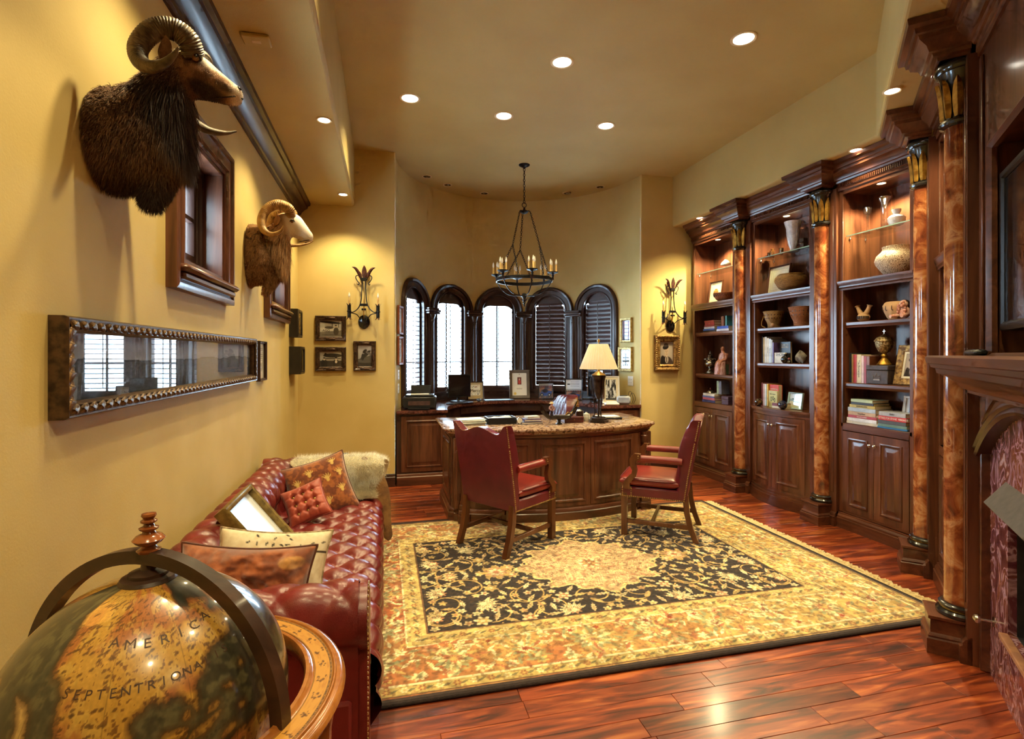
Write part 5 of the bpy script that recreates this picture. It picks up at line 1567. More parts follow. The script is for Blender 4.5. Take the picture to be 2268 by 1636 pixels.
def f1(P):
    x, y, z = P.T; L = .024+0*x
    beard = sst(x-.55*(2.4-z), .10, .18)*(1-sst(z, 2.44, 2.50)); L = L+.062*beard
    head = sst(x+(z-2.5)*.3, .235, .28)*sst(z, 2.42, 2.46); L = np.where(head > .5, .004, L)
    fl = np.zeros(P.shape); fl[:, 2] = -.75-.7*beard; fl[:, 0] = -.25
    return L, fl
ram('mounted_ram', 'dark brown mounted ram head with heavy curled horns, nearer one', (XL, 2.09, 0),
    [[(0, 2.30, .165, .14), (.05, 2.295, .172, .145), (.11, 2.29, .158, .135), (.17, 2.29, .12, .11), (.21, 2.30, .07, .07)],
     [(.05, 2.31, .15, .12), (.115, 2.37, .125, .105), (.17, 2.44, .092, .085), (.21, 2.51, .078, .07), (.24, 2.56, .06, .055)],
     [(.205, 2.40, .055, .06), (.19, 2.30, .072, .075), (.165, 2.18, .058, .06), (.142, 2.07, .024, .03)],
     [(.19, 2.575, .05, .045), (.235, 2.56, .07, .06), (.285, 2.545, .078, .06), (.335, 2.525, .06, .045), (.385, 2.504, .044, .036), (.42, 2.49, .034, .03), (.436, 2.486, .018, .018)]],
    c1, f1,
    [(.29, 2.60, -.035, .036), (.28, 2.64, -.065, .037), (.238, 2.66, -.085, .036), (.187, 2.636, -.10, .034), (.152, 2.572, -.115, .031), (.16, 2.518, -.13, .027), (.194, 2.492, -.145, .022), (.24, 2.50, -.16, .015), (.275, 2.527, -.172, .009), (.29, 2.55, -.178, .003)],
    [(.29, 2.60, .035, .036), (.28, 2.64, .065, .037), (.238, 2.66, .085, .036), (.187, 2.636, .10, .034), (.165, 2.572, .115, .031), (.175, 2.508, .13, .027), (.214, 2.455, .15, .023), (.27, 2.425, .17, .016), (.33, 2.425, .185, .009), (.37, 2.44, .195, .003)],
    .1, HORND, (.302, 2.585, .058), ((.205, .055, 2.56), (.225, .10, 2.625)), (.430, 2.515), 64000, 3)
def c2(V):
    x, y, z = V.T; C = np.zeros(V.shape); C[...] = (150, 112, 74)
    n = fbm(x*3+2, z*3+y*2, 8, 4, 1); C = mixc(C, sst(n, .4, .6)*.6, (126, 92, 60))
    C = mixc(C, sst(x-.5*(2.4-z)*.6, .12, .2)*.8, (190, 150, 104)); C = mixc(C, (1-sst(z, 2.03, 2.08))*(1-sst(x, .08, .12)), (176, 124, 84))
    h = sst(x+(z-2.45)*.25, .24, .28)*sst(z, 2.36, 2.40); C = mixc(C, h, (222, 204, 180)); C = mixc(C, h*sst(z-2.47+.85*(x-.33), .02, .06), (246, 240, 232))
    return C
def f2(P):
    x, y, z = P.T; L = .014+0*x; beard = sst(x-.3*(2.4-z), .10, .17)*(1-sst(z, 2.34, 2.44)); L = L+.06*beard
    head = sst(x+(z-2.45)*.3, .225, .27)*sst(z, 2.34, 2.38); L = np.where(head > .5, .0032, L)
    fl = np.zeros(P.shape); fl[:, 2] = -.7-.8*beard; fl[:, 0] = -.2-.2*beard
    return L, fl
ram('mounted_ram', 'tan and white mounted ram head with amber horns, farther one', (XL, 4.10, 0),
    [[(0, 2.26, .225, .15), (.04, 2.26, .225, .15), (.09, 2.25, .19, .14), (.14, 2.26, .13, .11), (.18, 2.28, .07, .07)],
     [(.05, 2.28, .17, .13), (.12, 2.33, .13, .10), (.175, 2.39, .10, .08), (.215, 2.45, .08, .065), (.24, 2.50, .06, .055)],
     [(.215, 2.38, .05, .05), (.20, 2.25, .062, .06), (.15, 2.09, .05, .05), (.10, 1.98, .018, .02)],
     [(.19, 2.53, .05, .045), (.24, 2.515, .075, .058), (.29, 2.495, .088, .06), (.34, 2.462, .066, .045), (.385, 2.428, .046, .036), (.415, 2.408, .033, .03), (.43, 2.402, .016, .016)]],
    c2, f2,
    [(.285, 2.555, -.03, .034), (.275, 2.60, -.06, .036), (.208, 2.618, -.09, .036), (.14, 2.575, -.11, .033), (.108, 2.489, -.13, .029), (.125, 2.42, -.145, .024), (.178, 2.388, -.16, .018), (.24, 2.41, -.17, .011), (.262, 2.455, -.175, .004)],
    [(.285, 2.555, .03, .034), (.275, 2.60, .06, .036), (.208, 2.618, .09, .036), (.14, 2.575, .11, .033), (.115, 2.489, .13, .029), (.14, 2.42, .145, .024), (.20, 2.385, .16, .018), (.29, 2.385, .175, .012), (.37, 2.405, .185, .007), (.41, 2.43, .19, .003)],
    .1, HORNL, (.298, 2.512, .06), ((.195, .06, 2.48), (.205, .115, 2.54)), (.416, 2.425), 40000, 4)

# ================================================================ PICTURES
FRAMEB = pm('dark_bronze_frame', (92, 66, 46), (44, 28, 22), sc_=40, rough=.35, metal=.35, coat=.2)
FRAMEG = pm('antique_gold_frame', (176, 136, 74), (92, 60, 30), sc_=40, rough=.38, metal=.6, bump=.4, bsc=70)
def hang(name, label, loc, rz, w, h, fw, prof_d, mat, fn, mat_in=None, group=None, cat='picture', glass=PICGLASS, mount=0.0, nx=70, ny=70, deco=None):
    """framed picture: frame, backing print (and mount), glass. front = -y local, wall at y=0"""
    root = thing(name, label, cat, loc, rz, group)
    d = prof_d
    b = MB(); b.frame(w, h, [(0, 0), (0, -d*.8), (fw*.12, -d), (fw*.35, -d*.92), (fw*.5, -d*.7), (fw*.8, -d*.75), (fw, -d*.45), (fw, -d*.15), (fw*.9, 0)]); b.build('frame', mat, root)
    iw, ih = w-2*fw, h-2*fw
    if mount:
        b = MB(); b.frame(iw+.01, ih+.01, [(0, -.004), (0, -d*.3), (mount, -d*.3), (mount+.002, -d*.2), (mount, -.004)]); b.build('mat_board', mat_in or CREAM, root)
    picture('print', iw-2*mount+.004, ih-2*mount+.004, fn, root, T(0, -d*.2, 0), nx, ny)
    if glass: 
        b = MB(); b.box(-iw/2, iw/2, -d*.42, -d*.40, -ih/2, ih/2); b.build('glass', glass, root)
    return root
def gray(U, V, f): return f[..., None]*np.ones(3)*np.array([1.0, .94, .84])
def panorama(U, V):
    n = fbm(U*8, V*2, 5, 5, 1); n2 = fbm(U*8, V*2, 22, 3, 2); hor = .60+.10*fbm(U*4, V*0, 4, 3, 5)-.05
    sky = 150+26*V+26*(n-.5); g = np.where(V > hor, sky, 60+50*(n2-.3)+24*(V/hor))
    g = np.where((V > hor-.03) & (V < hor), 66, g)
    return g[..., None]*np.array([.94, .96, 1.0])
LP = hang('panoramic_picture', 'long panoramic landscape photograph in an ornate dark gilt frame', (XL, 2.95, 1.512), RAD(90), 2.34, .305, .048, .05, FRAMEB, panorama, cat='picture', glass=LONGGLASS, nx=400, ny=60)
b = MB(); rings = []
for k in range(9):
    t = k/8; a = t*4.4; rings.append([(-.016+.032*t+.004*sin(a*2)+.008*(cos(q)*.5)*sin(pi*t), -.004-.013*sin(pi*t)*max(0, sin(q))-.002, .016*cos(q)*(.4+.6*sin(pi*t))) for q in np.linspace(0, 2*pi, 9)[:-1]])
b.loft(rings); o = b.build('carved_scroll', pm('bronze_gilt', (134, 98, 54), (62, 42, 26), sc_=60, rough=.36, metal=.55, bump=.3, bsc=90)); scr = o.data; bpy.data.objects.remove(o)
n = 46
for k in range(n):
    x = -1.13+2.26*k/(n-1)
    for sz in (-1, 1): link('carved_scroll', scr, LP, T(x, -.041, sz*(.1525-.024), ry=.5*sz) @ Matrix.Diagonal((1.5, .8, sz*.95, 1)))
for k in range(6):
    z = -.105+.21*k/5
    for sx in (-1, 1): link('carved_scroll', scr, LP, T(sx*(1.17-.024), -.041, z, ry=pi/2+.5) @ Matrix.Diagonal((1.5, .8, sx*.95, 1)))
def cert(U, V):
    C = np.zeros(U.shape+(3,)); C[...] = (214, 204, 180)
    for k in range(12): C = mixc(C, (np.abs(V-.85+k*.055) < .012)*(U > .15)*(U < .85)*(((U*37+k*3).astype(int) % 5) > 0), (130, 118, 100))
    return C
hang('framed_document', 'narrow framed document right of the panoramic picture', (XL, 4.43, 1.50), RAD(90), .24, .31, .02, .03, WDK, cert)
def shadowbox(label, loc, w, h, d, kind):
    root = thing('shadow_box', label, 'shadow box', loc, RAD(90), 'black shadow boxes in the left corner')
    BX = pm('black_lacquer_box', (40, 32, 28), (26, 20, 18), sc_=12, rough=.4)
    b = MB(); b.frame(w, h, [(0, 0), (0, -d), (.022, -d-.006), (.034, -d), (.034, -.02), (.03, 0)]); b.build('case', BX, root)
    if kind:
        b = MB(); b.box(-w/2+.03, w/2-.03, -.03, -.022, -h/2+.03, h/2-.03); b.build('backing', BX, root)
        r = random.Random(2)
        for k in range(16):
            bb = MB(); a = 0; x, z = r.uniform(-.06, .06), -.1+.2*k/15
            bb.tube([(x+.02*cos(t), -d*.85-.004*t/4, z+.016*sin(t)) for t in np.linspace(0, 5.2, 12)], .005, 6); bb.build('gilt_scroll', GOLD, root)
    else:
        picture('print', w-.06, h-.06, lambda U, V: mixc(np.zeros(U.shape+(3,))+np.array((160, 140, 104)), rect(U, V, .2, .8, .15, .85), (190, 172, 130)), root, T(0, -.024, 0), 30, 30)
    b = MB(); b.box(-w/2+.03, w/2-.03, -d*.98, -d*.98+.002, -h/2+.03, h/2-.03); b.build('glass', PICGLASS, root)
shadowbox('upper black shadow box with gilt ornament in the left corner', (XL, 5.87, 1.875), .30, .29, .085, True)
shadowbox('lower black shadow box with beige backing in the left corner', (XL, 5.87, 1.49), .30, .285, .11, False)
# photographs on the back wall
def biplane(U, V):
    g = 196-20*V+20*(fbm(U, V, 6, 3, 1)-.5); C = np.repeat(g[..., None], 3, 2)*np.array([1, .96, .88])
    C = mixc(C, V < .38+.05*np.sin(U*7), (120, 112, 98)); C = mixc(C, ell(U, V, .45, .86, .50, .07, -.12), (58, 52, 46)); C = mixc(C, ell(U, V, .2, .42, .55, .13, .10), (206, 198, 182))
    C = mixc(C, rect(U, V, .55, .58, .5, .85), (50, 44, 40)); C = mixc(C, ell(U, V, .42, .55, .2, .08), (84, 76, 66)); C = mixc(C, rect(U, V, .1, .9, .10, .13), (70, 62, 52))
    C = mixc(C, ell(U, V, .74, .33, .12, .24), (62, 54, 48)); C = mixc(C, ell(U, V, .73, .62, .05, .08), (176, 156, 136)); C = mixc(C, ell(U, V, .73, .68, .055, .035), (50, 44, 40)); C = mixc(C, rect(U, V, .83, .86, .55, .9), (44, 40, 36)); return C
def airship(U, V):
    C = np.repeat((178+14*(fbm(U, V, 5, 3, 3)-.5))[..., None], 3, 2)*np.array([1, .95, .86]); C = mixc(C, V < .4, (74, 66, 58))
    C = mixc(C, ell(U, V, .58, .72, .42, .13, 0, .1), (54, 48, 42)); C = mixc(C, ell(U, V, .26, .78, .06, .1), (40, 36, 32)); C = mixc(C, rect(U, V, .2, .95, .50, .56), (64, 56, 50))
    for x, c in ((.2, (52, 48, 44)), (.74, (58, 52, 46))): C = mixc(C, ell(U, V, x, .2, .15, .28), c); C = mixc(C, ell(U, V, x, .5, .05, .085), (206, 186, 160)); C = mixc(C, ell(U, V, x, .57, .055, .04), (40, 36, 34))
    return mixc(C, ell(U, V, .74, .33, .05, .1), (226, 214, 196))
def ww1(U, V):
    C = np.repeat((196-50*(1-V))[..., None], 3, 2)*np.array([1, .97, .92]); C = mixc(C, V < .45+.2*(U-.5), (92, 88, 84)); C = mixc(C, ell(U, V, .55, .55, .4, .10, .5), (60, 56, 54)); C = mixc(C, ell(U, V, .35, .45, .1, .16), (54, 50, 48)); C = mixc(C, ell(U, V, .5, .72, .16, .08, .4), (48, 44, 42)); C = mixc(C, ell(U, V, .8, .62, .25, .06, -.3), (120, 114, 110))
    return mixc(C, V < .18, (66, 62, 60))
def corner_deco(root, w, h, fw, d):
    for (x, z, rot) in ((0, h/2-fw*.5, 0), (0, -h/2+fw*.5, 0), (-w/2+fw*.5, 0, pi/2), (w/2-fw*.5, 0, pi/2)):
        b = MB(); b.tube([(-.05, 0, 0), (-.02, -.003, 0), (.02, -.003, 0), (.05, 0, 0)], [.006, .011, .011, .006], 8, flat=1.0)
        for k in (-1, 1): b.lathe([(.012, -.006), (.014, 0), (.012, .006)], 8, T(k*.022, 0, 0, ry=pi/2))
        b.build('bamboo_wrap', FRAMEB, root).matrix_local = T(x, -d, z, ry=rot)
g = 'bamboo-framed aviation photographs'
for lab, loc, w, h, fn in (('photograph of a man beside a biplane, upper left of three', (-.588, YB, 1.849), .335, .288, biplane), ('photograph of two men before an aircraft, lower left of three', (-.588, YB, 1.499), .335, .276, airship), ('small upright photograph of a tilted aircraft below the sconce', (-.214, YB, 1.534), .25, .345, ww1)):
    q = hang('framed_photograph', lab, loc, 0, w, h, .05, .03, FRAMEB, fn, group=g); corner_deco(q, w, h, .05, .03)
    if fn is biplane: txt('lettering', '-AGO', .036, BLACK, q, T(-.055, -.0075, -.025))
def officer(U, V):
    d = np.hypot(U-.55, V-.6); C = np.repeat((206-70*d)[..., None], 3, 2)*np.array([1, .92, .84])
    C = mixc(C, ell(U, V, .5, -.02, .5, .38, 0, .06), (72, 58, 52)); C = mixc(C, ell(U, V, .28, .06, .2, .34, .3, .08), (40, 32, 32)); C = mixc(C, ell(U, V, .52, .22, .12, .16), (206, 190, 172)); C = mixc(C, rect(U, V, .49, .55, .1, .32), (60, 50, 46))
    C = mixc(C, ell(U, V, .50, .55, .135, .20, -.1, .08), (208, 182, 156)); C = mixc(C, ell(U, V, .44, .76, .22, .10, .15, .08), (48, 38, 38)); C = mixc(C, ell(U, V, .46, .86, .17, .07, .1), (84, 70, 64)); C = mixc(C, ell(U, V, .45, .70, .14, .025, .05), (24, 20, 20))
    for x in (.45, .55): C = mixc(C, ell(U, V, x, .59, .022, .012), (50, 40, 36))
    C = mixc(C, ell(U, V, .52, .45, .05, .012), (120, 80, 70)); C = mixc(C, ell(U, V, .5, .53, .015, .03), (170, 140, 118)); return C
q = hang('portrait_photograph', 'sepia portrait of an officer in a heavy carved gilt frame', (3.67, YB, 1.57), 0, .365, .47, .085, .05, FRAMEG, officer)
b = MB(); b.sphere(.013, None, 8, 6, (1, .6, 1)); o = b.build('carved_bead', FRAMEG); bd = o.data; bpy.data.objects.remove(o)
for k in range(15):
    for sz in (-1, 1):
        link('carved_bead', bd, q, T(-.165+.33*k/14, -.048, sz*.219)); link('carved_bead', bd, q, T(sz*.166, -.048, -.20+.40*k/14))
def dancers(U, V):
    C = np.zeros(U.shape+(3,)); C[...] = (126, 70, 96); C = mixc(C, fbm(U, V, 6, 3, 2) > .52, (90, 90, 120)); C = mixc(C, ell(U, V, .42, .45, .14, .42), (40, 44, 70)); C = mixc(C, ell(U, V, .58, .45, .14, .40), (120, 150, 160)); C = mixc(C, ell(U, V, .45, .88, .07, .06), (190, 150, 130)); C = mixc(C, ell(U, V, .58, .84, .06, .06), (200, 160, 140)); return mixc(C, V < .12, (60, 40, 50))
def group_sketch(U, V):
    C = np.zeros(U.shape+(3,)); C[...] = (226, 230, 232)
    for k in range(6): C = mixc(C, ell(U, V, .25+.11*k, .38+.1*(k % 2), .10, .30), (70+16*(k % 3), 74+14*(k % 3), 88)); C = mixc(C, ell(U, V, .25+.11*k, .72+.08*(k % 2), .05, .06), (160, 150, 146))
    return C
for lab, ang, zc, w, h, fn, mt, mount in (('narrow gilt framed colour picture of standing figures in the niche', 78.5, 1.885, .24, .34, dancers, GOLDP, 0), ('wide silver gilt framed group drawing in the niche', 77.8, 1.487, .29, .335, group_sketch, GOLDP, .02)):
    a = RAD(ang); hang('gilt_framed_picture', lab, (NC[0]+(NR-.016)*sin(a), NC[1]+(NR-.016)*cos(a), zc), -a, w, h, .035, .03, mt, fn, group='gilt frames on the right of the niche', mount=mount)
for lab, ang, zc, w, h in (('upper brown framed plaque at the left edge of the niche', -76.5, 1.98, .26, .42), ('lower brown framed plaque at the left edge of the niche', -76.5, 1.60, .26, .42)):
    a = RAD(ang); hang('wall_plaque', lab, (NC[0]+(NR-.018)*sin(a), NC[1]+(NR-.018)*cos(a), zc-.0), -a, w, h*.84, .03, .025, pm('plaque_wood', (140, 78, 48), (110, 58, 36), sc_=14, rough=.35), cert, group='brown plaques in the niche')
# outlets and switch plates
def outlet(label, loc, rz, mat, w=.075, h=.12, gang=1):
    root = thing('wall_outlet', label, 'outlet', loc, rz)
    b = MB(); b.box(-w/2, w/2, -.007, 0, -h/2, h/2, b=.003); b.build('cover_plate', mat, root)
    for k in range(gang):
        x = (k-(gang-1)/2)*.045
        for z in (-.024, .024): bb = MB(); bb.lathe([(.015, 0), (.015, .002), (.001, .0025)], 14, T(x, -.007, z, rx=pi/2)); s_ = bb.build('socket', mat, root)
        bb = MB()
        for z in (-.024, .024):
            for dx in (-.006, .006): bb.box(x+dx-.0012, x+dx+.0012, -.0102, -.009, z-.004, z+.006)
        stuff(bb.build('slots', BLACKG if mat is not BLACK else CHROME, root))
outlet('black wall outlet on the yellow wall above the fur pelt', (-.433, YB, .36), 0, BLACK)
a = RAD(81); outlet('white double switch plate in the niche below the drawings', (NC[0]+(NR-.003)*sin(a), NC[1]+(NR-.003)*cos(a), 1.19), -a, WHITE, .12, .13, 2)
a = RAD(-77)
for zc, lab in ((1.30, 'upper small white wall plate at the left edge of the niche'), (1.13, 'lower small white wall plate at the left edge of the niche')):
    outlet(lab, (NC[0]+(NR-.003)*sin(a), NC[1]+(NR-.003)*cos(a), zc), -a, WHITE, .09, .12, 1)
sm = thing('ceiling_detector', 'flat beige sensor box on the left soffit', 'detector', (-.668, 3.07, ZS))
b = MB(); b.box(-.07, .07, -.05, .05, -.022, 0, b=.006); b.build('casing', CEIL, sm)
b = MB(); b.box(-.022, .022, -.012, .012, -.024, -.0215, b=.001); b.build('label_plate', TRIM, sm)

# ================================================================ SCONCES
RUST = pm('rust_leaf', (92, 42, 28), (40, 22, 18), sc_=60, rough=.5, metal=.3, bump=.4, bsc=120)
CANDLE = pm('candle_sleeve', (222, 188, 120), (190, 150, 84), sc_=20, rough=.5, sub=.1)
BULB = pm('clear_flame_bulb', (240, 236, 226), (228, 224, 214), sc_=10, rough=.12, coat=.6, spec=.7)
FLAME = [(.004, 0), (.008, .006), (.0115, .018), (.0105, .03), (.006, .046), (.0025, .057), (.0008, .063)]
def sconce(label, loc, rz=0.0):
    root = thing('wall_sconce', label, 'sconce', loc, rz, 'wrought-iron leaf sconces')
    K = .00096; pt = lambda x, y: ((x-1018)*K, 2.203-(y-545)*K-loc[2])
    zb = pt(1018, 830)[1]
    b = MB(); pl = [(.066*cos(a)*(1 if abs(sin(a)) < .8 else .8), .082*sin(a)) for a in np.linspace(0, 2*pi, 29)[:-1]]
    b.add([(x, -.001, zb+z) for x, z in pl]+[(x*.95, -.012, zb+z*.95) for x, z in pl]+[(x*.5, -.026, zb+z*.5) for x, z in pl]+[(0, -.03, zb)], [(k, (k+1) % 28, 28+(k+1) % 28, 28+k) for k in range(28)]+[(28+k, 28+(k+1) % 28, 56+(k+1) % 28, 56+k) for k in range(28)]+[(56+k, 56+(k+1) % 28, 84) for k in range(28)]); b.build('backplate', BLACKG, root)
    for sx in (-1, 1):
        Q = [(sx*(x-1018)*K, y_, pt(0, y)[1]) for x, y, y_ in ((1035, 330, -.05), (1040, 450, -.055), (1050, 580, -.06), (1075, 660, -.075), (1120, 710, -.09), (1165, 728, -.10))]
        b = MB(); b.tube([tuple(q) for q in crom(Q, 6)], .006, 8); b.build('strand', IRON, root)
        Q = [(sx*(x-1018)*K, y_, pt(0, y)[1]) for x, y, y_ in ((1055, 810, -.02), (1075, 775, -.05), (1105, 745, -.08), (1165, 730, -.10))]
        b = MB(); b.tube([tuple(q) for q in crom(Q, 6)], .0055, 8); b.build('lower_arm', IRON, root)
        Q = [(sx*(x-1018)*K, -.055, pt(0, y)[1]) for x, y in ((1050, 335), (1065, 295), (1085, 278), (1105, 285), (1110, 310), (1092, 345), (1072, 370), (1078, 388), (1092, 382))]
        b = MB(); b.tube([tuple(q) for q in crom(Q, 5)], .0055, 8); b.build('scroll', IRON, root)
        x = sx*(1183-1018)*K; zc = pt(0, 715)[1]
        b = MB(); b.lathe([(.016, -.072), (.02, -.068), (.02, -.006), (.026, -.003), (.026, .006), (.02, .008), (.02, .07), (.024, .072), (.010, .074)], 14, T(x, -.10, zc)); b.build('cup', IRON, root)
        for k in range(5):
            a = 2*pi*k/5; c, s = cos(a), sin(a)
            for z0, dr in ((.07, 1), (-.07, -1)):
                b = MB(); b.loft([[(x+(r+q*0)*c-w*s*q, -.10+r*s+w*c*q, zc+z0+dz*dr) for q in (-1, 0, 1)]+[(x+(r-.003)*c, -.10+(r-.003)*s, zc+z0+dz*dr)] for r, dz, w in ((.018, -.004, .009), (.022, .008, .009), (.031, .016, .006), (.036, .024, .001))]); b.build('leaf_tip', RUST, root)
        b = MB(); b.lathe([(.011, .07), (.011, .158), (.005, .16)], 12, T(x, -.10, zc)); cd = b.build('candle', CANDLE, root)
        b = MB(); b.lathe(FLAME, 12, T(x, -.10, zc+.16)); b.build('bulb', BULB, cd)
    for y0, y1, w in ((305, 345, .03), (615, 645, .045), (672, 696, .026)):
        b = MB(); b.box(-w, w, -.075, -.045, pt(0, y1)[1], pt(0, y0)[1], b=.004); b.build('collar', IRON, root)
    b = MB(); Q = [(0, -.03, pt(0, 790)[1]), (0, -.06, pt(0, 690)[1]), (0, -.05, pt(0, 560)[1])]; b.tube(Q, [.012, .02, .006], 8, flat=.35); b.build('fern', GOLD, root)
    def lf(pts, w0, nm):
        S = crom(pts, 6); n = len(S); b = MB(); rings = []
        for k, p in enumerate(S):
            t = k/(n-1); w = w0*(sin(pi*min(1, .15+.85*t)))**.8+.0008
            a, c = S[max(0, k-1)], S[min(n-1, k+1)]; d = np.array([c[0]-a[0], 0, c[2]-a[2]]); d /= np.linalg.norm(d)+1e-9; s = np.array([d[2], 0, -d[0]])
            rings.append([tuple(p-s*w), tuple(p+np.array([0, -.008, 0])), tuple(p+s*w), tuple(p+np.array([0, .003, 0]))])
        b.loft(rings); b.build(nm, RUST, root)
    Lp = lambda x, y, yy: ((x-1018)*K, yy, pt(0, y)[1])
    lf([Lp(1022, 305, -.06), Lp(1024, 230, -.065), Lp(1022, 158, -.075)], .027, 'leaf')
    for sx in (-1, 1):
        m = lambda x: 1018+sx*(x-1018)
        lf([Lp(m(1060), 305, -.06), Lp(m(1085), 240, -.075), Lp(m(1115), 200, -.09), Lp(m(1152), 186, -.10)], .016, 'leaf')
        lf([Lp(m(1045), 305, -.045), Lp(m(1062), 255, -.025), Lp(m(1085), 215, -.02)], .014, 'leaf')
    return root
sconce('iron leaf sconce with two candles on the yellow wall left of the niche', (-.223, YB, 1.93))
sconce('iron leaf sconce with two candles right of the niche above the portrait', (3.731, YB, 1.93))

# ================================================================ CHANDELIER
ch = thing('chandelier', 'wrought-iron ring chandelier with candle clusters in the niche', 'chandelier', (1.712, 6.331, 0))
b = MB(); b.lathe([(.07, ZC), (.07, ZC-.006), (.055, ZC-.018), (.02, ZC-.032), (.012, ZC-.05), (.001, ZC-.052)], 24); b.build('canopy', IRON, ch)
def chain(name, p, q, ll=.034, r=.0032, w=.010):
    p, q = Vector(p), Vector(q); L = (q-p).length; n = max(2, int(L/(ll*.78))); d = (q-p).normalized(); M0 = d.to_track_quat('Z', 'Y').to_matrix().to_4x4(); b = MB()
    for k in range(n):
        c = p+(q-p)*((k+.5)/n); pts = [(w*cos(t)*(1), 0, (ll*.5)*sin(t)) for t in np.linspace(0, 2*pi, 11)[:-1]]
        b.tube(pts, r, 5, Matrix.Translation(c) @ M0 @ Matrix.Rotation(pi/2*(k % 2), 4, 'Z'), closed=True)
    return stuff(b.build(name, IRON, ch))
chain('chain', (0, 0, ZC-.045), (0, 0, 3.45), .04, .0038, .012)
b = MB(); b.tube([(.028*cos(t), 0, 3.425+.028*sin(t)) for t in np.linspace(0, 2*pi, 19)[:-1]], .005, 6, closed=True); b.lathe([(.006, 3.395), (.012, 3.385), (.016, 3.375), (.012, 3.365), (.04, 3.355), (.055, 3.34), (.04, 3.325), (.014, 3.315), (.001, 3.31)], 18); b.build('hub', IRON, ch)
RR = .35; ZR = 2.48
for k in range(3):
    a = RAD(90+120*k); c, s = cos(a), sin(a)
    b = MB(); b.tube([(.03*c, .03*s, 3.345), (.06*c, .06*s, 3.35), (.075*c, .075*s, 3.335)], .006, 6); b.build('hub_arm', IRON, ch)
    mid = (.20*c, .20*s, 2.90); chain('chain', (.078*c, .078*s, 3.335), mid)
    for da in (-34, 34):
        a2 = a+RAD(da); chain('chain', mid, (RR*cos(a2), RR*sin(a2), ZR+.02))
for zz, hh, rr in ((ZR, .020, RR),):
    b = MB(); b.lathe([(rr-.006, zz-hh), (rr+.004, zz-hh), (rr+.007, zz), (rr+.004, zz+hh), (rr-.006, zz+hh), (rr-.006, zz-hh)], 60, cap=False); b.build('ring', IRON, ch)
for k in range(6):
    a = RAD(-90+60*k); c, s = cos(a), sin(a)
    Q = crom([(RR*c, RR*s, ZR-.02), (.30*c, .30*s, 2.38), (.20*c, .20*s, 2.305), (.05*c, .05*s, 2.285)], 6)
    b = MB(); b.tube([tuple(q) for q in Q], .008, 6, flat=.6); b.build('basket_arm', IRON, ch)
    rc = RR+.015; x, y = rc*c, rc*s
    b = MB(); b.lathe([(.026, -.008), (.024, -.002), (.010, .0)], 14, T(x, y, ZR+.0, rx=0, ry=pi/2, rz=a)); b.build('rosette', GOLD if False else RUST, ch)
    b = MB(); b.lathe([(.012, ZR-.01), (.010, ZR+.03), (.016, ZR+.045), (.010, ZR+.055), (.03, ZR+.066), (.066, ZR+.078), (.07, ZR+.086), (.066, ZR+.09), (.02, ZR+.084), (.001, ZR+.083)], 22, T(x, y, 0)); b.build('candle_dish', IRON, ch)
    for j in range(3):
        t = a+2*pi*j/3; px, py = x+.042*cos(t), y+.042*sin(t)
        b = MB(); b.lathe([(.014, ZR+.084), (.012, ZR+.088), (.0105, ZR+.09), (.0105, ZR+.175), (.005, ZR+.178)], 10, T(px, py, 0)); cd = b.build('candle', CANDLE, ch)
        b = MB(); b.lathe([(r_*1.2, z_*1.15) for r_, z_ in FLAME], 10, T(px, py, ZR+.178)); b.build('bulb', BULB, cd)
b = MB(); b.lathe([(.001, 2.15), (.012, 2.165), (.008, 2.18), (.02, 2.20), (.014, 2.215), (.03, 2.235), (.016, 2.25), (.03, 2.27), (.034, 2.29), (.024, 2.315), (.001, 2.325)], 18); b.build('bottom_finial', IRON, ch)
for k in range(6):
    a = RAD(60*k); c, s = cos(a), sin(a)
    b = MB(); b.loft([[(r*c-w*s*q, r*s+w*c*q, z) for q in (-1, 1)]+[((r+.003)*c, (r+.003)*s, z-.003)] for r, z, w in ((.015, 2.225, .008), (.035, 2.235, .009), (.052, 2.25, .005), (.06, 2.265, .001))]); b.build('finial_leaf', RUST, ch)
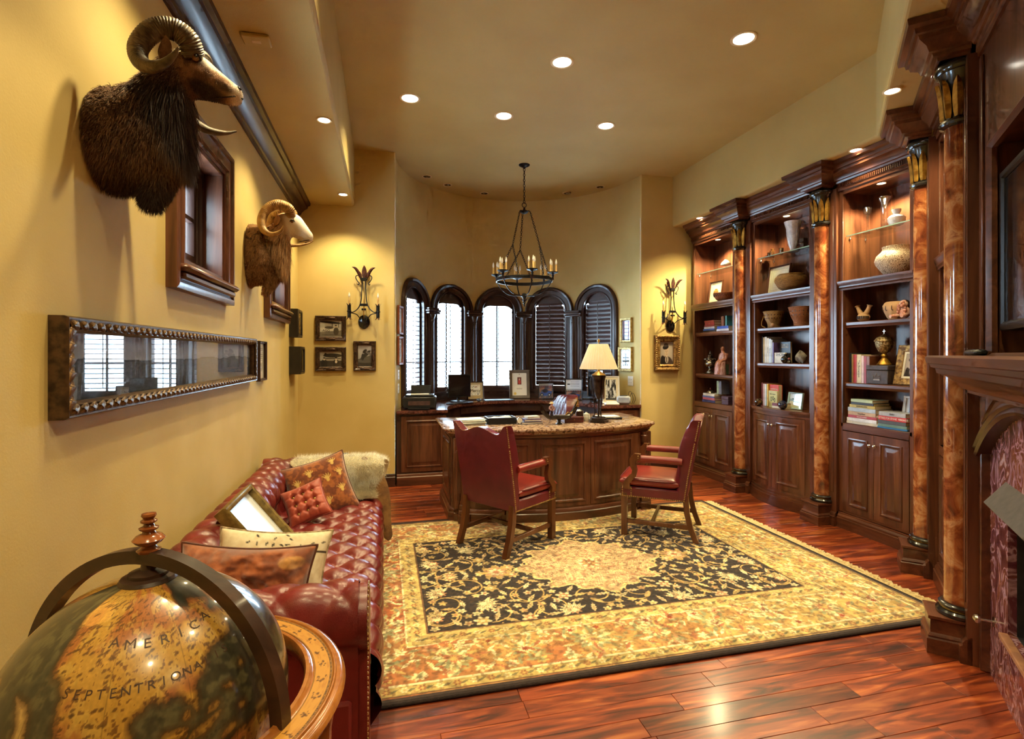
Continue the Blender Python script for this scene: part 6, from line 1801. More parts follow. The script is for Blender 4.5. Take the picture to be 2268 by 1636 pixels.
# ================================================================ ON THE SOFA
def cushion(name, label, M, w, h, t, mat, piping=None, colfn=None, buttons=0, n=44, wr=.10):
    root = thing(name, label, 'cushion'); root.matrix_world = M
    u = np.linspace(-1, 1, n); U, V = np.meshgrid(u, u)
    pin = lambda a, b: a*(1-.10*(1-b*b)*np.abs(a)**3)
    X = w/2*pin(U, V); Z = h/2*pin(V, U)
    th = t/2*np.clip((1-U**4)*(1-V**4), 0, 1)**.6
    if buttons:
        for bx in (-.45, 0, .45):
            for bz in (-.45, 0, .45): th = th*(1-.62*np.exp(-((U-bx)**2+(V-bz)**2)/.012))-.10*t*np.exp(-(np.minimum(np.abs(U-bx)+0*V, np.abs(V-bz)))/.03)*.0
        for q in (-.45, 0, .45): th = th*(1-.10*np.exp(-((U-q)/.05)**2))*(1-.10*np.exp(-((V-q)/.05)**2))
    th = th*(1+wr*(fbm(U+2, V+2, 3, 3, len(label))-.5))
    for sgn, nm in ((-1, 'front_cover'), (1, 'back_cover')):
        o = fastgrid(nm, X, sgn*th, Z, mat, root)
        if colfn is not None:
            C = np.zeros(U.shape+(3,)); C[...] = colfn(U, V, sgn); setcol(o, lin(np.clip(C, 0, 255)))
    P = [(w/2*pin(a, -1), 0, -h/2) for a in u]+[(w/2, 0, h/2*pin(a, 1)) for a in u]
    e = lambda a, b: (float(w/2*pin(a, b)), 0, float(h/2*pin(b, a)))
    pts = [e(a, -1) for a in u[:-1]]+[e(1, a) for a in u[:-1]]+[e(a, 1) for a in u[::-1][:-1]]+[e(-1, a) for a in u[::-1][:-1]]
    if piping: b = MB(); b.tube(pts, .0055, 6, closed=True); b.build('piping', piping, root)
    if buttons:
        for bx in (-.45, 0, .45):
            for bz in (-.45, 0, .45):
                b = MB(); d = t/2*.36; b.lathe([(.010, 0), (.0105, .003), (.007, .006), (.001, .007)], 12, T(w/2*bx, -d, h/2*bz, rx=pi/2)); b.build('button', BRASS, root)
    return root
def paw(U, V, sgn):
    n = fbm(U+3, V+3, 9, 4, 6); C = np.zeros(U.shape+(3,)); C[...] = (112, 54, 26); C = mixc(C, sst(n, .42, .62), (156, 88, 40))
    if sgn < 0:
        for x, z in ((-.62, .30), (-.2, .52), (.55, .72), (.28, .22), (.62, -.22), (-.45, -.45), (.12, -.5), (-.7, -.1), (.7, .3), (-.05, -.05)):
            for k in range(5):
                a = pi/2+(k-2)*.42
                for q in np.linspace(.02, .18, 7): C = mixc(C, ell(U, V, x+q*cos(a)+.012*sin(q*60), z+q*sin(a)-.08, .022*(1.15-q*4), .02, 0, .4), (214, 182, 104))
            C = mixc(C, ell(U, V, x, z-.1, .05, .06), (206, 172, 96))
    return C
VELV = vcol('velvet_print', .8, sheen=.8, spec=.15, grain=60)
PIPE = pm('brown_piping', (96, 46, 26), (74, 34, 20), sc_=40, rough=.6)
cushion('embroidered_cushion', 'brown velvet cushion with gold flame embroidery at the far sofa corner', T(-.45, 4.02, .575, rx=RAD(-30), ry=RAD(-14), rz=RAD(14)), .46, .46, .15, VELV, PIPE, paw, n=110)
cushion('tufted_cushion', 'small rust red tufted cushion with nine brass buttons', T(-.50, 3.68, .568, rx=RAD(-38), ry=RAD(-20), rz=RAD(8)), .27, .27, .10, pm('rust_satin', (186, 84, 58), (158, 62, 44), sc_=14, rough=.45, sheen=.4), pm('rust_piping', (140, 50, 36), rough=.5), None, buttons=9, n=60)
def creamc(U, V, sgn):
    C = np.zeros(U.shape+(3,)); C[...] = (222, 208, 180); n = fbm(U+2, V+2, 6, 3, 4); C = mixc(C, sst(n, .45, .7)*.4, (196, 178, 146)); r = random.Random(6)
    for k in range(26):
        x, z = r.uniform(-.9, .9), r.uniform(.62, .92) if k % 2 else r.uniform(-.95, -.6)
        C = mixc(C, ell(U, V, x, z, .05, .018, r.random()*3), (54, 48, 44))
    C = mixc(C, (np.abs(V-.52) < .018), (70, 56, 44)); return mixc(C, (np.abs(V+.5) < .015), (70, 56, 44))
cushion('cream_cushion', 'cream cushion with dark stitched leaves leaning on the white panel', T(-.47, 2.42, .595, rx=RAD(24), ry=RAD(-8), rz=RAD(180+6)), .46, .40, .13, vcol('cream_linen', .85, grain=40), pm('cream_cord', (190, 170, 136), (120, 98, 74), sc_=60, rough=.8), creamc, n=90)
def brownc(U, V, sgn):
    n = fbm(U+5, V+5, 5, 5, 9); C = np.zeros(U.shape+(3,)); C[...] = (122, 62, 34); C = mixc(C, sst(n, .42, .62), (156, 86, 48)); return mixc(C, ell(U, V, -.7, .72, .2, .12), (176, 124, 66))
cushion('velvet_cushion', 'plain copper brown velvet cushion against the near sofa arm', T(-.53, 2.20, .60, rx=RAD(16), ry=RAD(-5), rz=RAD(180-3)), .50, .42, .21, VELV, PIPE, brownc, n=80, wr=1.1)
# shadow-box frame leaning on the back
fr_ = thing('leaning_frame', 'deep gilt frame with blank white panel leaning on the sofa back', 'frame')
fr_.matrix_world = T(-.615, 2.96, .67, rz=RAD(90)) @ Matrix.Rotation(RAD(-38), 4, 'X')
b = MB(); b.frame(.50, .39, [(0, .05), (0, -.0), (.006, -.008), (.014, -.004), (.02, -.01), (.03, -.004), (.03, .03), (.02, .05)]); b.build('frame', pm('olive_gilt', (150, 124, 66), (104, 82, 40), sc_=30, rough=.35, metal=.5), fr_)
b = MB(); b.box(-.225, .225, .028, .034, -.17, .17); b.build('white_panel', pm('white_panel', (226, 230, 236), (216, 222, 230), sc_=8, rough=.25), fr_)
# fur pelt over the far arm, hide tail hanging in front
pel = thing('fur_pelt', 'white and grey goatskin pelt draped over the far sofa arm', 'pelt')
path = crom([(4.06, .475), (4.125, .50), (4.165, .57), (4.165, .64), (4.20, .705), (4.29, .745), (4.38, .72), (4.44, .66), (4.45, .56), (4.45, .48)], 5)
nb_, na_ = len(path), 70
aa = np.linspace(0, 1, na_); bb_ = np.linspace(0, 1, nb_); A, B = np.meshgrid(aa, bb_)
py = np.array([p[0] for p in path])[:, None]+0*A; pz = np.array([p[1] for p in path])[:, None]+0*A
xl = -.30-.36*sst(B, .0, .5)+.10*sst(B, .6, 1)+.03*np.sin(B*22); xr = -.05+.07*sst(B, .15, .55)-.02*np.sin(B*15)
PX = xl+(xr-xl)*A; edgez = .012*np.exp(-((A-.5)/.5)**2*0)*0
ov = sst(PX, -.09, .02); pz = pz-ov*.03*(B > .5)
pz = pz+.006*fbm(A*2, B*2, 6, 2, 3)
o = fastgrid('hide', PX, py-.004, pz, pm('pelt_hide', (240, 230, 204), (220, 206, 172), sc_=12, rough=.9), pel)
so_ = o.modifiers.new('thick', 'SOLIDIFY'); so_.thickness = .006
rr = np.random.default_rng(12); k = 44000
ai = rr.random(k)*(na_-1.01); bi = rr.random(k)*(nb_-1.01)
def samp(G):
    i0 = ai.astype(int); j0 = bi.astype(int); fa = ai-i0; fb = bi-j0
    return G[j0, i0]*(1-fa)*(1-fb)+G[j0, i0+1]*fa*(1-fb)+G[j0+1, i0]*(1-fa)*fb+G[j0+1, i0+1]*fa*fb
P = np.stack([samp(PX), samp(py), samp(pz)], 1)
ty = np.gradient(py, axis=0); tz = np.gradient(pz, axis=0); nyv = samp(-tz); nzv = samp(ty); nl = np.hypot(nyv, nzv)+1e-9; Nv = np.stack([0*nyv, nyv/nl, nzv/nl], 1)
dn = np.stack([.25+0*nyv, -np.sign(samp(py)-4.29+.0)*-.3, -.8+0*nyv], 1)
d = Nv*.75+dn*.6+rr.normal(0, .25, P.shape); d /= np.linalg.norm(d, axis=1)[:, None]; L = rr.uniform(.024, .055, k)
side = np.cross(d, rr.normal(0, 1, P.shape)); side /= np.linalg.norm(side, axis=1)[:, None]; w = .0009
V_ = np.stack([P-side*w, P+side*w, P+d*L[:, None]], 1).reshape(-1, 3); V_[:, 2] = np.maximum(V_[:, 2], .47)
fm = bpy.data.meshes.new('fur'); fm.from_pydata(V_.tolist(), [], np.arange(3*k).reshape(-1, 3).tolist()); fm.materials.append(FURM); fm.shade_smooth()
fo = link('fur', fm, pel); stuff(fo)
nf = fbm(P[:, :1]*2+3, P[:, 2:3]*2+3, 6, 3, 8)[:, 0]; Cc = np.zeros((k, 3)); Cc[...] = (255, 250, 236); Cc = mixc(Cc, sst(nf+.5*(P[:, 0]+.25), .46, .66)*.6*(P[:, 2] < .70), (196, 180, 144)); Cc *= rr.uniform(.85, 1.1, (k, 1))
setcol(fo, lin(np.clip(np.repeat(Cc, 3, 0), 0, 255)))
b = MB(); S = crom([(-.05, 4.21, .62, .03), (-.045, 4.17, .58, .06), (-.03, 4.13, .48, .075), (-.012, 4.11, .36, .065), (.012, 4.095, .25, .045), (.03, 4.09, .17, .035), (.036, 4.088, .135, .008)], 5)
b.loft([[(s[0]+s[3]*cos(q), s[1]+.006*sin(q)+.15*s[3]*cos(q), s[2]) for q in np.linspace(0, 2*pi, 13)[:-1]] for s in S]); b.build('suede_tail', pm('suede', (146, 104, 54), (104, 68, 34), sc_=12, rough=.95, bump=.3, bsc=160, sheen=.4), pel)

# ================================================================ BOOKS
COVERS = {}
def cover(c):
    if c not in COVERS: COVERS[c] = pm('book_cover_%d_%d_%d' % c, c, tuple(int(x*.86) for x in c), sc_=18, rough=.42)
    return COVERS[c]
PAGES = pm('page_block', (228, 214, 184), (206, 188, 152), sc_=90, rough=.9, st=(1, 1, 6))
def book(label, loc, rz, sx, sy, sz, c, lying=True, title=None, tc=None, group=None, face=False, ry=0.0, rx=0.0, ts=None):
    root = thing('book', label, 'book', loc, rz, group, rx, ry); t = .0035; m = cover(c)
    b = MB()
    if face:                                   # front board faces -y
        b.box(-sx/2, sx/2, 0, t, 0, sz, b=.001); b.box(-sx/2, sx/2, sy-t, sy, 0, sz); b.box(-sx/2, -sx/2+t, t, sy-t, 0, sz); b.build('cover', m, root)
        b = MB(); b.box(-sx/2+t, sx/2-.004, t, sy-t, .003, sz-.003); b.build('pages', PAGES, root)
    elif lying:
        b.box(-sx/2, sx/2, 0, sy, 0, t, b=.001); b.box(-sx/2, sx/2, 0, sy, sz-t, sz, b=.001); b.box(-sx/2, sx/2, 0, t, t, sz-t); b.build('cover', m, root)
        b = MB(); b.box(-sx/2+.004, sx/2-.004, t, sy-.004, t, sz-t); b.build('pages', PAGES, root)
    else:
        b.box(-sx/2, -sx/2+t, 0, sy, 0, sz, b=.001); b.box(sx/2-t, sx/2, 0, sy, 0, sz, b=.001); b.box(-sx/2+t, sx/2-t, 0, t, 0, sz); b.build('cover', m, root)
        b = MB(); b.box(-sx/2+t, sx/2-t, t, sy-.004, .003, sz-.004); b.build('pages', PAGES, root)
    if title:
        mt = cover(tc or (230, 224, 210))
        if face: txt('lettering', title, ts or .02, mt, root, T(0, -.0012, sz*.8))
        elif lying: txt('lettering', title, ts or sz*.62, mt, root, T(0, -.0012, sz*.5), sx=.8)
        else: txt('lettering', title, ts or sx*.62, mt, root, T(0, -.0012, sz*.5, ry=pi/2), sx=.9)
    return root
RZ = -pi/2
def stack(desc, Y, z, X, items, group):
    """items bottom-up: (colour word, rgb, length, depth, thickness, title, title colour, dy)"""
    n = len(items); zz = z
    for k, (cw, c, L, D, t, ti, tc, dy) in enumerate(items):
        pos = 'bottom' if k == 0 else ('top' if k == n-1 else '%s from the bottom' % ('second', 'third', 'fourth', 'fifth', 'sixth', 'seventh', 'eighth')[k-1])
        book('%s book, %s of the %s' % (cw, pos, desc), (X, Y+dy, zz+.0003), RZ, L, D, t, c, True, ti, tc, group); zz += t+.0004
    return zz
def rowbooks(desc, Y, z, X, items, group):
    y = Y; n = len(items)
    for k, (cw, c, t, D, H, ti, tc) in enumerate(items):
        pos = 'leftmost' if k == 0 else ('rightmost' if k == n-1 else '%s from left' % ('second', 'third', 'fourth', 'fifth', 'sixth', 'seventh', 'eighth')[k-1])
        book('%s book standing %s in the %s' % (cw, pos, desc), (X, y-t/2, z+.0003), RZ, t, D, H, c, False, ti, tc, group); y -= t+.0012
    return y
g = 'books stacked in the far bookcase'
z = stack('old-book stack, far bookcase', 5.93, 1.84, 4.07, [('black', (34, 30, 34), .26, .17, .022, None, None, 0), ('blue', (58, 96, 170), .24, .17, .02, None, None, .01), ('white', (206, 208, 216), .22, .16, .026, None, None, 0), ('dark red', (140, 44, 40), .21, .15, .024, None, None, 0), ('crimson', (158, 40, 42), .2, .15, .032, 'S', (226, 200, 130), -.005), ('brick red', (150, 52, 40), .2, .14, .024, None, None, .006)], g)
stack('low pair beside the old books, far bookcase', 5.655, 1.84, 4.07, [('white', (220, 222, 232), .24, .18, .03, None, None, 0), ('royal blue', (44, 84, 190), .22, .17, .034, None, None, .0)], g)
book('brown picture-covered book standing on the blue book in the far bookcase', (4.10, 5.70, 1.906), RZ, .05, .15, .12, (150, 92, 64), False)
book('teal book standing on the blue book in the far bookcase', (4.10, 5.63, 1.906), RZ, .03, .15, .125, (70, 150, 160), False)
g = 'books on the lower ledge of the far bookcase'
z = stack('stack under the silver bell, far bookcase', 5.90, .94, 4.04, [('navy', (56, 60, 110), .27, .2, .03, None, None, 0), ('pink', (190, 96, 110), .25, .19, .028, None, None, 0), ('blue', (96, 110, 170), .25, .19, .022, None, None, .004), ('white', (226, 224, 216), .24, .18, .03, None, None, -.004)], g)
rowbooks('trio, far bookcase', 5.80, z+.0005, 4.09, [('pale green', (170, 190, 160), .036, .12, .165, None, None), ('grey', (150, 150, 160), .02, .12, .16, None, None), ('slate blue', (108, 112, 130), .035, .12, .165, None, None)], g)
def box_thing(name, label, loc, rz, w, d, h, c, lid=.0):
    root = thing(name, label, 'box', loc, rz)
    b = MB(); b.box(-w/2, w/2, 0, d, 0, h*.62, b=.003); b.build('body', cover(c), root)
    b = MB(); b.box(-w/2-.002, w/2+.002, -.002, d+.002, h*.64, h, b=.003); b.build('lid', cover(c), root)
    b = MB(); b.lathe([(.004, 0), (.006, .004), (.001, .007)], 8, T(0, -.002, h*.55, rx=pi/2)); b.build('clasp', BRASS, root); return root
box_thing('trinket_box', 'plum coloured trinket box beside the low stack in the far bookcase', (4.05, 5.585, .94), RZ, .13, .15, .1, (84, 56, 78))
bl = thing('desk_bell', 'silver domed bell on top of the low book stack in the far bookcase', 'bell', (4.10, 5.945, z))
b = MB(); b.lathe([(.05, 0), (.052, .004), (.046, .02), (.03, .036), (.012, .042), (.001, .043)], 20); b.build('dome', SILVER, bl)
b = MB(); b.lathe([(.006, .042), (.005, .052), (.010, .058), (.008, .068), (.001, .07)], 12); b.build('knob', cover((120, 40, 40)), bl)

g = 'books in the middle bookcase'
ye = rowbooks('upper row, middle bookcase', 5.0-.02, 1.46, 4.08, [('dark blue', (50, 60, 90), .022, .2, .29, None, None), ('cream', (222, 214, 196), .02, .2, .28, None, None), ('white', (232, 230, 226), .035, .2, .285, None, None), ('ivory', (226, 216, 200), .032, .19, .27, 'HISTORY', (90, 90, 110)), ('pale blue', (214, 222, 232), .03, .19, .26, 'PORTO', (70, 80, 120)), ('grey', (170, 170, 176), .02, .19, .25, None, None), ('violet', (110, 90, 150), .018, .19, .22, None, None)], g)
book('black book titled in white facing out in the middle bookcase', (4.14, 4.70, 1.461), RZ, .155, .025, .225, (40, 36, 40), False, 'DARE TO\nSUCCEED', (220, 212, 196), g, True, ts=.024)
book('low cream book lettered in dark capitals in the middle bookcase', (4.07, 4.695, 1.461), RZ, .155, .02, .11, (206, 188, 160), False, 'SHOE', (50, 40, 44), g, True, ts=.045)
yl = rowbooks('lower row, middle bookcase', 5.0-.04, .99, 4.06, [('plum', (120, 60, 70), .026, .2, .25, None, None), ('pale pink', (214, 176, 170), .024, .2, .24, None, None), ('white', (228, 226, 222), .022, .2, .235, None, None), ('grey green', (130, 150, 140), .02, .2, .235, None, None)], g)
book('yellow and red novel facing out in the middle bookcase', (4.06, 4.765, .991), RZ-.08, .145, .045, .235, (206, 54, 36), False, 'J.K.ROWLING', (240, 226, 190), g, True, ts=.019)
book('bright yellow spined novel leaning in the middle bookcase', (4.05, 4.852, .991), RZ, .02, .16, .24, (226, 178, 46), False, None, None, g)
bk = book('pale green storybook facing out in front of the yellow novel', (4.01, 4.725, .991), RZ-.08, .14, .02, .175, (196, 190, 130), False, 'silver keepers', (90, 84, 50), g, True, ts=.016)
picture('printed_figure', .12, .085, lambda U, V: mixc(mixc(mixc(np.zeros(U.shape+(3,))+np.array((196, 190, 130)), ell(U, V, .3, .5, .12, .3)-ell(U, V, .3, .5, .06, .2), (50, 60, 40)), ell(U, V, .55, .6, .12, .26)-ell(U, V, .55, .6, .06, .16), (60, 66, 44)), ell(U, V, .75, .4, .12, .26)-ell(U, V, .75, .4, .05, .16), (70, 74, 50)), bk, T(0, -.0012, .088), 50, 40)
stack('flat pair behind the dark balls', 4.62, .99, 3.98, [('cream', (214, 200, 170), .16, .14, .022, None, None, 0), ('wine red', (120, 40, 50), .14, .13, .03, None, None, .01)], g)
g = 'books in the near bookcase'
ye = rowbooks('row beside the gold goblet', 3.845, 1.30, 4.07, [('charcoal', (44, 50, 60), .024, .2, .265, None, None), ('tan', (176, 150, 110), .016, .2, .255, None, None), ('rose', (190, 70, 84), .034, .2, .25, None, None), ('ivory', (226, 212, 176), .045, .2, .25, 'The Romanovs', (90, 70, 50)), ('light pink', (222, 190, 190), .024, .19, .24, None, None), ('crimson', (160, 46, 54), .022, .19, .235, None, None), ('brown', (130, 74, 46), .03, .19, .235, None, None)], g)
stack('tall ledge stack, near bookcase', 3.68, .94, 4.03, [('cream', (214, 204, 186), .31, .2, .022, None, None, .0), ('white', (224, 224, 228), .29, .2, .03, None, None, .006), ('rose red', (176, 66, 84), .28, .19, .024, 'WILLIAM & HARRY', (236, 214, 210), 0), ('tan', (190, 160, 130), .27, .19, .032, 'Longfellow', (80, 50, 40), .004), ('pale blue', (176, 192, 214), .27, .19, .034, None, None, .006), ('ochre', (190, 170, 92), .25, .18, .026, 'JULIAN FELLOWES', (70, 60, 40), 0), ('black', (48, 44, 46), .22, .18, .022, None, None, .0), ('pale green', (182, 200, 170), .21, .18, .026, None, None, .004)], g)
zs = stack('shorter ledge stack, near bookcase', 3.395, .94, 4.02, [('bright blue', (50, 120, 180), .26, .2, .014, None, None, 0), ('grey green', (110, 140, 130), .25, .2, .022, None, None, 0), ('black and white', (80, 78, 80), .24, .19, .03, None, None, .004), ('bright red', (200, 50, 52), .24, .19, .036, 'CUTTING FOR STONE  VERGHESE', (244, 224, 210), 0), ('silver grey', (176, 180, 190), .23, .19, .034, 'MARY', (40, 40, 48), .0)], g)

# ================================================================ SHELF OBJECTS
def lathe_thing(name, label, cat, loc, parts, rz=RZ, group=None):
    root = thing(name, label, cat, loc, rz, group)
    for nm, prof, mat, n in parts: b = MB(); b.lathe(prof, n); b.build(nm, mat, root)
    return root
def potprint(U, V):
    C = np.zeros(U.shape+(3,)); C[...] = (238, 228, 200); C = mixc(C, rect(U, V, .1, .9, .1, .92), (228, 216, 184)); C = mixc(C, rect(U, V, .12, .88, .12, .90), (240, 232, 208))
    pot = ell(U, V, .5, .48, .3, .22)*(V > .3); C = mixc(C, pot, (204, 150, 76)); C = mixc(C, rect(U, V, .36, .64, .66, .72), (150, 90, 44)); C = mixc(C, rect(U, V, .38, .62, .26, .31), (140, 84, 44))
    for k in range(7): C = mixc(C, ell(U, V, .27+.075*k, .5, .02, .10, .3)*pot, (110, 58, 30))
    return C
def ledge_frame(label, loc, w, h, tilt=.14, fn=potprint, mat=WV, mount=.03, fw=.018, rz=RZ):
    q = hang('standing_frame', label, loc, rz, w, h, fw, .02, mat, fn, mount=mount, nx=60, ny=60)
    q.rotation_euler = (-tilt, 0, rz); q.location.z += h/2*cos(tilt)+.001; return q
ledge_frame('framed print of a painted pot in the far bookcase', (4.18, 5.94, 2.212), .27, .29)
ledge_frame('framed print of a striped pot in the middle bookcase', (4.18, 4.83, 2.212), .32, .31)
def basketmat(name, a, c, sc_): 
    m, nt, b = newmat(name); b.inputs['Roughness'].default_value = .75
    tc = N(nt, 'ShaderNodeTexCoord'); br = N(nt, 'ShaderNodeTexBrick'); br.inputs['Scale'].default_value = sc_; br.inputs['Color1'].default_value = (*srgb(*a), 1); br.inputs['Color2'].default_value = (*srgb(*[int(x*.8) for x in a]), 1); br.inputs['Mortar'].default_value = (*srgb(*c), 1); br.inputs['Mortar Size'].default_value = .03
    sp = N(nt, 'ShaderNodeSeparateXYZ'); at = N(nt, 'ShaderNodeMath', operation='ARCTAN2'); cb_ = N(nt, 'ShaderNodeCombineXYZ')
    nt.links.new(tc.outputs['Object'], sp.inputs[0]); nt.links.new(sp.outputs[1], at.inputs[0]); nt.links.new(sp.outputs[0], at.inputs[1])
    ml = N(nt, 'ShaderNodeMath', operation='MULTIPLY'); ml.inputs[1].default_value = .16; nt.links.new(at.outputs[0], ml.inputs[0])
    nt.links.new(ml.outputs[0], cb_.inputs[0]); nt.links.new(sp.outputs[2], cb_.inputs[1]); nt.links.new(cb_.outputs[0], br.inputs['Vector'])
    nt.links.new(br.outputs['Color'], b.inputs['Base Color'])
    bp = N(nt, 'ShaderNodeBump'); bp.inputs['Strength'].default_value = .6; bp.inputs['Distance'].default_value = .004; bp.invert = True
    nt.links.new(br.outputs['Fac'], bp.inputs['Height']); nt.links.new(bp.outputs[0], b.inputs['Normal']); return m
BK1 = basketmat('coiled_basket', (168, 124, 62), (84, 52, 22), 28); BK2 = basketmat('woven_basket', (178, 140, 84), (110, 76, 40), 34); BK3 = basketmat('tan_basket', (170, 106, 60), (96, 52, 28), 30)
def coils(prof, n):
    """ridged profile"""
    out = []; S = crom(prof, n)
    for i, s in enumerate(S): out.append((s[0]+(.0018 if i % 2 else -.0008), s[1]))
    return out
lathe_thing('shallow_basket', 'shallow tan bowl basket with dark zigzags in the far bookcase', 'basket', (4.13, 5.70, 2.212), [('bowl', coils([(.06, 0), (.09, .02), (.12, .06), (.135, .105)], 6)+[(.13, .106), (.085, .025), (.001, .012)], BK3, 28)])
zz_ = MB(); 
for k in range(26):
    a0, a1 = 2*pi*k/26, 2*pi*(k+.5)/26; a2 = 2*pi*(k+1)/26
    zz_.tube([(.1225*cos(a0), .1225*sin(a0), .058), (.1335*cos(a1), .1335*sin(a1), .088), (.1225*cos(a2), .1225*sin(a2), .058)], .0022, 4)
zb = stuff(zz_.build('zigzag_band', cover((60, 30, 18)), bpy.data.objects['shallow_basket']))
root = lathe_thing('coiled_basket', 'large round coiled basket bowl in the middle bookcase', 'basket', (4.10, 4.565, 2.212), [('bowl', coils([(.07, 0), (.12, .03), (.152, .09), (.148, .13), (.125, .155)], 7), BK1, 32), ('rim', [(.12, .15), (.124, .165), (.118, .172), (.108, .166), (.105, .15), (.12, .15)], BK1, 32), ('inner_floor', [(.115, .15), (.13, .09), (.1, .03), (.001, .02)], BK1, 28)])
def burden(label, loc, h, r0, r1, mat, strap=True):
    root = lathe_thing('burden_basket', label, 'basket', loc, [('body', coils([(r0, 0), (r0*1.05, h*.25), (r1*.85, h*.6), (r1, h)], 7)+[(r1-.006, h), (r0*.9, .012), (.001, .01)], mat, 26)])
    b = MB(); b.tube([((r1)*cos(t), (r1)*sin(t), h) for t in np.linspace(0, 2*pi, 29)[:-1]], .004, 6, closed=True); b.build('rim', mat, root)
    if strap:
        b = MB(); b.tube([tuple(p) for p in crom([(-r1, -.02, h*.95), (-r1-.03, -.03, h*.6), (-r1-.035, -.04, h*.2), (-r0-.02, -.04, .005)], 6)], .004, 6); b.build('strap', cover((176, 132, 66)), root)
        b = MB(); b.tube([(.01, -r1*.99, h*.95), (.03, -r1*.9, h*.5), (.05, -r0*1.1, .03)], .003, 6); b.sphere(.022, T(r1*.75, -r1*.8, .024), 12, 8); b.build('gourd_toggle', cover((178, 140, 104)), root)
    r = MB()
    for zf in (.55, .75):
        for k in range(20):
            a = 2*pi*k/20; rr = (r0+(r1-r0)*zf)*1.03; r.box(-.006, .006, -.002, .002, h*zf, h*zf+.012, T(rr*cos(a), rr*sin(a), 0, rz=a+pi/2))
    stuff(r.build('woven_motif', cover((84, 48, 26)), root))
burden('tan burden basket with leather strap and gourd in the middle bookcase', (4.12, 4.84, 1.841), .175, .06, .105, BK2)
burden('dark patterned basket beside the strapped basket in the middle bookcase', (4.13, 4.455, 1.841), .19, .075, .125, BK3, False)
# crystal and glass
gl = 'crystal pieces on the glass shelves'
lathe_thing('crystal_vase', 'tall bright cut-crystal vase on the middle glass shelf', 'vase', (4.13, 4.575, 2.6155), [('body', [(.055, 0), (.058, .008), (.03, .02), (.03, .035), (.05, .09), (.062, .17), (.066, .24), (.082, .30), (.086, .315), (.080, .315), (.060, .24), (.056, .17), (.044, .09), (.02, .045), (.001, .04)], pm('frosted_crystal', (246, 246, 250), (222, 224, 232), sc_=40, rough=.25, trans=.08, coat=.5, bump=.5, bsc=50), 24)], group=gl)
for k, (dy, h_) in enumerate(((0, .062), (.035, .05), (.018, .09))):
    lathe_thing('shot_glass', ('dark shot glass of the small group, nearest edge', 'dark shot glass of the small group, leftmost', 'tallest dark shot glass of the small group')[k], 'glass', (4.10+.03*(k == 2), 4.85+dy, 2.6155), [('cup', [(.016, 0), (.017, .004), (.02, h_), (.018, h_), (.015, .006), (.001, .005)], pm('amber_glass', (92, 60, 30), (50, 30, 18), sc_=40, rough=.12, coat=.6), 14)], group='shot glasses on the middle glass shelf')
lathe_thing('shot_glass', 'lone shot glass left of the crystal vase', 'glass', (4.12, 4.73, 2.6155), [('cup', [(.018, 0), (.019, .004), (.024, .07), (.022, .07), (.017, .006), (.001, .005)], pm('bronze_glass', (130, 100, 60), (60, 40, 24), sc_=40, rough=.12, coat=.6), 14)])
box_thing('upright_case', 'dark upright case right of the crystal vase', (4.10, 4.43, 2.6155), RZ, .05, .05, .11, (70, 50, 36))
lathe_thing('crystal_lamp', 'small crystal mushroom lamp on the far glass shelf', 'ornament', (4.12, 5.66, 2.6155), [('stem', [(.04, 0), (.04, .006), (.012, .014), (.010, .05), (.02, .06)], CRYSTAL, 18), ('shade', [(.062, .045), (.055, .07), (.03, .095), (.02, .105), (.001, .107)], pm('milk_glass', (240, 236, 228), (226, 222, 214), sc_=30, rough=.2, coat=.5), 20)], group=gl)
lathe_thing('crystal_candlestick', 'short crystal candlestick on the near glass shelf', 'candlestick', (4.13, 3.715, 2.6155), [('body', [(.036, 0), (.038, .004), (.02, .014), (.008, .02), (.010, .05), (.007, .09), (.010, .13), (.012, .16), (.03, .175), (.034, .20), (.030, .225), (.026, .225), (.02, .19), (.001, .185)], CRYSTAL, 18)], group=gl)
lathe_thing('crystal_candlestick', 'tall crystal pillar candlestick on the near glass shelf', 'candlestick', (4.14, 3.565, 2.6155), [('body', [(.06, 0), (.062, .006), (.04, .014), (.026, .02), (.025, .22), (.03, .23), (.042, .255), (.046, .275), (.04, .275), (.02, .25), (.001, .248)], CRYSTAL, 12)], group=gl)
lathe_thing('crystal_bowl', 'bright lidded crystal bowl on the near glass shelf', 'bowl', (4.12, 3.44, 2.6155), [('bowl', [(.03, 0), (.05, .01), (.062, .04), (.064, .065), (.058, .066), (.05, .03), (.001, .02)], bpy.data.materials['frosted_crystal'], 22), ('lid', [(.06, .068), (.045, .085), (.02, .095), (.03, .115), (.034, .135), (.001, .14)], bpy.data.materials['frosted_crystal'], 22)], group=gl)
# pots
ACOMA = pm('acoma_pot', (222, 206, 176), (150, 130, 108), sc_=34, rough=.6, lo=.45, hi=.55, bump=.2, bsc=60)
def netted():
    m, nt, b = newmat('netted_pot'); b.inputs['Roughness'].default_value = .6
    tc = N(nt, 'ShaderNodeTexCoord'); vo = N(nt, 'ShaderNodeTexVoronoi'); vo.inputs['Scale'].default_value = 95; vo.feature = 'DISTANCE_TO_EDGE'
    nt.links.new(tc.outputs['Object'], vo.inputs['Vector'])
    nt.links.new(ramp(nt, [(.05, srgb(120, 96, 72)), (.14, srgb(226, 212, 184))], vo.outputs['Distance']), b.inputs['Base Color']); return m
lathe_thing('pottery_jar', 'large pale netted pottery jar in the near bookcase', 'pot', (4.13, 3.455, 2.212), [('body', [(.07, 0), (.10, .03), (.14, .09), (.148, .12), (.135, .16), (.10, .195), (.092, .215), (.096, .235), (.09, .237), (.085, .215), (.09, .19), (.001, .17)], netted(), 36)])
POTM = pm('painted_clay', (204, 164, 116), (184, 142, 96), sc_=8, rough=.55)
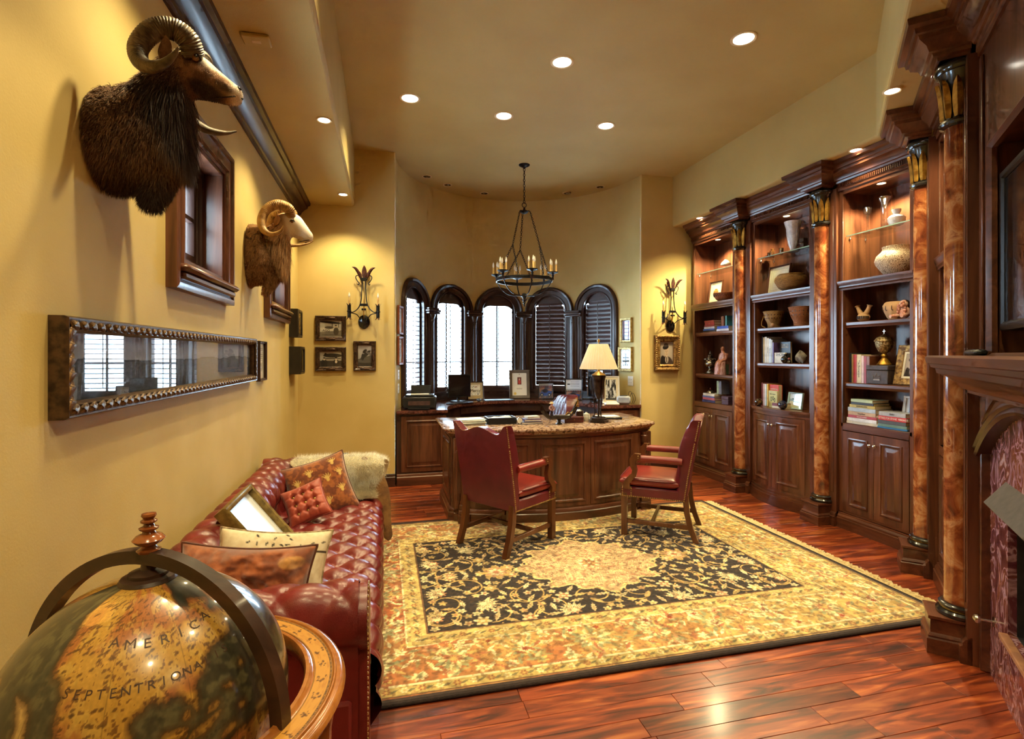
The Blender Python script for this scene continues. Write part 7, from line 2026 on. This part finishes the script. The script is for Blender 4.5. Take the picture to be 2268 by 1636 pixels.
wv = thing('wedding_vase', 'small double-necked clay wedding vase in the near bookcase', 'vase', (4.12, 3.745, 1.841), RZ)
b = MB(); b.lathe([(.025, 0), (.045, .015), (.052, .04), (.04, .065), (.02, .075)], 20); b.build('body', POTM, wv)
for sx in (-1, 1): b = MB(); b.tube([tuple(p) for p in crom([(sx*.01, 0, .05, ), (sx*.035, 0, .085), (sx*.055, 0, .125), (sx*.062, 0, .142)], 5)], [.026-.010*min(1, k/8)+(.006 if k > 12 else 0) for k in range(16)], 12); b.build('neck', POTM, wv)
b = MB()
for k in range(10):
    a = pi*(k+.5)/10+pi; b.box(-.006, .006, -.002, .002, -.012, .012, T(.0505*cos(a), .0505*sin(a), .036, rz=a+pi/2))
stuff(b.build('painted_band', cover((40, 30, 28)), wv))
pt = lathe_thing('painted_pot', 'clay pot painted with dark swirls in the near bookcase', 'pot', (4.13, 3.45, 1.841), [('body', [(.05, 0), (.065, .02), (.092, .085), (.094, .115), (.08, .14), (.07, .147), (.066, .143), (.07, .11), (.001, .05)], POTM, 28)])
b = MB()
for k in range(5):
    a = pi+.35+k*.55; 
    b.tube([((.094-.0006*abs(t*10-20))*cos(a+.10*cos(t*1.6)*(1-t/6)), (.095-.0006*abs(t*10-20))*sin(a+.10*cos(t*1.6)*(1-t/6)), .09+.035*sin(t*1.6)*(1-t/6)) for t in np.linspace(0, 5, 16)], .003, 5)
b.build('swirl_paint', cover((70, 40, 30)), pt)
st_ = thing('storyteller_figure', 'pale clay storyteller figurine covered in small children, near bookcase', 'figurine', (4.07, 3.33, 1.841), RZ)
b = MB(); b.sphere(.045, T(0, 0, .05), 14, 10, (1, .8, 1.1)); b.sphere(.032, T(0, -.005, .118), 14, 10); b.tube([(-.03, -.02, .03), (-.045, -.06, .02), (-.05, -.085, .018)], .014, 8); b.tube([(.03, -.02, .03), (.04, -.06, .02), (.045, -.085, .018)], .014, 8); b.build('body', pm('white_clay', (226, 196, 180), (190, 120, 100), sc_=50, rough=.6), st_)
for k in range(7):
    a = random.Random(k).uniform(-2.4, -.7); b = MB(); z_ = .04+.012*k; b.sphere(.012, T(.044*cos(a), .042*sin(a), z_), 8, 6, (1, 1, 1.3)); b.sphere(.009, T(.048*cos(a), .046*sin(a), z_+.02), 8, 6); b.build('child_figure', pm('clay_child', (214, 160, 140), (150, 84, 66), sc_=60, rough=.6) if k == 0 else bpy.data.materials['clay_child'], st_)
b = MB(); b.sphere(.033, T(0, .004, .124), 12, 8, (1, 1, .85)); b.build('hair', cover((50, 34, 30)), st_)
# silver jar, seated figure
sj = lathe_thing('silver_urn', 'ornate tarnished silver lidded urn in the far bookcase', 'urn', (4.12, 5.98, 1.301), [('base', [(.07, 0), (.072, .008), (.05, .02), (.055, .03), (.03, .05), (.02, .075)], SILVER, 24), ('bowl', [(.02, .072), (.05, .09), (.068, .12), (.07, .14), (.055, .165), (.04, .17)], SILVER, 24), ('lid', [(.062, .165), (.066, .178), (.045, .19), (.052, .205), (.03, .225), (.036, .24), (.012, .262), (.010, .275), (.016, .285), (.001, .30)], SILVER, 24)])
for k in range(8):
    a = 2*pi*k/8; b = MB(); b.sphere(.014, T(.062*cos(a), .062*sin(a), .19), 8, 6, (1, 1, .8)); b.build('lobe', SILVER, sj)
sf = thing('seated_statue', 'carved seated robed figure statue in the far bookcase', 'statue', (4.10, 5.71, 1.301), RZ)
me = bpy.data.meshes.new('sk'); 
J = [(0, .02, .15, .04), (0, .025, .20, .042), (0, .02, .25, .045), (0, .015, .275, .02), (0, .01, .30, .022), (0, .006, .325, .02), (-.03, -.05, .15, .026), (-.035, -.06, .08, .018), (-.035, -.065, .015, .015), (-.035, -.085, .008, .010), (.03, -.05, .15, .026), (.035, -.06, .08, .018), (.035, -.065, .015, .015), (.035, -.085, .008, .010), (-.06, .02, .25, .018), (-.07, .01, .19, .014), (-.03, -.03, .165, .012), (.06, .02, .25, .018), (.07, .01, .19, .014), (.03, -.03, .165, .012)]
E_ = [(0,1),(1,2),(2,3),(3,4),(4,5),(0,6),(6,7),(7,8),(8,9),(0,10),(10,11),(11,12),(12,13),(2,14),(14,15),(15,16),(2,17),(17,18),(18,19)]
me.from_pydata([j[:3] for j in J], E_, []); o = link('tmp', me)
sk = o.modifiers.new('s', 'SKIN'); o.modifiers.new('u', 'SUBSURF').levels = 2
for i, j in enumerate(J): me.skin_vertices[0].data[i].radius = (j[3], j[3])
me.skin_vertices[0].data[0].use_root = True
bm_ = bpy.data.meshes.new_from_object(o.evaluated_get(bpy.context.evaluated_depsgraph_get())); bpy.data.objects.remove(o)
bm_.materials.clear(); bm_.materials.append(pm('carved_wood_skin', (176, 112, 80), (130, 76, 54), sc_=30, rough=.5)); bm_.shade_smooth(); link('figure', bm_, sf)
b = MB(); b.loft([[(x*cos(q), .0+y0+y*sin(q), z) for q in np.linspace(0, 2*pi, 19)[:-1]] for x, y, y0, z in ((.075, .07, -.02, .0), (.07, .065, -.02, .08), (.066, .055, -.01, .15), (.05, .04, .015, .17))]); b.build('robe_skirt', pm('robe', (206, 170, 166), (150, 96, 92), sc_=30, rough=.7, st=(3, 3, .6)), sf)
b = MB(); b.loft([[(x*cos(q), .02+y*sin(q), z) for q in np.linspace(0, 2*pi, 19)[:-1]] for x, y, z in ((.05, .044, .165), (.053, .047, .2), (.052, .046, .245), (.04, .035, .265))]); b.build('robe_top', bpy.data.materials['robe'], sf)
b = MB(); b.lathe([(.016, .255), (.013, .28), (.018, .29), (.024, .305), (.0255, .32), (.022, .337), (.012, .347), (.001, .349)], 16, T(0, .012, 0)); b.sphere(.005, T(0, -.0145, .312), 8, 6); b.build('head', bpy.data.materials['carved_wood_skin'], sf)
b = MB(); b.box(-.06, .06, -.03, .06, 0, .13, b=.008); b.build('stool', cover((70, 90, 70)), sf)
# black pot, rock, balls, little frames
bp2 = lathe_thing('black_pot', 'small glossy black pot on the upper shelf of the middle bookcase', 'pot', (4.06, 4.60, 1.461), [('body', [(.022, 0), (.04, .015), (.047, .04), (.038, .064), (.018, .076), (.02, .095), (.016, .095), (.012, .075), (.001, .06)], BLACKG, 20)])
lathe_thing('black_figurine', 'tiny black and red bead figurine beside the glossy pot', 'figurine', (4.04, 4.53, 1.461), [('body', [(.02, 0), (.026, .012), (.02, .028), (.008, .034)], BLACKG, 12), ('head', [(.008, .034), (.014, .042), (.012, .054), (.001, .06)], cover((150, 80, 60)), 12)])
rk = thing('carved_stone', 'weathered grey carved stone on the upper shelf of the middle bookcase', 'stone', (4.12, 4.45, 1.461), RZ)
b = MB(); r = random.Random(3); rings = []
for k in range(9):
    t = k/8; rings.append([((.065*sin(pi*min(.97, .1+t*.88))+r.uniform(-.006, .006))*cos(q)-.02*t, (.045*sin(pi*min(.97, .1+t*.88)))*sin(q), .12*t+.01*sin(3*q)) for q in np.linspace(0, 2*pi, 15)[:-1]])
b.loft(rings); b.build('block', pm('grey_stone', (150, 138, 120), (96, 86, 74), sc_=26, rough=.85, bump=.6, bsc=40), rk); rk.location.z += .006
for lab, y, rad, c in (('dark marbled ball on the bowed ledge, left one', 4.86, .042, (46, 30, 24)), ('dark blue marbled ball on the bowed ledge, right one', 4.51, .045, (30, 34, 60))):
    s_ = thing('marbled_ball', lab, 'ball', (3.945, y, .99), 0, 'marbled balls on the bowed ledge')
    b = MB(); b.sphere(rad, T(0, 0, rad+.004), 24, 16); b.build('ball', pm('ball_%d' % c[2], c, (150, 110, 60), sc_=22, rough=.08, coat=.7, lo=.3, hi=.42), s_)
    b = MB(); b.lathe([(.02, 0), (.02, .004), (.014, .008), (.012, .006), (.012, 0)], 16); b.build('ring_stand', BLACKG, s_)
def beach(U, V):
    C = np.zeros(U.shape+(3,)); C[...] = (206, 222, 232); C = mixc(C, V < .62, (150, 178, 190)); C = mixc(C, V < .42+.04*np.sin(U*9), (206, 204, 180)); C = mixc(C, (V > .58)*(V < .66)*(fbm(U, V, 8, 2, 1) > .45), (96, 130, 130)); return mixc(C, V < .14, (190, 200, 170))
ledge_frame('small framed seaside picture in the middle bookcase', (4.10, 4.50, .991), .19, .17, fn=beach, mat=pm('glass_blue_frame', (190, 214, 214), (160, 190, 196), sc_=20, rough=.2), mount=0, fw=.012)
def bluep(U, V): return mixc(np.zeros(U.shape+(3,))+np.array((226, 230, 236)), rect(U, V, .22, .78, .2, .8), (110, 160, 200))
ledge_frame('white framed blue picture behind the shorter stack', (4.16, 3.33, .941), .16, .27, fn=bluep, mat=WHITE, mount=0, fw=.02)
q = ledge_frame('gold framed picture leaning in the near bookcase', (4.14, 3.325, 1.301), .25, .33, fn=officer, mat=FRAMEG, mount=.02, fw=.055, tilt=.2)
# goblet on crown box
cb2 = thing('crown_box', 'dark leather box stamped with a crown under the gold goblet', 'box', (4.06, 3.565, 1.301), RZ)
b = MB(); b.box(-.10, .10, 0, .2, 0, .115, b=.004); b.build('body', pm('dark_leather_box', (78, 66, 66), (60, 50, 52), sc_=40, rough=.6), cb2)
b = MB(); b.box(-.102, .102, -.002, .202, .118, .158, b=.004); b.build('lid', bpy.data.materials['dark_leather_box'], cb2)
b = MB(); 
cr_ = [(-.03, .04), (.03, .04), (.034, .075), (.018, .06), (0, .085), (-.018, .06), (-.034, .075)]
b.tube([(x, -.003, z) for x, z in cr_], .0022, 5, closed=True); b.box(-.03, .03, -.004, -.001, .03, .037); b.sphere(.004, T(0, -.003, .09), 8, 6); b.build('crown_stamp', cover((170, 160, 158)), cb2)
gb = lathe_thing('gold_goblet', 'gold lidded goblet topped by a cross in the near bookcase', 'goblet', (4.14, 3.565, 1.4605), [('foot', [(.052, 0), (.055, .006), (.045, .02), (.03, .045), (.02, .06)], GOLD, 20), ('stem', [(.02, .058), (.022, .07), (.028, .08), (.02, .09), (.018, .10)], GOLD, 16), ('cup', [(.018, .10), (.04, .115), (.058, .15), (.068, .19), (.066, .20), (.06, .20), (.03, .13), (.001, .12)], pm('filigree_gold', (190, 166, 120), (96, 74, 44), sc_=70, rough=.4, metal=.6, bump=.6, bsc=80), 24), ('lid', [(.072, .198), (.074, .206), (.055, .235), (.025, .252), (.010, .258), (.008, .268)], bpy.data.materials['filigree_gold'], 24)])
b = MB(); b.box(-.004, .004, -.004, .004, .266, .305, b=.001); b.box(-.014, .014, -.004, .004, .284, .292, b=.001); b.build('cross', SILVER, gb)

# ================================================================ ON THE DESK
ZD = DH+.0005
ps = thing('paper_stack', 'tall stack of white papers at the left of the desk', 'papers', (.83, 5.06, ZD), .05)
r = random.Random(1); z = 0
for k in range(14):
    t = .0035; b = MB(); b.box(-.125, .125, -.09, .09, 0, t, T(r.uniform(-.01, .01), r.uniform(-.01, .01), z, rz=r.uniform(-.09, .09))); b.build('sheet_bundle', PAPER if k % 4 else cover((170, 200, 206)), ps); z += t+.0003
ft = thing('paper_tray', 'black paper tray heaped with crumpled papers on the desk', 'tray', (1.12, 5.05, ZD), .03)
b = MB(); b.box(-.14, .14, -.09, .09, 0, .006); b.box(-.14, .14, -.09, -.084, .006, .065); b.box(-.14, .14, .084, .09, .006, .065); b.box(-.14, -.134, -.084, .084, .006, .065); b.box(.134, .14, -.084, .084, .006, .065); b.build('tray_body', BLACK, ft)
b = MB(); n_ = 24; u = np.linspace(-1, 1, n_); U, V = np.meshgrid(u, u); hh = .05+.05*np.clip(fbm(U+2, V+2, 2.5, 3, 2)-.25, 0, 1)*np.clip(1-U**4, 0, 1)*np.clip(1-V**4, 0, 1)
fastgrid('crumpled_paper', U*.125, V*.078, hh, PAPER, ft)
def pile_item(label, loc, rz, w, d, h, c, nm='folder'):
    root = thing(nm, label, 'stationery', loc, rz)
    b = MB(); b.box(-w/2, w/2, -d/2, d/2, 0, h*.2, b=.001); b.box(-w/2, w/2, -d/2, d/2, h*.8, h, b=.001); b.box(-w/2, -w/2+.003, -d/2, d/2, h*.2, h*.8); b.build('cover', cover(c), root)
    b = MB(); b.box(-w/2+.004, w/2-.004, -d/2+.004, d/2-.004, h*.2, h*.8); b.build('pages', PAPER, root); return root
pile_item('grey folder under the purple one beside the paper tray', (1.40, 4.98, ZD), .1, .22, .16, .022, (90, 88, 100))
pile_item('purple folder stacked beside the paper tray', (1.42, 4.97, ZD+.0225), -.06, .17, .12, .026, (76, 44, 96))
pile_item('white notebook on top of the purple folder', (1.43, 4.99, ZD+.049), .1, .13, .1, .022, (222, 218, 208), 'notebook')
mg = thing('desk_clock', 'small chrome desk clock beside the purple folder', 'clock', (1.285, 4.93, ZD), .2)
b = MB(); b.lathe([(.03, -.012), (.032, -.006), (.032, .006), (.028, .012), (.001, .012)], 20, T(0, 0, .034, rx=pi/2)); b.build('case', CHROME, mg)
b = MB(); b.lathe([(.026, 0), (.001, .0005)], 20, T(0, -.0125, .034, rx=pi/2)); b.build('dial', PAPER, mg)
b = MB(); b.box(-.02, .02, -.014, .014, 0, .006); b.build('foot', CHROME, mg)
# gondola
gd = thing('gondola_model', 'black model gondola with gold comb prow on a stand', 'model boat', (1.66, 4.84, ZD), .04)
b = MB(); rings = []
for k in range(25):
    t = -1+2*k/24; w = .035*(1-abs(t)**2.2)+.003; keel = .045+.10*max(0, abs(t)-.45)**1.6*2.2; top = .085+.16*max(0, abs(t)-.5)**1.5*2.3*(1.0 if t < 0 else 1.1)
    rings.append([(t*.19, -w, top), (t*.19, -w*.8, keel+.012), (t*.19, 0, keel), (t*.19, w*.8, keel+.012), (t*.19, w, top), (t*.19, w*.8, top-.006), (t*.19, 0, keel+.02), (t*.19, -w*.8, top-.006)])
b.loft(rings); b.build('hull', BLACKG, gd)
b = MB(); b.box(-.028, .028, -.02, .02, 0, .012, b=.003); b.box(-.016, .016, -.012, .012, .012, .05); b.build('stand', BLACKG, gd)
b = MB(); b.tube([tuple(p) for p in crom([(.165, 0, .15), (.185, 0, .19), (.196, 0, .22), (.188, 0, .25), (.172, 0, .245)], 5)], .009, 8, flat=.6)
for k in range(5): b.box(.185, .212, -.003, .003, .165+.014*k, .172+.014*k)
b.build('comb_prow', GOLD, gd)
b = MB(); b.tube([(.06, -.02, .09), (.085, -.02, .115), (.12, -.015, .10), (.15, -.01, .13)], [.006, .008, .006, .004], 6); b.build('seat_ornament', BRASS, gd)
gf = thing('gondolier_figurine', 'small gondolier figurine in straw hat standing on the model gondola', 'figurine', (1.585, 4.84, ZD+.075), .04)
b = MB(); b.loft([[(x*cos(q), y*sin(q), z) for q in np.linspace(0, 2*pi, 13)[:-1]] for x, y, z in ((.014, .012, 0), (.013, .011, .035), (.017, .013, .06))]); b.build('trousers', cover((40, 36, 60)), gf)
b = MB(); b.loft([[(x*cos(q), y*sin(q), z) for q in np.linspace(0, 2*pi, 13)[:-1]] for x, y, z in ((.017, .013, .06), (.02, .015, .085), (.019, .014, .105), (.008, .008, .112))]); b.tube([(-.02, 0, .10), (-.03, -.012, .08), (-.012, -.024, .066)], .006, 6); b.tube([(.02, 0, .10), (.03, -.01, .08), (.0, -.022, .056)], .006, 6); b.build('shirt', pm('striped_shirt', (196, 150, 130), (120, 90, 110), sc_=90, rough=.7), gf)
b = MB(); b.sphere(.0125, T(0, -.001, .123), 12, 10, (1, 1, 1.15)); b.sphere(.003, T(0, -.0135, .121), 6, 5); b.build('head', pm('doll_skin', (222, 170, 140), (206, 150, 122), sc_=30, rough=.6), gf)
b = MB(); b.lathe([(.026, .130), (.026, .133), (.014, .135), (.013, .146), (.001, .147)], 16); b.build('straw_hat', cover((226, 204, 160)), gf)
b = MB(); b.tube([(-.012, -.024, .10), (.0, -.022, .056), (-.045, -.05, -.06)], .0025, 6); b.build('oar', WDK, gf)
box_thing('jewel_box', 'low red-brown wooden box behind the gondola', (1.84, 4.90, ZD), 0, .2, .12, .06, (84, 34, 32))
lathe_thing('pencil_holder', 'dark wooden pencil holder between gondola and lamp', 'holder', (1.93, 4.99, ZD), [('cup', [(.042, 0), (.044, .01), (.04, .02), (.04, .10), (.044, .108), (.038, .108), (.036, .02), (.001, .018)], WDK, 20), ('contents', [(.034, .09), (.03, .11), (.015, .125), (.001, .126)], CHROME, 10)])
lathe_thing('white_jar', 'small white lidded jar beside the lamp base', 'jar', (2.02, 5.03, ZD), [('jar', [(.032, 0), (.036, .006), (.038, .05), (.032, .062)], WHITE, 20), ('lid', [(.034, .062), (.034, .07), (.012, .078), (.01, .088), (.001, .09)], WHITE, 20)])
pp = thing('document_pile', 'black folder with white papers on the right of the desk', 'papers', (2.32, 5.17, ZD), -.1)
b = MB(); b.box(-.13, .13, -.09, .09, 0, .018, b=.003); b.build('folder', BLACK, pp)
b = MB(); b.box(-.11, .11, -.08, .08, .0185, .026, T(0, .01, 0, rz=.06)); b.build('papers', PAPER, pp)
# table lamp
lm = thing('table_lamp', 'bronze urn table lamp with pleated cream shade on the desk', 'lamp', (2.10, 4.90, ZD), .2)
BRZ = pm('dark_bronze', (70, 54, 48), (36, 28, 28), sc_=30, rough=.35, metal=.6)
b = MB(); b.lathe([(.098, 0), (.10, .006), (.10, .022), (.085, .026), (.085, .04), (.07, .044), (.066, .055), (.001, .056)], 8); b.build('base', BRZ, lm)
for k in range(3):
    a = 2*pi*k/3+.5; c, s = cos(a), sin(a); b = MB(); b.tube([tuple(p) for p in crom([(.062*c, .062*s, .055), (.045*c, .045*s, .07), (.04*c, .04*s, .12), (.046*c, .046*s, .22), (.07*c, .07*s, .40), (.075*c, .075*s, .46)], 4)], .0055, 6); b.build('leg', BRZ, lm)
b = MB(); b.lathe([(.010, .056), (.010, .23), (.016, .235), (.024, .245), (.042, .28), (.056, .34), (.064, .42), (.068, .445), (.072, .45), (.074, .47), (.07, .475)], 24); b.build('urn', BRZ, lm)
b = MB(); b.lathe([(.074, .475), (.05, .49), (.03, .505), (.014, .515), (.010, .54)], 24); b.build('brass_cap', BRASS, lm)
b = MB(); n_ = 228; rings = []
for rr0, z_ in ((.190, .535), (.188, .54), (.15, .64), (.118, .72), (.094, .782), (.092, .785)):
    rings.append([(rr0*(1+.016*cos(38*q))*cos(q), rr0*(1+.016*cos(38*q))*sin(q), z_) for q in np.linspace(0, 2*pi, n_+1)[:-1]])
b.loft(rings, cap=False); SHADE = pm('pleated_silk', (242, 230, 202), (232, 216, 184), sc_=10, rough=.7, sub=.0); 
nt = SHADE.node_tree; pb = nt.nodes['Principled BSDF']; pb.inputs['Transmission Weight'].default_value = 0
tl = N(nt, 'ShaderNodeBsdfTranslucent'); tl.inputs[0].default_value = (.85, .76, .58, 1); mxs = N(nt, 'ShaderNodeMixShader'); mxs.inputs[0].default_value = .4
nt.links.new(pb.outputs[0], mxs.inputs[1]); nt.links.new(tl.outputs[0], mxs.inputs[2]); nt.links.new(mxs.outputs[0], nt.nodes['Material Output'].inputs[0])
b.build('lamp_shade', SHADE, lm)
b = MB(); b.cyl(.006, .54, .80, 8); b.lathe([(.004, .80), (.012, .81), (.014, .822), (.008, .834), (.001, .838)], 12); b.build('finial', BRASS, lm)
pl_ = bpy.data.lights.new('lamp_bulb', 'POINT'); pl_.energy = .35; pl_.color = (1, .82, .55); pl_.shadow_soft_size = .03
o = bpy.data.objects.new('lamp_bulb', pl_); col.objects.link(o); o.parent = lm; o.location = (0, 0, .65)

# ================================================================ ON THE CREDENZA
ZK = .8905
def cpos(ang, rad): return (NC[0]+rad*sin(RAD(ang)), NC[1]+rad*cos(RAD(ang)), ZK)
prn = thing('printer', 'black inkjet printer with paper on the left of the credenza', 'printer', (.43, 6.50, ZK), -.12)
b = MB(); b.box(-.2, .2, -.14, .14, .01, .15, b=.012); b.build('body', pm('printer_black', (34, 34, 38), (26, 26, 30), sc_=8, rough=.3), prn)
b = MB(); b.box(-.17, .17, -.1, .12, .151, .172, b=.006); b.build('scanner_lid', BLACK, prn)
b = MB(); b.box(-.13, .13, -.142, -.139, .05, .10); b.build('front_panel', pm('printer_front', (92, 66, 60), (70, 52, 50), sc_=20, rough=.25), prn)
b = MB(); b.box(-.13, .13, -.24, -.14, .012, .020, T(0, 0, 0)); b.build('output_tray', BLACK, prn)
b = MB(); b.box(-.12, .12, .06, .063, .16, .30, T(0, .06, -.0, rx=-.25)); b.build('paper_feed', BLACK, prn)
b = MB(); b.box(-.11, .11, -.07, .06, .174, .178, T(0, 0, 0, rz=.08)); b.build('loose_paper', PAPER, prn)
def monitor(label, loc, rz, w, h, tilt=0.0, bez=BLACK):
    root = thing('computer_monitor', label, 'monitor', loc, rz)
    b = MB(); b.frame(w, h, [(0, .02), (0, -.008), (.012, -.01), (.014, -.004), (.014, .02)], T(0, 0, h/2+.06, rx=-tilt)); b.box(-w/2+.01, w/2-.01, .0, .03, .07, h+.05, T(0, 0, 0, rx=0)); b.build('bezel', bez, root)
    b = MB(); b.box(-w/2+.013, w/2-.013, -.0035, .0, .074, h+.046); b.build('screen', bpy.data.materials['dark_screen'], root)
    b = MB(); b.lathe([(.11, 0), (.11, .008), (.03, .014), (.022, .03), (.022, .10)], 24, T(0, .05, 0)); b.build('stand', BLACK, root); return root
p = cpos(-34, 1.22); monitor('dark desktop monitor in front of the second window', (p[0], p[1], ZK), RAD(12), .33, .32)
p = cpos(67, 1.24); monitor('silver-edged monitor seen from the side behind the lamp', (p[0], p[1], ZK), RAD(-88), .5, .38, bez=CHROME)
kb = thing('keyboard', 'black computer keyboard on the credenza counter', 'keyboard', (1.0, 7.02, ZK), RAD(38))
b = MB(); b.box(-.2, .2, -.065, .065, 0, .014, b=.004); b.build('tray', BLACK, kb)
b = MB()
for i in range(16):
    for j in range(5): b.box(-.19+.024*i, -.170+.024*i, -.055+.022*j, -.037+.022*j, .014, .02)
stuff(b.build('keys', pm('key_black', (44, 44, 48), (36, 36, 40), rough=.5), kb))
ms = thing('computer_mouse', 'small dark computer mouse beside the keyboard', 'mouse', (1.30, 7.26, ZK), RAD(20))
b = MB(); b.sphere(.05, T(0, 0, .008), 16, 10, (.6, 1, .42)); b.build('shell', pm('mouse_grey', (60, 62, 70), (40, 42, 48), rough=.3), ms); ms.location.z += .0135
b = MB(); b.lathe([(.006, -.003), (.006, .003)], 10, T(0, -.025, .024, ry=pi/2)); b.build('wheel', BLACK, ms)
pd = thing('leather_pad', 'flat black leather desk pad in the middle of the credenza', 'pad', (1.62, 7.40, ZK), 0)
b = MB(); b.box(-.22, .22, -.1, .1, 0, .008, b=.003); b.build('pad', BLACK, pd); b = MB(); b.box(-.2, .2, -.09, .09, .008, .0095); b.build('blotter', cover((40, 38, 44)), pd)
def mercyp(U, V):
    C = np.zeros(U.shape+(3,)); C[...] = (190, 172, 140); C = mixc(C, rect(U, V, .17, .83, .22, .86), (240, 238, 230)); r = random.Random(2)
    for k in range(26): x, y_ = r.uniform(.22, .78), r.choice([r.uniform(.26, .38), r.uniform(.68, .82)]); C = mixc(C, ell(U, V, x, y_, .022, .018, r.random()*3), r.choice([(60, 60, 66), (150, 60, 60), (90, 90, 120)]))
    return mixc(C, rect(U, V, .34, .66, .07, .13), (206, 176, 110))
q = ledge_frame('brown framed print reading Mercy on the credenza', (1.29, 7.50, ZK), .26, .27, fn=mercyp, mat=WDK, mount=0, fw=.016, rz=RAD(10)); txt('lettering', 'Mercy', .062, cover((30, 30, 34)), q, T(0, -.0062, .0))
def certp(U, V):
    C = np.zeros(U.shape+(3,)); C[...] = (238, 234, 222); C = mixc(C, rect(U, V, .36, .64, .48, .80), (110, 60, 58)); C = mixc(C, ell(U, V, .5, .60, .09, .10), (190, 70, 64)); C = mixc(C, ell(U, V, .5, .71, .045, .045), (214, 170, 150)); C = mixc(C, ell(U, V, .5, .93, .025, .02), (80, 70, 60))
    for k in range(6): C = mixc(C, (np.abs(V-.40+k*.038) < .006)*(np.abs(U-.5) < .24-.02*k)*(((U*60).astype(int) % 4) > 0), (140, 132, 120))
    return mixc(C, ell(U, V, .2, .09, .085, .06), (214, 178, 80))
ledge_frame('tall framed certificate with red portrait on the credenza', (1.985, 7.62, ZK), .31, .43, fn=certp, mat=pm('taupe_frame', (104, 92, 80), (90, 78, 68), sc_=10, rough=.5), mount=.0, fw=.045, rz=RAD(-6))
def cars(U, V):
    C = np.zeros(U.shape+(3,)); C[...] = (84, 88, 110); n = fbm(U, V, 9, 3, 5); C = mixc(C, n > .55, (150, 110, 100)); C = mixc(C, V > .8, (150, 156, 170)); C = mixc(C, ell(U, V, .5, .35, .42, .16, .15), (50, 84, 170)); C = mixc(C, ell(U, V, .45, .5, .2, .12), (40, 46, 70))
    for x in (.22, .75): C = mixc(C, ell(U, V, x, .25, .1, .11), (24, 24, 30)); C = mixc(C, ell(U, V, x, .25, .05, .055), (170, 176, 190))
    for k in range(9): C = mixc(C, ell(U, V, .06+.11*k, .78, .04, .09), (60+16*(k % 4), 50, 70))
    return C
def cars2(U, V):
    C = mixc(cars(U, np.clip(V/.52, 0, 1)), V > .52, (206, 212, 222))
    for k in range(4): C = mixc(C, (np.abs(V-.9+k*.08) < .01)*(U > .3)*(U < .85), (90, 96, 120))
    return mixc(C, rect(U, V, .1, .26, .72, .78), (40, 44, 60))
ledge_frame('small racing car photograph leaning behind the swivel chair', (2.34, 7.42, ZK), .22, .24, fn=cars, mat=BLACK, mount=0, fw=.008, rz=RAD(-20))
ledge_frame('racing car award plaque with text panel on the credenza', (2.68, 7.16, ZK), .25, .31, fn=cars2, mat=BLACK, mount=0, fw=.012, rz=RAD(-28))
def trees(U, V):
    C = np.zeros(U.shape+(3,)); C[...] = (216, 216, 220); n = fbm(U, V*.4, 14, 3, 6); C = mixc(C, n > .5, (40, 42, 50)); C = mixc(C, V < .1, (60, 60, 66)); return C
ledge_frame('white framed black and white photograph beside the lamp', (2.99, 6.56, ZK), .23, .37, fn=trees, mat=WHITE, mount=.03, fw=.018, rz=RAD(-20), tilt=.2)
sp = thing('electronic_box', 'grey electronic box with looping cables on the credenza', 'device', (3.10, 6.40, ZK), RAD(-25))
b = MB(); b.box(-.09, .09, -.05, .05, .004, .11, b=.02); b.build('body', pm('silver_plastic', (160, 166, 178), (140, 146, 160), sc_=10, rough=.35), sp)
b = MB(); b.box(-.05, .05, -.02, .02, .11, .118, b=.004); b.build('top_slot', BLACK, sp)
for k in range(2):
    b = MB(); b.tube([tuple(p) for p in crom([(.06+.02*k, .04, .06), (.07+.03*k, .07, .15-.02*k), (.10+.03*k, .05, .16-.02*k), (.125+.03*k, .03, .07), (.11+.02*k, .04, .006)], 6)], .003, 6); b.build('cable', BLACK, sp)
tp = thing('desk_device', 'flat white device at the front right of the credenza', 'device', (2.90, 6.34, ZK), RAD(-10))
b = MB(); b.box(-.09, .09, -.06, .06, .0, .03, b=.01); b.build('base', WHITE, tp)
b = MB(); b.box(-.07, .07, -.03, .03, .03, .045, b=.006); b.build('handset', WHITE, tp)
